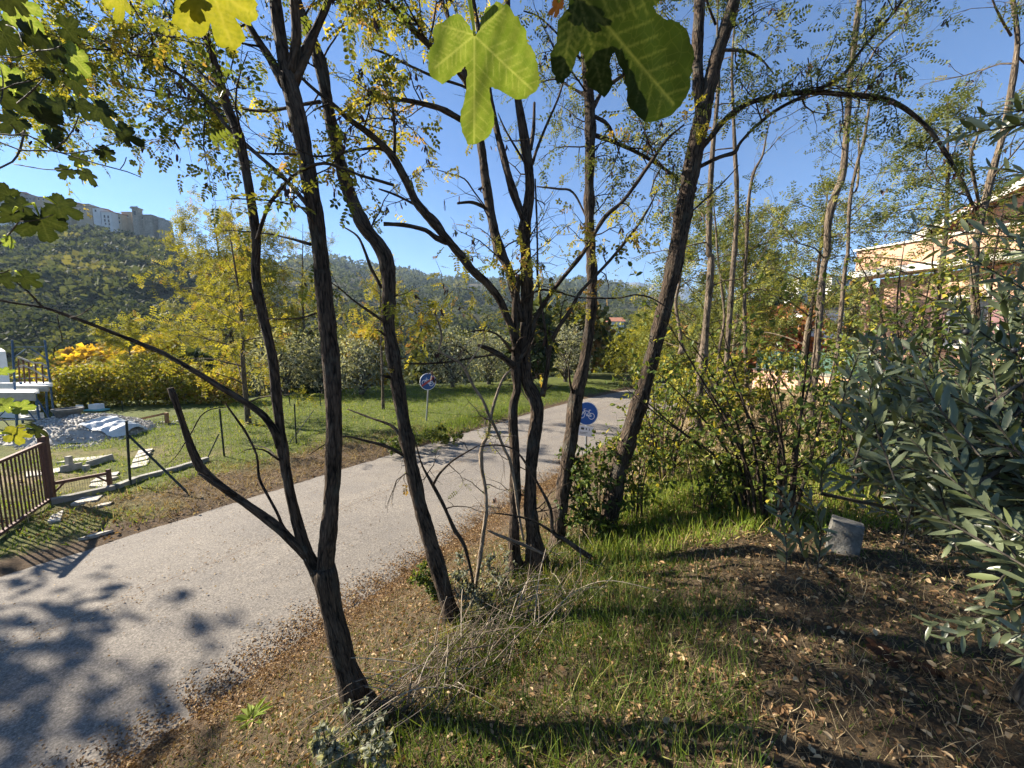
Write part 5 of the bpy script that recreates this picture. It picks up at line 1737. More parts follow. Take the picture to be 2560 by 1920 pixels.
# low side frame right of the gate
fp = gnd(*zy(2030, 872))
low = thing('low_frame', 'low rusty rail frame with corner braces between gate post and fence', 'fence', (gp + fp) / 2)
a = at(*zy(955, 805), YG + .03)
b = at(*zy(2010, 610), fp[1])
m = MB()
m.bar(a, b, .05, .055)
m.build('rail', MATS['rust_brown'], low)
ptop = at(*zy(2018, 565), fp[1])
m = MB()
m.box((fp[0], fp[1], (fp[2] + ptop[2]) / 2), (.06, .06, ptop[2] - fp[2] + .06), .3)
m.build('post', MATS['rust_brown'], low)
for q0, q1 in (((960, 1010), (1200, 765)), ((2010, 780), (1745, 660))):
    f0, f1 = (q0[0] - 955) / 1055, (q1[0] - 955) / 1055
    m = MB()
    m.bar(at(*zy(*q0), YG + (fp[1] - YG) * f0), at(*zy(*q1), YG + (fp[1] - YG) * f1), .03)
    m.build('brace', MATS['rust_brown'], low)
m = MB()
for k in range(1, 22):
    q = a + (b - a) * k / 22
    zg = float(G(q[0], q[1])[0])
    m.tube([(q[0], q[1], zg + .08), (q[0], q[1], q[2])], .0022, 3, cap=False)
for k in range(1, 5):
    m.tube([(a[0], a[1], gp[2] + .09 * k), (b[0], b[1], fp[2] + .09 * k)], .0022, 3, cap=False)
m.build('wire_mesh', MATS['wire'], low)

# concrete kerb under the fence
K = [gnd(128, 1262), gnd(290, 1225), gnd(345, 1205), gnd(440, 1178), gnd(520, 1152)]
kt = thing('kerb', 'grey concrete kerb under the yard fence', 'kerb', K[1])
for k in range(4):
    A, B = K[k], K[k + 1]
    g = unit(B - A) * .006
    m = MB()
    m.bar(A + g + (0, 0, .01), B - g + (0, 0, .01), .13, .17)
    m.build('kerb_stone', MATS['concrete'], kt)

# wire fence with dark green posts
fence = thing('wire_fence', 'thin dark green posts and wire fencing along the yard', 'fence', gnd(325, 1207))
FPOS = [((325, 1210), (316, 1052)), ((561, 1142), (549, 1022)), ((741, 1112), (736, 1010)), ((850, 1075), (845, 985))]
tops = []
for k, ((bx, by), (tx, ty)) in enumerate(FPOS):
    q = gnd(bx, by)
    tp = at(tx, ty, q[1])
    m = MB()
    m.tube([q - (0, 0, .15), tp], .022 if k < 2 else .02, 8)
    m.build('post', MATS['dark_green_steel'], fence)
    tops.append((q, tp))
m = MB()
for (q0, t0), (q1, t1) in zip(tops[:-1], tops[1:]):
    for f in np.linspace(.06, .96, 9):
        m.tube([q0 + (t0 - q0) * f, q1 + (t1 - q1) * f], .0022, 3, cap=False)
    n_ = int(np.linalg.norm(q1 - q0) / .16)
    for k in range(1, n_):
        f = k / n_
        m.tube([q0 + (q1 - q0) * f + (0, 0, .05), t0 + (t1 - t0) * f], .002, 3, cap=False)
m.build('wire_mesh', MATS['wire'], fence)
q = gnd(474, 1233)
m = MB()
tp = at(322, 1089, tops[0][0][1] + .02)
m.tube([tp, q - (0, 0, .05)], .022, 8)
m.build('brace', MATS['dark_green_steel'], fence)
m = MB()
q = gnd(512, 1155)
m.tube([at(547, 1085, tops[1][0][1]), q - (0, 0, .05)], .016, 6)
m.build('brace', MATS['dark_green_steel'], fence)
m = MB()
m.tube([at(783, 1027, 12.0), gnd(722, 1110)], .014, 6)
m.build('brace', MATS['dark_green_steel'], fence)
# posts farther back
for i, (bx, by, tx, ty, lab) in enumerate([(194, 1066, 191, 1020, 'thin dark stake behind the stone basin'), (311, 1060, 304, 1003, 'tall thin stake behind the gravel heap'), (728, 1050, 721, 980, 'thin green stake left of the forked trunk gap'), (749, 1060, 742, 983, 'second thin green stake beside the olives'), (804, 1045, 799, 985, 'thin dark stake right of the two green stakes')]):
    Y = 15.5 + (i > 1) * 1.5
    q = at(bx, by, Y)
    q[2] = float(G(q[0], q[1])[0]) - .1
    m = MB()
    m.tube([q, at(tx, ty, Y)], .022, 6)
    o = m.build('stake', MATS['dark_green_steel'])
    tag(o, lab, 'stake', 'thin stakes')

# timber frame
YF = 13.5
fr = thing('timber_frame', 'orange-brown timber goal-like frame with a slanting strut in the yard', 'frame', at(415, 1110, YF))
for nm, a, b, w in (('post', (416, 1032), (422, 1115), .09), ('post', (332, 1050), (334, 1105), .07), ('beam', (330, 1052), (412, 1034), .07), ('strut', (334, 1060), (398, 1102), .06)):
    m = MB()
    p0, p1 = at(*a, YF), at(*b, YF)
    if nm == 'post':
        p1[2] = min(p1[2], float(G(p1[0], p1[1])[0]) - .05)
    m.bar(p0, p1, w)
    m.build(nm, MATS['timber'], fr)

# boards on short posts, lying timber edging
ed = thing('plank_edging', 'grey plank edging on two short posts lying in the yard grass', 'planks', gnd(200, 1185))
for a, b in ((zy(1125, 610), zy(1510, 530)), (zy(1610, 510), zy(2090, 375))):
    A, B = gnd(*a), gnd(*b)
    m = MB()
    m.bar(A + (0, 0, .07), B + (0, 0, .07), .05, .15)
    m.build('plank', MATS['timber_grey'], ed)
for a, top in ((zy(1290, 560), zy(1262, 300)), (zy(1590, 580), zy(1585, 465))):
    A = gnd(*a)
    tp = at(*top, A[1])
    m = MB()
    m.bar(A - (0, 0, .1), tp, .09)
    m.build('post', MATS['timber_grey'], ed)

# pale slabs
SL = [  # corners in picture pixels, label
    ([zy(1640, 905), zy(1990, 880), zy(2000, 790), zy(1690, 820)], 'large pale slab directly behind the low rusty frame'),
    ([zy(1660, 800), zy(2020, 765), zy(2200, 690), zy(1790, 740)], 'second pale slab behind the low rusty frame'),
    ([zy(1800, 730), zy(2150, 665), zy(2210, 600), zy(1990, 650)], 'third pale slab behind the low rusty frame'),
    ([(325, 1173), (366, 1165), (374, 1155), (330, 1163)], 'lowest stepping slab of the row right of the tall fence post'),
    ([(330, 1160), (370, 1151), (375, 1142), (334, 1150)], 'second stepping slab of the row right of the tall fence post'),
    ([(336, 1148), (374, 1139), (379, 1133), (340, 1140)], 'third stepping slab of the row right of the tall fence post'),
    ([(341, 1138), (380, 1130), (384, 1125), (346, 1131)], 'topmost stepping slab of the row right of the tall fence post'),
    ([zy(1030, 450), zy(1640, 385), zy(2000, 290), zy(1400, 370)], 'long pale slab path behind the plank edging'),
    ([zy(1300, 1215), zy(1800, 1130), zy(1900, 1045), zy(1520, 1110)], 'weathered slab in the verge in front of the kerb'),
    ([zy(1700, 1290), zy(2020, 1230), zy(2090, 1170), zy(1850, 1200)], 'smaller weathered slab nearer the road than the kerb'),
    ([zy(880, 1560), zy(1120, 1530), zy(1180, 1340), zy(960, 1400)], 'slab lying in the gate shadow on the verge'),
    ([(195, 1352), (255, 1335), (285, 1330), (225, 1347)], 'pale flat slab near the road edge below the gate'),
    ([zy(470, 720), zy(860, 650), zy(860, 575), zy(490, 630)], 'stacked pale slab seen through the gate bars'),
    ([zy(920, 650), zy(1480, 530), zy(1500, 470), zy(930, 560)], 'pale slab between gate post and plank edging'),
]
for i, (cor, lab) in enumerate(SL):
    P = np.array([gnd(*q) for q in cor])
    z = P[:, 2].mean() + .035
    m = MB()
    V = np.concatenate([np.c_[P[:, :2], np.full(4, z)], np.c_[P[:, :2] , np.full(4, z - .12)]])
    V[:4, :2] = V[:4, :2] * .98 + P[:, :2].mean(0) * .02
    m.add(V, [(0, 1, 2, 3), (7, 6, 5, 4), (0, 4, 5, 1), (1, 5, 6, 2), (2, 6, 7, 3), (3, 7, 4, 0)])
    tag(m.build('paving_slab', MATS['slab']), lab, 'slab', 'pale slabs in the yard')

# gravel heap, tarpaulin, stone basin
gx, gy = at(205, 1125, 12.2)[:2]
m = MB()
r = np.random.default_rng(12)


def heap_z(x, y):
    e = ((x - gx) / 2.0) ** 2 + ((y - gy) / 1.5) ** 2
    return G(x, y) + .55 * np.clip(1 - e, 0, 1) ** .8 + .04 * fbm(x * 4, y * 4, 50)


xs, ys = np.meshgrid(np.linspace(gx - 2.6, gx + 2.1, 50), np.linspace(gy - 1.6, gy + 1.6, 34))
zs = heap_z(xs, ys) - .02
n = 50
i = np.arange(33)[:, None] * n
j = np.arange(49)[None]
m.add(np.stack([xs, ys, zs], -1), np.stack([i + j, i + j + 1, i + n + j + 1, i + n + j], -1).reshape(-1, 4), .4)
k = 2600
px_, py_ = r.uniform(gx - 2.6, gx + 2.0, k), r.uniform(gy - 1.7, gy + 1.5, k)
OCT = (np.array([(1, 0, 0), (-1, 0, 0), (0, 1, 0), (0, -1, 0), (0, 0, .7), (0, 0, -.7)]), [np.array([(0, 2, 4), (2, 1, 4), (1, 3, 4), (3, 0, 4), (2, 0, 5), (1, 2, 5), (3, 1, 5), (0, 3, 5)])])
m.scatter(*OCT, np.stack([px_, py_, heap_z(px_, py_)], 1), r.normal(0, 1, (k, 3)), r.normal(0, .4, (k, 3)) + (0, 0, 1), r.uniform(.015, .055, (k, 3)), r.random(k))
tag(m.build('gravel_heap', MATS['gravel']), 'heap of pale grey rubble and gravel beside the scaffold', 'gravel heap')
m = MB()
tx, ty = at(322, 1125, 12.0)[:2]
xs, ys = np.meshgrid(np.linspace(tx - .95, tx + .25, 36), np.linspace(ty - .5, ty + .45, 26))
rip = .05 * np.sin(xs * 16 + 3 * fbm(xs * 2, ys * 2, 3)) + .05 * fbm(xs * 5, ys * 5, 8)
e = np.clip(1 - ((xs - tx + .35) / .7) ** 2 - ((ys - ty) / .55) ** 2, 0, 1)
zs = np.maximum(heap_z(xs, ys), G(xs, ys) + .38 * e ** .5) + .045 + rip * .5 * (e > 0)
n = 36
i = np.arange(25)[:, None] * n
j = np.arange(35)[None]
m.add(np.stack([xs + .05 * fbm(ys * 4, xs * 3, 4), ys + .05 * fbm(xs * 4, ys * 3, 6), zs], -1), np.stack([i + j, i + j + 1, i + n + j + 1, i + n + j], -1).reshape(-1, 4), .4)
tag(m.build('tarpaulin', MATS['tarp'], None, True), 'crumpled pale tarpaulin over the right end of the gravel heap', 'tarpaulin')
bc = at(177, 1085, 12.4)
zg = float(heap_z(bc[0], bc[1])[0])
bs = thing('stone_basin', 'round grey stone basin standing on the gravel', 'basin', (bc[0], bc[1], zg))
th = np.linspace(0, 2 * PI, 28, endpoint=False)
prof = [(.20, -.05), (.27, .0), (.30, .14), (.36, .20), (.37, .27), (.31, .275), (.28, .2), (.20, .12), (.02, .1)]
V = np.array([[(bc[0] + a_ * math.cos(t_), bc[1] + a_ * math.sin(t_), zg + b_) for t_ in th] for a_, b_ in prof])
i = np.arange(len(prof) - 1)[:, None] * 28
j = np.arange(28)[None]
m = MB()
m.add(V, np.stack([i + j, i + (j + 1) % 28, i + 28 + (j + 1) % 28, i + 28 + j], -1).reshape(-1, 4))
m.build('bowl', MATS['basin_stone'], bs, True)
# small pale notice and toy-like white box on an aqua board
q = at(199, 1017, 15.4)
t = thing('notice_board', 'small blank white notice on a stake at the yard end', 'notice', at(199, 1066, 15.4))
m = MB()
m.box(q, (.29, .02, .16))
m.build('panel', MATS['sign_white'], t)
m = MB()
m.tube([q + (0, .03, 0), (q[0], q[1] + .03, float(G(q[0], q[1])[0]) - .1)], .015, 6)
m.build('post', MATS['dark_green_steel'], t)
q = at(241, 1016, 15.6)
t = thing('white_box', 'white box on a narrow turquoise board among the yellow leaves', 'box', (q[0], q[1], q[2] - .2))
m = MB()
m.box(q, (.34, .3, .2))
m.build('box', MATS['sign_white'], t)
m = MB()
m.box(q - (0, 0, .135), (.72, .34, .06))
m.build('board', MATS['aqua'], t)
m = MB()
m.tube([q - (0, 0, .17), (q[0], q[1], float(G(q[0], q[1])[0]) - .1)], .04, 8)
m.build('post', MATS['timber_grey'], t)


# ------------------------------------------------------------------ bicycle signs
def bike(parent, M, s, mat, gap=None):
    """bicycle emblem facing left, raised from the disc; M: sign frame (origin, right, up, out)"""
    O, Rr, U, N = M

    def pt(x, y, z=.004):
        return O + Rr * x * s + U * y * s + N * z

    def ring(cx, cy, rad, wd):
        m = MB()
        k = 36
        th = np.linspace(0, 2 * PI, k, endpoint=False)
        V = [pt(cx + (rad + o) * math.cos(a), cy + (rad + o) * math.sin(a)) for o in (wd / 2, -wd / 2) for a in th]
        m.add(V, [(i, (i + 1) % k, k + (i + 1) % k, k + i) for i in range(k)])
        return m

    def strip(pts, wd):
        m = MB()
        for (x0, y0), (x1, y1) in zip(pts[:-1], pts[1:]):
            L = math.hypot(x1 - x0, y1 - y0)
            nx, ny = -(y1 - y0) / L * wd / 2, (x1 - x0) / L * wd / 2
            m.add([pt(x0 + nx, y0 + ny), pt(x0 - nx, y0 - ny), pt(x1 - nx, y1 - ny), pt(x1 + nx, y1 + ny)], [(0, 1, 2, 3)])
        return m
    for nm, mm in (('wheel', ring(-.40, -.16, .235, .055)), ('wheel', ring(.40, -.16, .235, .055)),
                   ('bike_frame', strip([(-.40, -.16), (-.245, .20), (.17, .20), (.02, -.15), (-.245, .20)], .055)),
                   ('chain_stay', strip([(-.02, -.15), (.40, -.16)], .095)),
                   ('seat_stay', strip([(.40, -.16), (.17, .18)], .045)),
                   ('seat_post', strip([(.17, .2), (.20, .29)], .045)),
                   ('saddle', strip([(.12, .30), (.30, .31)], .06)),
                   ('handlebar', strip([(-.25, .2), (-.28, .33), (-.16, .36), (-.12, .34)], .05))):
        mm.build(nm, MATS[mat], parent)


def disc(name, O, Rr, U, N, rad, z0, z1, mat, parent, k=48):
    m = MB()
    th = np.linspace(0, 2 * PI, k, endpoint=False)
    V = [O + Rr * rad * math.cos(a) + U * rad * math.sin(a) + N * z for z in (z0, z1) for a in th]
    m.add(V, [(i, (i + 1) % k, k + (i + 1) % k, k + i) for i in range(k)])
    m.face(list(range(k, 2 * k)))
    m.face(list(range(k - 1, -1, -1)))
    return m.build(name, MATS[mat], parent)


def sign_frame(centre, yaw, roll, tilt=0):
    N = np.array((math.sin(yaw) * math.cos(tilt), -math.cos(yaw) * math.cos(tilt), math.sin(tilt)))
    Rr = unit(np.cross(np.array((0, 0, 1.0)), N))
    U = np.cross(N, Rr)
    c, s = math.cos(roll), math.sin(roll)
    return np.asarray(centre), Rr * c + U * s, U * c - Rr * s, N


# end of cycle path, crossed out
Y1 = 13.6
C1 = at(1070, 954, Y1)
f1 = gnd(1065, 1085)
sg = thing('road_sign', 'round blue bicycle sign with a red diagonal bar, on a pole in the lawn', 'road sign', (C1[0] - .06, Y1, float(G(C1[0] - .06, Y1)[0])), 'round bicycle signs')
O, Rr, U, N = sign_frame(C1, .55, math.radians(-13))
disc('rim', O, Rr, U, N, .30, -.012, .0, 'sign_white', sg)
disc('face', O, Rr, U, N, .283, .0015, .003, 'sign_blue_dull', sg)
bike(sg, (O, Rr, U, N), .33, 'sign_white')
m = MB()
a = math.radians(32 + 13)
ax, ay = math.cos(a), math.sin(a)
V = []
for s_ in (-1, 1):
    for w_ in (-1, 1):
        V.append(O + Rr * (ax * .275 * s_ - ay * .036 * w_) + U * (ay * .275 * s_ + ax * .036 * w_) + N * .009)
m.add(V, [(0, 2, 3, 1)])
m.build('red_bar', MATS['sign_red'], sg)
m = MB()
m.tube([(C1[0] - .13, Y1 + .1, float(G(C1[0], Y1)[0]) - .2), C1 + np.array((0, .06, -.1)), C1 + np.array((.02, .05, .22))], .03, 10)
m.build('pole', MATS['steel_grey'], sg)
# cycle path
Y2 = 9.9
C2 = at(1467, 1034, Y2)
zg2 = float(G(C2[0], Y2)[0])
sg = thing('road_sign', 'round bright blue bicycle sign half hidden behind the upright trunk', 'road sign', (C2[0], Y2, zg2), 'round bicycle signs')
O, Rr, U, N = sign_frame(C2, .12, math.radians(-9), .12)
disc('rim', O, Rr, U, N, .305, -.012, .0, 'sign_white', sg)
disc('face', O, Rr, U, N, .286, .0015, .003, 'sign_blue', sg)
bike(sg, (O, Rr, U, N), .33, 'sign_white')
m = MB()
pc = O - U * .455
V = [pc + Rr * sx * .23 + U * sy * .13 + N * z for z in (-.01, .0) for sx, sy in ((-1, -1), (1, -1), (1, 1), (-1, 1))]
m.add(V, [(3, 2, 1, 0), (4, 5, 6, 7), (0, 1, 5, 4), (1, 2, 6, 5), (2, 3, 7, 6), (3, 0, 4, 7)])
pl = m.build('plate', MATS['sign_white'], sg)
for x0, x1, y0, y1 in ((-.10, -.02, .03, .085), (.03, .055, .03, .085), (.12, .135, .02, .08), (-.12, .09, -.045, -.033), (-.12, .05, -.075, -.065)):
    m = MB()
    m.add([pc + Rr * a_ + U * b_ + N * .004 for a_, b_ in ((x0, y0), (x1, y0), (x1, y1), (x0, y1))], [(0, 1, 2, 3)])
    m.build('mark', MATS['sign_black'], pl)
m = MB()
m.tube([(C2[0] + .02, Y2 + .08, zg2 - .2), C2 + np.array((0, .07, .2))], .03, 10)
m.build('pole', MATS['steel_grey'], sg)

# lamp posts on the hillside
for i, (px, py) in enumerate([(264, 612), (294, 622), (367, 637)]):
    Y = 185
    b = at(px + 1, py + 22, Y)
    b[2] = min(b[2], float(land(b[0], b[1])) + 1)
    t = thing('street_lamp', ['left of three thin lamp posts below the tall white town house', 'middle of three thin lamp posts on the wooded slope', 'right of three thin lamp posts on the wooded slope'][i], 'street lamp', b, 'lamp posts on the slope')
    tp = at(px, py, Y)
    m = MB()
    m.tube([b - (0, 0, 2), tp], [.12, .08], 6)
    m.build('pole', MATS['steel_grey'], t)
    m = MB()
    m.box(tp + (0, 0, .15), (.5, .5, .5))
    m.build('lantern', MATS['sign_white'], t)

# ------------------------------------------------------------------ off to the left, out of view: tall walnut whose crown shades road and bank
bg_tree('walnut_tree', 'tall leafy tree past the left edge, unseen, inferred from its shadow on the road', 'tree', np.array((-15.4, 6.7, .05)), 8.8, 4.4, 401, 'leaf_locust_green', n=1700, size=.2, var=(.6, .25), trunk_h=.5, nb=15, rad=.14)

# ------------------------------------------------------------------ fig tree
from mathutils.geometry import delaunay_2d_cdt


def leaf_mesh(name, outline, veins, mat, seed, curl=.12, grid=.085):
    """flat outline (unit scale, x along the midrib) filled, cupped and rippled"""
    r = np.random.default_rng(seed)
    out = np.array(outline, float)
    n = len(out)
    xs = np.arange(out[:, 0].min(), out[:, 0].max(), grid)
    ys = np.arange(out[:, 1].min(), out[:, 1].max(), grid)
    Q = np.stack(np.meshgrid(xs, ys), -1).reshape(-1, 2) + r.uniform(-.2, .2, (len(xs) * len(ys), 2)) * grid
    ins = np.zeros(len(Q), bool)
    j = n - 1
    for i in range(n):
        ins ^= ((out[i, 1] > Q[:, 1]) != (out[j, 1] > Q[:, 1])) & (Q[:, 0] < (out[j, 0] - out[i, 0]) * (Q[:, 1] - out[i, 1]) / (out[j, 1] - out[i, 1] + 1e-12) + out[i, 0])
        j = i
    Q = Q[ins]
    near = np.min(np.hypot(Q[:, None, 0] - out[None, :, 0], Q[:, None, 1] - out[None, :, 1]), axis=1)
    pts = [tuple(q) for q in out] + [tuple(q) for q in Q[near > grid * .45]]
    res = delaunay_2d_cdt([Vector(p) for p in pts], [], [list(range(n))], 1, 1e-5)
    v2 = np.array([tuple(p) for p in res[0]])
    fc = [tuple(f) for f in res[2]]

    def lift(p):
        p = np.atleast_2d(p)
        rr = np.hypot(p[:, 0], p[:, 1])
        z = -curl * rr ** 2 + .05 * np.sin(p[:, 0] * 9 + seed) * np.abs(p[:, 1]) + .06 * np.abs(p[:, 1]) + .035 * np.sin(p[:, 0] * 6.1 + 2.3 * p[:, 1] + seed) * np.cos(p[:, 1] * 7.3 - 1.7 * p[:, 0] + seed) + .008 * np.sin(p[:, 0] * 19 + p[:, 1] * 11) * np.sin(p[:, 1] * 23 - p[:, 0] * 7)
        return z
    seg = []
    for (a, b, w) in veins:
        a, b = np.array(a, float), np.array(b, float)
        seg.append((a, b, w))
        d = unit(b - a)
        nrm = np.array((-d[1], d[0]))
        LL = np.linalg.norm(b - a)
        for f in np.linspace(.2, .88, 7):
            for s in (-1, 1):
                p0 = a + (b - a) * (f + .02 * s)
                seg.append((p0, p0 + (d * .75 + nrm * s) * LL * .22 * (1.1 - f * .6), w * .5))
    vv = np.zeros(len(v2))
    for a, b, w in seg:
        t = np.clip(((v2 - a) @ (b - a)) / ((b - a) @ (b - a)), 0, 1)
        dd_ = np.hypot(*(v2 - a - t[:, None] * (b - a)).T)
        vv = np.maximum(vv, np.clip(1.25 - dd_ / max(w * (1.1 - .6 * t).mean(), grid * .55), 0, 1) * (1 if w > .008 else .55))
    m = MB()
    m.add(np.c_[v2, lift(v2)], np.array(fc), vv)
    return (m.mesh(name, MATS[mat], smooth=True),)


def param_fig(seed):
    r = np.random.default_rng(seed)
    lobes = [(0, 1.0, .44), (.88, .84 * r.uniform(.85, 1.1), .42), (-.88, .84 * r.uniform(.85, 1.1), .42), (1.8, .58, .5), (-1.8, .58, .5)]
    th = np.linspace(-2.75, 2.75, 96)
    rr = np.full_like(th, .42)
    for a, L, w in lobes:
        q = np.abs(th - a) / w
        rr = np.maximum(rr, np.where(q < 1, .42 + (L - .42) * np.sqrt(np.clip(1 - q ** 2.6, 0, 1)), 0))
    rr *= 1 + .035 * np.sin(th * 23 + seed) + .025 * np.sin(th * 41 + 2 * seed)
    out = np.c_[rr * np.cos(th), rr * np.sin(th)]
    out = np.vstack([[(-.02, 0)], out])
    veins = [((0, 0), (L * .95 * math.cos(a), L * .95 * math.sin(a)), .0122 if a == 0 else .012) for a, L, w in lobes]
    return out, veins


def traced_leaf(pts, junction, tip, veins):
    J, Tp = np.array(junction, float), np.array(tip, float)
    d = Tp - J
    L = np.linalg.norm(d)
    ex = d / L
    ey = np.array((ex[1], -ex[0]))      # image y points down

    def loc(p):
        q = np.array(p, float) - J
        return np.array((q @ ex, q @ ey)) / L
    out = []
    n = len(pts)
    rr = np.random.default_rng(int(L))
    for i in range(n):
        a, b = loc(pts[i]), loc(pts[(i + 1) % n])
        for k in range(3):
            q = a + (b - a) * k / 3
            out.append(q + (rr.normal(0, .006, 2) if k else 0))
    return np.array(out)[::1], [(loc(a), loc(b), w) for a, b, w in veins]


figc = thing('fig_tree', 'fig tree overhanging from the left and above with big lobed leaves', 'fig tree', (-2.75, .9, .1))
FL = {}
for s in range(4):
    o_, v_ = param_fig(s)
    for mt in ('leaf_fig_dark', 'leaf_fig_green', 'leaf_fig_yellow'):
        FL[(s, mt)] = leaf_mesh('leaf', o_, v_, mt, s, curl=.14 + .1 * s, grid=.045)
L1 = [(865, 222), (900, 200), (905, 140), (940, 95), (1000, 62), (1060, 70), (1100, 100), (1150, 140), (1200, 190), (1215, 250), (1270, 300), (1295, 370), (1310, 460), (1290, 500), (1230, 545), (1150, 550), (1080, 520), (1020, 495), (965, 488), (972, 560), (1000, 640), (1005, 700), (985, 770), (950, 805), (900, 830), (850, 850), (800, 848), (790, 810), (765, 770), (755, 700), (760, 640), (790, 570), (805, 480), (812, 405), (800, 385), (750, 420), (700, 460), (640, 490), (580, 460), (555, 420), (555, 340), (575, 300), (605, 280), (600, 220), (640, 185), (700, 155), (760, 130), (800, 150), (840, 185)]
L2 = [(1480, -60), (1470, 20), (1400, 70), (1390, 180), (1345, 232), (1350, 330), (1390, 410), (1440, 402), (1500, 340), (1530, 260), (1550, 242), (1575, 262), (1600, 330), (1590, 400), (1620, 460), (1680, 490), (1740, 535), (1790, 480), (1782, 380), (1768, 295), (1790, 272), (1850, 370), (1900, 480), (1925, 600), (1990, 660), (2080, 718), (2150, 722), (2260, 705), (2330, 650), (2362, 560), (2366, 440), (2345, 330), (2300, 250), (2240, 185), (2180, 155), (2100, 132), (2045, 100), (2012, 62), (2060, 40), (2200, 55), (2380, 40), (2300, -60), (2100, -150), (1800, -190), (1600, -150)]
T1 = traced_leaf(L1, (865, 225), (855, 845), [((865, 225), (855, 840), .012), ((865, 230), (1265, 490), .012), ((865, 225), (600, 400), .012), ((870, 225), (1050, 90), .009), ((860, 225), (660, 190), .009)])
T2 = traced_leaf(L2, (1530, -50), (2280, 640), [((1530, -50), (2270, 630), .012), ((1530, -50), (1730, 500), .010), ((1530, -50), (1420, 370), .010), ((1530, -60), (2250, 0), .010)])
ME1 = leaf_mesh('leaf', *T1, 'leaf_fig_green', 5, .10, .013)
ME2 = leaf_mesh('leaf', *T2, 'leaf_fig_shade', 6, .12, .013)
pet, fbr = MB(), MB()


def put_leaf(mesh_pair, px, py, Y, size_px, ang, tilt=0.0, roll=0.0, label=None, stalk=None):
    """junction at pixel, tip direction ang degrees in the picture (0 right, 90 down)"""
    P = at(px, py, Y)
    L = size_px / FPX * depth(py, Y)
    a = math.radians(ang)
    view = unit(P - np.array((0, 0, CAMZ)))
    right = unit(np.cross(view, (0, 0, 1)))
    up = np.cross(right, view)
    d = unit(right * math.cos(a) - up * math.sin(a) + view * tilt)
    n = unit(-view - d * np.dot(-view, d))
    y = np.cross(n, d)
    n, y = n * math.cos(roll) + y * math.sin(roll), y * math.cos(roll) - n * math.sin(roll)
    # picture-handed: local y is up when the tip points right
    M = Matrix([[d[0] * L, y[0] * L, n[0] * L, P[0]], [d[1] * L, y[1] * L, n[1] * L, P[1]], [d[2] * L, y[2] * L, n[2] * L, P[2]], [0, 0, 0, 1]])
    o = bpy.data.objects.new('leaf', mesh_pair[0])
    COL.objects.link(o)
    o.parent = figc
    o.matrix_local = Matrix.Translation(-Vector(ORG[figc.name])) @ M
    if label:
        o['label'] = label
    s = -d * L * .45 + np.array((0, 0, .1 * L)) if stalk is None else np.asarray(stalk) - P
    pet.tube(catmull(np.array([P + s, P + s * .5 + (0, 0, .02 * L), P]), .02), np.linspace(.0035, .0022, len(catmull(np.array([P + s, P + s * .5 + (0, 0, .02 * L), P]), .02))), 5, cap=False)
    return o


put_leaf(ME1, 850 + 865 * .3888, 225 * .3888, .60, 620 * .3888, 91, .05, .0, 'bright green lobed leaf hanging in the middle top', at(1172, -8, .60))
put_leaf(ME2, 850 + 1530 * .3888, -50 * .3888, .50, 1019 * .3888, 42.6, .04, .0, 'large lobed leaf with shade painted into its green at the top right of the middle', at(1400, -60, .5))
rf = np.random.default_rng(9)
D_, G_, Y_ = 'leaf_fig_dark', 'leaf_fig_green', 'leaf_fig_yellow'
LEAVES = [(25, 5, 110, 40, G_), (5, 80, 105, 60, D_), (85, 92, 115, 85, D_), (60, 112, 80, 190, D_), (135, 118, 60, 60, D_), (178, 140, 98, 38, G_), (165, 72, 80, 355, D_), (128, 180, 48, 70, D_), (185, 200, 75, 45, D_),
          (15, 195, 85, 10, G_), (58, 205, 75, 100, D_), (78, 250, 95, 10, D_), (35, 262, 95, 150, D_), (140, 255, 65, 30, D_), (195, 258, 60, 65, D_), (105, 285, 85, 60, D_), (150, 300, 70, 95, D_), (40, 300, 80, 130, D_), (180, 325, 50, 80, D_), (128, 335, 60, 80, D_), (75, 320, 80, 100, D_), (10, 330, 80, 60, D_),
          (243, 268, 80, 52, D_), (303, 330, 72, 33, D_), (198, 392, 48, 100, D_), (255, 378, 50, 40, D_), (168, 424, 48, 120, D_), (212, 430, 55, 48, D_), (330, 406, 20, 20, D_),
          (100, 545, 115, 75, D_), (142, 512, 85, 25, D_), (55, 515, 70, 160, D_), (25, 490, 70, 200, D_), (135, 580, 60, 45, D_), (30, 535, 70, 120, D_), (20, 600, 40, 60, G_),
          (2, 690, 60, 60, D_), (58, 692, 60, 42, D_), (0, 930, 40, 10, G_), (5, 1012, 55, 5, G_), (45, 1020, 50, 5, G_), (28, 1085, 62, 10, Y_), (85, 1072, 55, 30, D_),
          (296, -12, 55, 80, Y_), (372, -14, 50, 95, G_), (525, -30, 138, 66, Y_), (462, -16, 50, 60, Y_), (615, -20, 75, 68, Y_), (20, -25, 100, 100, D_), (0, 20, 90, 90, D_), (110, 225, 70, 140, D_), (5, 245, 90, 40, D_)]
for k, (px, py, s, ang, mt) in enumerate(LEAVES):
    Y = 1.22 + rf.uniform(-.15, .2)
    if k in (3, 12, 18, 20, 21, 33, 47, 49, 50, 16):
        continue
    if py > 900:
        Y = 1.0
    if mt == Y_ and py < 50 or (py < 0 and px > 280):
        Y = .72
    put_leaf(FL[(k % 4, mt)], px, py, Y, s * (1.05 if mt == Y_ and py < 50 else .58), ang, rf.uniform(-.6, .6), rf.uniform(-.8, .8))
o = put_leaf(FL[(1, D_)], 1396, 6, .52, 34, 95, .5, .7)
o.data = o.data.copy()
o.data.materials[0] = MATS['leaf_brown_edge']
o['label'] = 'small withered brown leaf beside the large leaf'


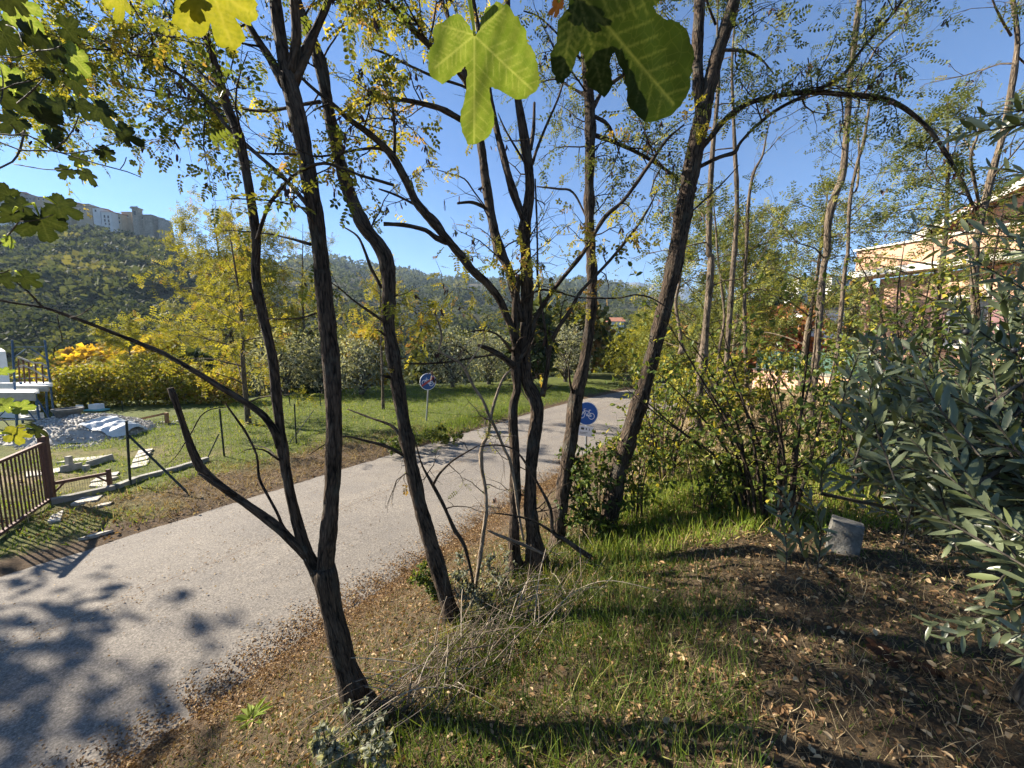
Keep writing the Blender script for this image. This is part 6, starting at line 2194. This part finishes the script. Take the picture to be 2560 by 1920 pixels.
def fig_limb(tr, Y0, Y1=None, n=7):
    P, R = trace(tr, Y0, Y1, .04)
    f_ = MB()
    f_.tube(P, R * 1.0, n, rough=.05, seed=len(tr))
    f_.build('branch', MATS['bark_fig'], figc, True)
    return P


FB = [[(-300, 760, 30), (0, 862, 20), (180, 870, 20), (330, 960, 18), (430, 985, 14), (600, 965, 12), (760, 910, 10), (810, 885, 8)],
      [(-300, 860, 26), (0, 915, 20), (130, 965, 18), (330, 970, 17), (480, 1010, 15), (650, 1060, 14), (820, 1105, 12), (905, 1140, 5)],
      [(350, 960, 16), (440, 880, 15), (490, 790, 14), (508, 735, 10)],
      [(-200, 620, 22), (0, 580, 18), (100, 540, 16), (200, 520, 14), (285, 490, 10)],
      [(110, 665, 16), (190, 600, 20), (240, 550, 16), (285, 500, 10)],
      [(0, 430, 10), (20, 520, 14), (0, 660, 16), (-100, 800, 20)],
      [(155, 840, 22), (130, 960, 22), (80, 1040, 20), (0, 1080, 20), (-200, 1150, 24)],
      [(90, 1055, 14), (300, 1090, 12), (460, 1090, 10), (525, 1112, 6)],
      [(150, 850, 16), (130, 860, 14), (70, 800, 12)],
      [(775, 1085, 8), (800, 1050, 9), (812, 1012, 7)],
      [(240, 325, 20), (330, 318, 14), (400, 292, 10)],
      [(40, 160, 12), (110, 190, 14), (150, 290, 10)],
      [(-200, 390, 20), (0, 365, 16), (100, 370, 12), (260, 322, 12)],
      [(-200, 1330, 22), (0, 1400, 20), (130, 1425, 16), (250, 1412, 13), (340, 1380, 8)],
      [(-100, 1640, 22), (0, 1565, 20), (80, 1480, 18), (150, 1375, 14), (150, 1340, 10)]]
for tr in FB:
    fig_limb(T('r1', tr), 1.25, 1.15)
fig_limb(T('r4', [(-200, 1000, 14), (0, 1040, 12), (60, 1095, 9), (130, 1105, 7), (220, 1085, 4)]), 1.05, 1.0)
fig_limb(T('r4', [(-200, 1180, 14), (0, 1180, 10), (100, 1150, 6)]), 1.05, 1.0)
fig_limb(T('r4', [(-150, 60, 20), (0, 110, 18), (60, 90, 8)]), 1.2, 1.15)
tr_ = MB()
P = catmull(np.array([(-2.75, .9, -.1), (-2.7, .95, 1.0), (-2.6, 1.0, 2.2), (-2.45, .95, 3.4), (-2.2, .85, 4.4)]), .1)
tr_.tube(P, np.linspace(.11, .05, len(P)), 12, rough=.06)
tr_.build('trunk', MATS['bark_fig'], figc, True)
for P in ([(-2.5, .95, 3.2), (-1.9, .9, 3.9), (-1.2, .8, 4.1), (-.5, .65, 4.0), (.1, .58, 3.86), (.5, .5, 3.78)], [(-2.6, 1.0, 2.3), (-2.2, 1.15, 2.75), (-1.9, 1.22, 2.9)], [(-2.55, 1.0, 2.9), (-2.2, 1.2, 3.3), (-1.9, 1.22, 3.45)], [(-2.65, 1.0, 1.7), (-2.3, 1.1, 2.1), (-1.75, 1.02, 2.4)]):
    Q = catmull(np.array(P), .06)
    f_ = MB()
    f_.tube(Q, np.linspace(.03, .008, len(Q)), 7, rough=.05, seed=3)
    f_.build('branch', MATS['bark_fig'], figc, True)
pet.build('leaf_stalks', MATS['leaf_fig_vein'], figc, kind='stuff')

# ------------------------------------------------------------------ olive in front on the right
ob = gnd(2560, 1760)
olv = thing('olive_tree', 'near olive with glossy narrow leaves filling the right edge', 'olive tree', ob)
m = MB()
P = catmull(np.array([ob - (0, 0, .2), ob + (.05, -.05, .35), ob + (-.05, -.1, .9), ob + (-.12, -.2, 1.6), ob + (.0, -.3, 2.4)]), .06)
m.tube(P, np.linspace(.075, .025, len(P)), 10, rough=.08)
m.build('trunk', MATS['bark_olive'], olv, True)
ro = np.random.default_rng(44)
tw = MB()
OP = [(2150, 840), (2230, 790), (2300, 800), (2400, 720), (2560, 640), (2640, 900), (2640, 1560), (2560, 1480), (2420, 1420), (2290, 1330), (2200, 1270), (2080, 1265), (2020, 1240), (2090, 1180), (2150, 1090), (2110, 990), (2170, 950), (2120, 890)]


def in_poly(x, y, P):
    ins = False
    j = len(P) - 1
    for i in range(len(P)):
        if (P[i][1] > y) != (P[j][1] > y) and x < (P[j][0] - P[i][0]) * (y - P[i][1]) / (P[j][1] - P[i][1]) + P[i][0]:
            ins = not ins
        j = i
    return ins


lp, ld, ln, ls = [], [], [], []


def olive_twig(px, py, Y, ang, L):
    tip = at(px, py, Y)
    a = math.radians(ang)
    view = unit(tip - np.array((0, 0, CAMZ)))
    right = unit(np.cross(view, (0, 0, 1)))
    up = np.cross(right, view)
    d = unit(right * math.cos(a) + up * math.sin(a) + view * ro.uniform(-.45, .45))
    base = tip - d * L + np.array((.0, 0, -.04 * L))
    mid = (tip + base) / 2 + ro.normal(0, .02, 3)
    P = catmull(np.array([base, mid, tip]), .022)
    tw.tube(P, np.linspace(.0032, .0012, len(P)), 5, cap=False)
    ph = ro.uniform(0, PI)
    for k in range(2, len(P)):
        t = unit(P[k] - P[k - 1])
        s0 = unit(np.cross(t, (0, 0, 1)) + ro.normal(0, .2, 3))
        s1 = np.cross(t, s0)
        ph += PI / 2
        for sg_ in (-1, 1):
            if ro.random() < .9:
                s = (s0 * math.cos(ph) + s1 * math.sin(ph)) * sg_
                lp.append(P[k])
                ld.append(unit(t * ro.uniform(.55, 1.0) + s * .8))
                ln.append(unit(t * -.3 + s * -.2 + np.array((-.2, -.2, .7)) + ro.normal(0, .35, 3)))
                ls.append(ro.uniform(.046, .078) * (1.05 - .35 * (k / len(P)) ** 4))
    return base


n = 0
while n < 175:
    x, y = ro.uniform(2000, 2660), ro.uniform(600, 1560)
    if not in_poly(x, y, OP):
        continue
    n += 1
    Y = 1.0 + ro.beta(1.6, 1.6) * .75 + (.15 if y < 800 else 0)
    b_ = olive_twig(x, y, Y, ro.normal(118, 26) if y < 1120 else ro.normal(172 + (y - 1120) * .13, 20), ro.uniform(.24, .42))
    if ro.random() < .25:
        q = ob + np.array((-.1, -.2, ro.uniform(.3, 1.6)))
        tw.tube(catmull(np.array([q, (q + b_) / 2 + (0, 0, .1), b_]), .06), .007, 5, cap=False)
for (x, y, Y, a, L) in ((2290, 560, 1.3, 165, .4), (2335, 620, 1.25, 160, .35), (2400, 300, 1.3, 170, .35), (2380, 335, 1.25, 175, .35), (2480, 420, 1.3, 150, .4), (2540, 520, 1.2, 130, .4), (2540, 250, 1.3, 120, .4), (2420, 640, 1.2, 140, .4), (2480, 560, 1.3, 130, .5), (2330, 1560, 1.15, 230, .35), (2370, 1600, 1.1, 240, .35), (2500, 1580, 1.0, 210, .35), (2540, 1640, 1.0, 220, .3), (2440, 1560, 1.1, 250, .3), (2020, 1240, 1.45, 100, .3), (1960, 1230, 1.5, 110, .28), (1945, 1270, 1.5, 100, .25)):
    olive_twig(x, y, Y, a, L)
tw.build('twigs', MATS['bark_olive'], olv, True, kind='stuff')
OL = (np.array([(0, 0, 0), (.22, .095, .02), (.55, .125, .015), (.85, .07, -.01), (1, 0, -.04), (.85, -.07, -.01), (.55, -.125, .015), (.22, -.095, .02), (.22, 0, -.012), (.55, 0, -.02), (.85, 0, -.02)]),
      [np.array([(0, 1, 8), (1, 2, 9), (1, 9, 8), (2, 3, 10), (2, 10, 9), (3, 4, 10), (4, 5, 10), (5, 6, 9), (5, 9, 10), (6, 7, 8), (6, 8, 9), (7, 0, 8)])])
lp, ld, ln, ls = map(np.array, (lp, ld, ln, ls))
near = np.argsort(np.linalg.norm(lp - np.array((0, 0, CAMZ)), axis=1) / ls)
big = near[:300]
rest = near[300:]
m = MB()
m.scatter(*OL, lp[rest], ld[rest], ln[rest], ls[rest], np.clip(ro.normal(.45, .28, len(rest)), 0, 1))
m.build('leaves', MATS['leaf_olive'], olv, True, kind='stuff')
m = MB()
m.add(OL[0], OL[1][0])
ole = m.mesh('leaf', MATS['leaf_olive_single'], smooth=True)
for k in big:
    D = ld[k]
    Yv = unit(np.cross(ln[k], D))
    Zv = np.cross(D, Yv)
    s = ls[k]
    p = lp[k] - np.array(ORG[olv.name])
    o = bpy.data.objects.new('leaf', ole)
    COL.objects.link(o)
    o.parent = olv
    o.matrix_local = Matrix([[D[0] * s, Yv[0] * s, Zv[0] * s, p[0]], [D[1] * s, Yv[1] * s, Zv[1] * s, p[1]], [D[2] * s, Yv[2] * s, Zv[2] * s, p[2]], [0, 0, 0, 1]])
# a few dark olives (fruit)
for k in range(7):
    q = at([2535, 2415, 2300, 2480, 2380, 2250, 2520][k], [876, 830, 1000, 1020, 1180, 1100, 1260][k], 1.12)
    m = MB()
    th = np.linspace(-1, 1, 7)
    m.tube(np.array([q + (0, 0, .009 * t_) for t_ in th]), .0075 * np.sqrt(np.clip(1.02 - th ** 2, .02, 1)), 8)
    m.build('fruit', MATS['sign_black'], olv, True)


# ------------------------------------------------------------------ shrubs of the thicket
def shrub(label, base, h, w, seed, nst=7, leafy_=.85, size=.055, mat='leaf_shrub', var=(.5, .25), group='wild shrubs at the plateau edge', bark='bark_near', bend=.0, lev=1):
    r = np.random.default_rng(5000 + seed)
    t = Tree('shrub', label, 'shrub', base, 500 + seed, bark, group)
    for k in range(nst):
        a = r.uniform(0, 2 * PI)
        hh = h * r.uniform(.6, 1.05)
        off = np.array((math.cos(a), math.sin(a) * .7, 0)) * w * .5 * r.uniform(.25, 1) + np.array((bend, 0, 0))
        b0 = np.asarray(base) + np.array((math.cos(a), math.sin(a), 0)) * .08
        P = catmull(np.array([b0 - (0, 0, .1), b0 + off * .25 + (0, 0, hh * .4), b0 + off * .65 + (0, 0, hh * .75), b0 + off + (0, 0, hh)]) + r.normal(0, .03, (4, 3)), .07)
        R = np.linspace(.016 * h / 1.6, .003, len(P))
        t.put(P, R, 6, .04)
        t.c.along(P, R, 10, (.2 * h / 1.6, .5 * h / 1.6), lev, leafy_, 0, .2, 1.0, .15, size, droop=.03)
    t.finish('leaf_shrub' if mat is None else mat, [LEAF_OVAL], var, pods=False)


shrub('leafy green shrub at the foot of the leaning trunk, beside the round sign', gnd(1490, 1345), .95, .8, 1, 9, .85, .06, var=(.35, .22))
shrub('tall shrub with dark bare stems in the middle of the plateau thicket', gnd(1950, 1315), 2.0, 1.7, 2, 9, .55, .06, var=(.5, .25), bend=-.2)
shrub('open shrub leaning left in front of the grove trunks', gnd(1890, 1290), 1.9, 2.0, 3, 8, .6, .06, var=(.6, .25), bend=-.7)
shrub('leafy shrub between leaning trunk and grove', foot(1660, 1200, 5.2), 1.7, 1.5, 4, 9, .7, .065, var=(.6, .25))
shrub('yellow-green shrub right of the leaning trunk, farther back', foot(1640, 1120, 6.6), 1.7, 1.8, 5, 9, .8, .075, var=(.75, .2))
shrub('bush below the bowed trunk', foot(2060, 1180, 5.0), 1.6, 1.7, 6, 9, .75, .065, var=(.6, .25))
shrub('bush behind the near olive, left half', foot(2180, 1160, 3.9), 1.7, 1.6, 7, 9, .75, .065, var=(.45, .25))
shrub('dark bush behind the near olive, right half', foot(2380, 1150, 3.6), 2.0, 1.7, 8, 9, .75, .065, var=(.4, .25))
shrub('slender shrub in front of the road at the sign', gnd(1600, 1300), 1.1, .8, 9, 7, .7, .06, var=(.6, .25), bend=.1)
shrub('yellow scrub among the first grove trunks', foot(1800, 1050, 8.2), 1.2, 2.2, 10, 9, .8, .09, var=(.9, .15))
shrub('yellow scrub under the slimmest grove trunk', foot(1900, 1040, 9.0), 1.4, 2.4, 11, 9, .8, .09, var=(.9, .15))
shrub('yellow-green scrub at the far end of the plateau', foot(1720, 1000, 10.5), 1.7, 2.6, 12, 9, .8, .1, var=(.8, .2))
shrub('low dark thicket at the right edge behind the olive trunk', foot(2520, 1250, 2.9), 1.3, 1.4, 13, 9, .8, .055, var=(.3, .2))
shrub('small greyish herb tuft at the foot of the bent trunk', gnd(1215, 1510), .38, .6, 14, 7, .95, .035, mat='leaf_far_olive', var=(.5, .25))
shrub('small leafy weed left of the forked trunk foot', gnd(905, 1905), .22, .35, 15, 6, .95, .035, mat='leaf_far_olive', var=(.6, .25))
shrub('green weeds behind the foot of the bent trunk', gnd(1100, 1490), .3, .5, 16, 6, .9, .04, var=(.4, .2))
shrub('low green plant along the road edge below the crossed-out sign', foot(1010, 1105, 10.2), .7, 2.0, 17, 9, .9, .07, var=(.35, .2))
shrub('yellow-flecked plant at the lawn edge by the road', foot(1120, 1075, 11.2), .6, 1.6, 18, 9, .9, .07, var=(.5, .25))
shrub('tall leafy shrub hiding the left part of the pink house', foot(2260, 1120, 4.6), 2.7, 1.6, 20, 9, .7, .065, var=(.6, .25))
shrub('tall yellow-green shrub in front of the pink house wall, at right', foot(2460, 1120, 4.3), 3.1, 1.8, 21, 10, .7, .065, var=(.7, .25))
shrub('light green grass-green bush at the plateau rim', gnd(1760, 1290), .8, 1.2, 19, 8, .85, .05, var=(.5, .2))

# boundary stone
sb = gnd(2103, 1378)
m = MB()
r = np.random.default_rng(3)
V, n1 = [], 9
for k in range(9):
    z = -.12 + .37 * k / 8
    for j in range(4):
        for q in range(n1):
            f = q / n1
            cx, cy = [(-1, -1), (1, -1), (1, 1), (-1, 1)][j], [(1, -1), (1, 1), (-1, 1), (-1, -1)][j]
            x, y = cx[0] + (cy[0] - cx[0]) * f, cx[1] + (cy[1] - cx[1]) * f
            sh = .965 if (abs(abs(x) - 1) < .02 and abs(abs(y) - 1) < .02) else 1
            V.append((x * .10 * sh * (1 - .05 * k / 8) + z * .09, y * .06 * sh, z))
V = np.array(V)
V += np.stack([.006 * fbm(V[:, 0] * 22 + V[:, 2] * 17, V[:, 1] * 22 + V[:, 2] * 9, 4), .006 * fbm(V[:, 0] * 25, V[:, 2] * 25, 5), .004 * fbm(V[:, 0] * 18, V[:, 1] * 18, 6)], 1)
c_, s_ = math.cos(-.6), math.sin(-.6)
W = np.stack([V[:, 0] * c_ - V[:, 1] * s_, V[:, 0] * s_ + V[:, 1] * c_, V[:, 2] - V[:, 0] * .12], 1) + sb
nn = 4 * n1
i = np.arange(8)[:, None] * nn
j = np.arange(nn)[None]
m.add(W, np.stack([i + j, i + (j + 1) % nn, i + nn + (j + 1) % nn, i + nn + j], -1).reshape(-1, 4))
m.face([8 * nn + q for q in range(nn)])
tag(m.build('boundary_stone', MATS['marker_stone']), 'weathered grey boundary stone set in the grass beside the olive', 'stone')

# dead stick lying on the bank, brown leaf scraps
m = MB()
pts = [gnd(2130, 1695) + (0, 0, .015), gnd(2180, 1745) + (0, 0, .02), gnd(2245, 1800) + (0, 0, .02), gnd(2300, 1835) + (0, 0, .015)]
m.tube(catmull(np.array(pts), .03), .010, 7, rough=.08)
tag(m.build('dead_stick', MATS['bark_near'], None, True), 'dark dead stick lying in the shaded grass at lower right', 'stick')
for k, (px, py, s, lab) in enumerate([(2205, 1650, .12, 'curled brown dead leaf in the shade below the olive, left of a pair'), (2330, 1685, .13, 'curled brown dead leaf in the shade below the olive, right of a pair')]):
    q = gnd(px, py) + (0, 0, .025)
    o = bpy.data.objects.new('dead_leaf', FL[(k, D_)][0].copy())
    o.data.materials[0] = MATS['leaf_brown_edge']
    COL.objects.link(o)
    o.matrix_world = Matrix.Translation(Vector(q)) @ Matrix.Rotation(.6 + k, 4, 'Z') @ Matrix.Rotation(.3, 4, 'X') @ Matrix.Scale(s, 4)
    tag(o, lab, 'dead leaf', 'dead leaves under the olive')

# heap of dry stems between the trunks
r = np.random.default_rng(31)
m = MB()
for k in range(420):
    f = r.random()
    c0 = np.array((1000, 1790)) * (1 - f) + np.array((1430, 1440)) * f
    p = gnd(c0[0] + r.normal(0, 45), c0[1] + r.normal(0, 38))
    main = gnd(1360, 1500) - gnd(1010, 1760)
    d = unit(unit(main) * r.choice([-1, 1]) * .8 + r.normal(0, .45, 3) * (1, 1, .55))
    L = r.uniform(.15, .75)
    hgt = r.uniform(.01, .2) * (.4 + .6 * math.sin(PI * f))
    P = catmull(np.array([p + (0, 0, hgt), p + d * L * .5 + (0, 0, hgt + r.normal(.03, .04)), p + d * L + r.normal(0, .05, 3) + (0, 0, hgt - .05)]), .08)
    gz = G(P[:, 0], P[:, 1])
    P[:, 2] = np.maximum(P[:, 2], gz + .005)
    m.tube(P, np.linspace(1, .5, len(P)) * r.uniform(.0012, .0042), 4, var=r.random(), cap=False)
tag(m.build('dry_stem_heap', MATS['dead_stem'], None, True), 'heap of pale dry stems lying between the forked trunk and the clump', 'brushwood')

# rosette of broad leaves
rc = gnd(632, 1805)
rp = thing('rosette_plant', 'bright green rosette of long leaves at the leaf-strewn road edge', 'plant', rc)
BL = (np.array([(0, 0, 0), (.3, .07, .16), (.65, .11, .2), (1, 0, .08), (.65, -.11, .2), (.3, -.07, .16)]), [np.array([(0, 1, 4, 5), (1, 2, 3, 4)])])
for k in range(16):
    a = k * 2.4
    m = MB()
    m.scatter(*BL, [rc + (0, 0, .01)], [(math.cos(a), math.sin(a), r.uniform(.0, .7))], [(-math.cos(a) * .3, -math.sin(a) * .3, 1)], [r.uniform(.10, .17)], [r.uniform(.5, .8)])
    m.build('leaf', MATS['grass_lawn'], rp)

# ------------------------------------------------------------------ grass, straw, litter
BLADE = (np.array([(0, .035, 0), (0, -.035, 0), (.45, .028, .05), (.45, -.028, .05), (.8, .016, .16), (.8, -.016, .16), (1.0, 0, .30)]), [np.array([(0, 1, 3, 2), (2, 3, 5, 4)]), np.array([(4, 5, 6)])])
BLADE3 = (np.array([(0, .05, 0), (0, -.05, 0), (.6, .03, .1), (.6, -.03, .1), (1, 0, .3)]), [np.array([(0, 1, 3, 2)]), np.array([(2, 3, 4)])])


def grass(name, label, xy, hmin, hmax, mat, var, seed, tpl=BLADE, lean=.35, wid=1.0, extra_h=None):
    r = np.random.default_rng(seed)
    k = len(xy)
    z = G(xy[:, 0], xy[:, 1]) - .01
    D = r.normal(0, lean, (k, 3)) + (0, 0, 1)
    N = r.normal(0, 1, (k, 3))
    h = r.uniform(hmin, hmax, k) * (1 if extra_h is None else extra_h)
    vv = np.clip(r.normal(var[0], var[1], k) + .25 * fbm(xy[:, 0] * 1.2, xy[:, 1] * 1.2, seed), 0, 1)
    m = MB()
    m.scatter(*tpl, np.c_[xy, z], D, N, np.stack([h, np.maximum(h, .12) * wid, h], 1), vv)
    o = m.build(name, MATS[mat], None, False, 'stuff')
    return tag(o, label, 'grass')


def sample_px(n, poly, seed):
    """ground points whose picture positions spread over a polygon"""
    r = np.random.default_rng(seed)
    P = np.array(poly, float)
    x0, y0 = P.min(0)
    x1, y1 = P.max(0)
    X = r.uniform(x0, x1, n * 3)
    Yp = r.uniform(y0, y1, n * 3)
    ins = np.zeros(len(X), bool)
    j = len(P) - 1
    for i in range(len(P)):
        c = ((P[i, 1] > Yp) != (P[j, 1] > Yp)) & (X < (P[j, 0] - P[i, 0]) * (Yp - P[i, 1]) / (P[j, 1] - P[i, 1] + 1e-9) + P[i, 0])
        ins ^= c
        j = i
    X, Yp = X[ins][:n], Yp[ins][:n]
    cx, cy = (X - 1280) / FPX, (Yp - 960) / FPX
    fx, fz = cx / (CP - cy * SP), (cy * CP + SP) / (CP - cy * SP)
    z = np.full(len(X), .6)
    for _ in range(9):
        Y = np.clip((CAMZ - z) / np.maximum(fz, .02), .3, 60)
        z = .5 * z + .5 * G(fx * Y, Y)
    return np.c_[fx * Y, Y]


r = np.random.default_rng(77)


def area(n, x0, x1, y0, y1, test, seed):
    q = np.random.default_rng(seed)
    P = np.c_[q.uniform(x0, x1, n), q.uniform(y0, y1, n)]
    return P[test(P[:, 0], P[:, 1])]


# bank: world-space scatter, green where the cover noise says so
def bank_test(x, y):
    d = road_d(x, y)
    cov = fbm(x * 1.1, y * 1.1, 61, 3)
    q = np.random.default_rng(4).random(len(x))
    # greener strip along the plateau rim, sparse litter floor on the lower right
    rim = np.exp(-((d - 4.7) / .9) ** 2)
    bare = smooth(d, 5.4, 6.4)
    p = .35 + .5 * smooth(cov, -.25, .35) + .35 * rim - .42 * bare
    return (d > 2.5) & (q < p)


xy = np.vstack([area(125000, -3.5, 4.5, .6, 5.2, bank_test, 1), area(16000, -.5, 9, 5.2, 9.5, bank_test, 2)])
dd = road_d(xy[:, 0], xy[:, 1])
eh = .45 + .75 * np.exp(-((dd - 4.9) / .9) ** 2)
grass('bank_grass', 'green grass growing on the bank between the trunks', xy, .03, .12, 'grass_bank', (.42, .24), 3, tpl=BLADE3, lean=.55, extra_h=eh, wid=.5)
xy = area(22000, -1.6, 3.6, 1.0, 4.4, lambda x, y: (road_d(x, y) > 4.0) & (road_d(x, y) < 6.0) & (fbm(x * 1.4, y * 1.4, 71) > -.05), 5)
grass('tall_bank_grass', 'longer grass blades along the crest of the bank', xy, .09, .22, 'grass_bank', (.58, .22), 6, lean=.4, wid=.36)
xy = area(15000, .6, 5.0, 3.2, 6.0, lambda x, y: (road_d(x, y) > 4.6) & (road_d(x, y) < 7.5), 7)
grass('rim_grass', 'bright sunlit grass at the plateau rim below the shrubs', xy, .08, .22, 'grass_lawn', (.5, .25), 8, wid=.6)
# dry straw on the bank and among the grove
xy = area(72000, -3.4, 4.6, .6, 5.2, lambda x, y: (road_d(x, y) > 2.4), 9)
grass('dry_grass', 'flattened dry straw covering the bank', xy, .04, .14, 'straw', (.38, .25), 10, tpl=BLADE3, lean=2.4, wid=.26)
xy = area(26000, .5, 11, 5.0, 12.5, lambda x, y: (road_d(x, y) > 4.2), 11)
grass('grove_straw', 'tall dry grass under the grove', xy, .12, .38, 'straw', (.55, .25), 12, tpl=BLADE3, lean=.5, wid=.5)
# lawn and verge
xy = area(92000, -13, 6, 4.5, 25, lambda x, y: (road_d(x, y) < -2.5) & ((y > 10.5) | (fbm(x * .9, y * .9, 21) > -.35) & (np.random.default_rng(3).random(len(x)) < .9)) & ~((road_d(x, y) > -4.0) & (y > 6.6) & (y < 11)) & (x > -1.35 * y - 1), 13)
grass('lawn', 'short bright green grass of lawn and yard', xy, .05, .13, 'grass_lawn', (.5, .24), 14, tpl=BLADE3, lean=.6, wid=1.2)
xy = area(9000, -3, 3, 9.5, 17, lambda x, y: (road_d(x, y) < -2.3) & (road_d(x, y) > -3.4), 15)
grass('verge_grass', 'longer weeds along the lawn side of the road', xy, .12, .34, 'grass_lawn', (.35, .2), 16, lean=.5, wid=.8)
xy = area(42000, -9.5, -.5, 5.5, 13, lambda x, y: (road_d(x, y) < -2.3) & (road_d(x, y) > -4.6 - .8 * fbm(x, y, 5)) & (y > 6.0), 17)
grass('verge_straw', 'dry brown straw litter on the far verge', xy, .06, .20, 'straw', (.5, .28), 18, tpl=BLADE3, lean=2.2, wid=.6)


LEAF_HEX = (np.array([(0, 0, 0), (.3, .3, .06), (.75, .26, .08), (1, 0, -.04), (.7, -.28, .05), (.25, -.28, .09)]), [np.array([(0, 1, 2, 3), (0, 3, 4, 5)])])


def litter(name, label, xy, s0, s1, mat, var, seed, dz=.012):
    r = np.random.default_rng(seed)
    k = len(xy)
    d = road_d(xy[:, 0], xy[:, 1])
    z = np.maximum(G(xy[:, 0], xy[:, 1]), np.where(np.abs(d) < 2.2, .03 * (1 - (d / HALF) ** 2) + .006, -9)) + dz * r.random(k) + .004
    m = MB()
    s = r.uniform(s0, s1, k)
    m.scatter(*LEAF_HEX, np.c_[xy, z], r.normal(0, 1, (k, 3)) * (1, 1, .3), r.normal(0, .4, (k, 3)) + (0, 0, 1), np.stack([s, s * r.uniform(.6, 1.1, k), s * 2.2], 1), np.clip(r.normal(var[0], var[1], k), 0, 1))
    return tag(m.build(name, MATS[mat], None, False, 'stuff'), label, 'leaf litter')


q = np.random.default_rng(6)
n = 38000
# along the near road edge
si = q.uniform(0, 1, n)
k = np.clip((np.searchsorted(CENTRE[:, 1], q.uniform(.5, 11, n))), 1, len(CENTRE) - 2)
off = HALF + .27 + q.normal(0, .24, n) + .20 * fbm(CENTRE[k, 0] * 1.3, CENTRE[k, 1] * 1.3, 81) - .06
jit = q.uniform(-.2, .2, n)
xy = CENTRE[k] + CT[k] * jit[:, None] + np.stack([CT[k, 1], -CT[k, 0]], 1) * off[:, None]
litter('edge_litter', 'fallen brown leaflets drifted along the near road edge', xy, .012, .030, 'litter', (.5, .27), 20)
xy = area(22000, -3.2, 4.6, .6, 5.2, lambda x, y: road_d(x, y) > 2.8, 21)
litter('bank_litter', 'fallen leaves scattered over the bank', xy, .015, .045, 'litter', (.55, .3), 22, .03)
n = 6500
k = np.clip((np.searchsorted(CENTRE[:, 1], q.uniform(.2, 20, n))), 1, len(CENTRE) - 2)
off = np.where(q.random(n) < .3, q.normal(-.15, .12, n), q.uniform(-2.1, 2.1, n))
xy = CENTRE[k] + CT[k] * q.uniform(-.2, .2, n)[:, None] + np.stack([CT[k, 1], -CT[k, 0]], 1) * off[:, None]
litter('road_litter', 'scattered leaf bits and twigs on the asphalt', xy, .008, .026, 'litter', (.6, .33), 23)
xy = area(5000, -9.5, -.5, 5.5, 13, lambda x, y: (road_d(x, y) < -2.2) & (road_d(x, y) > -4.4), 24)
litter('verge_litter', 'brown leaves on the far verge', xy, .025, .07, 'litter', (.4, .25), 25, .03)
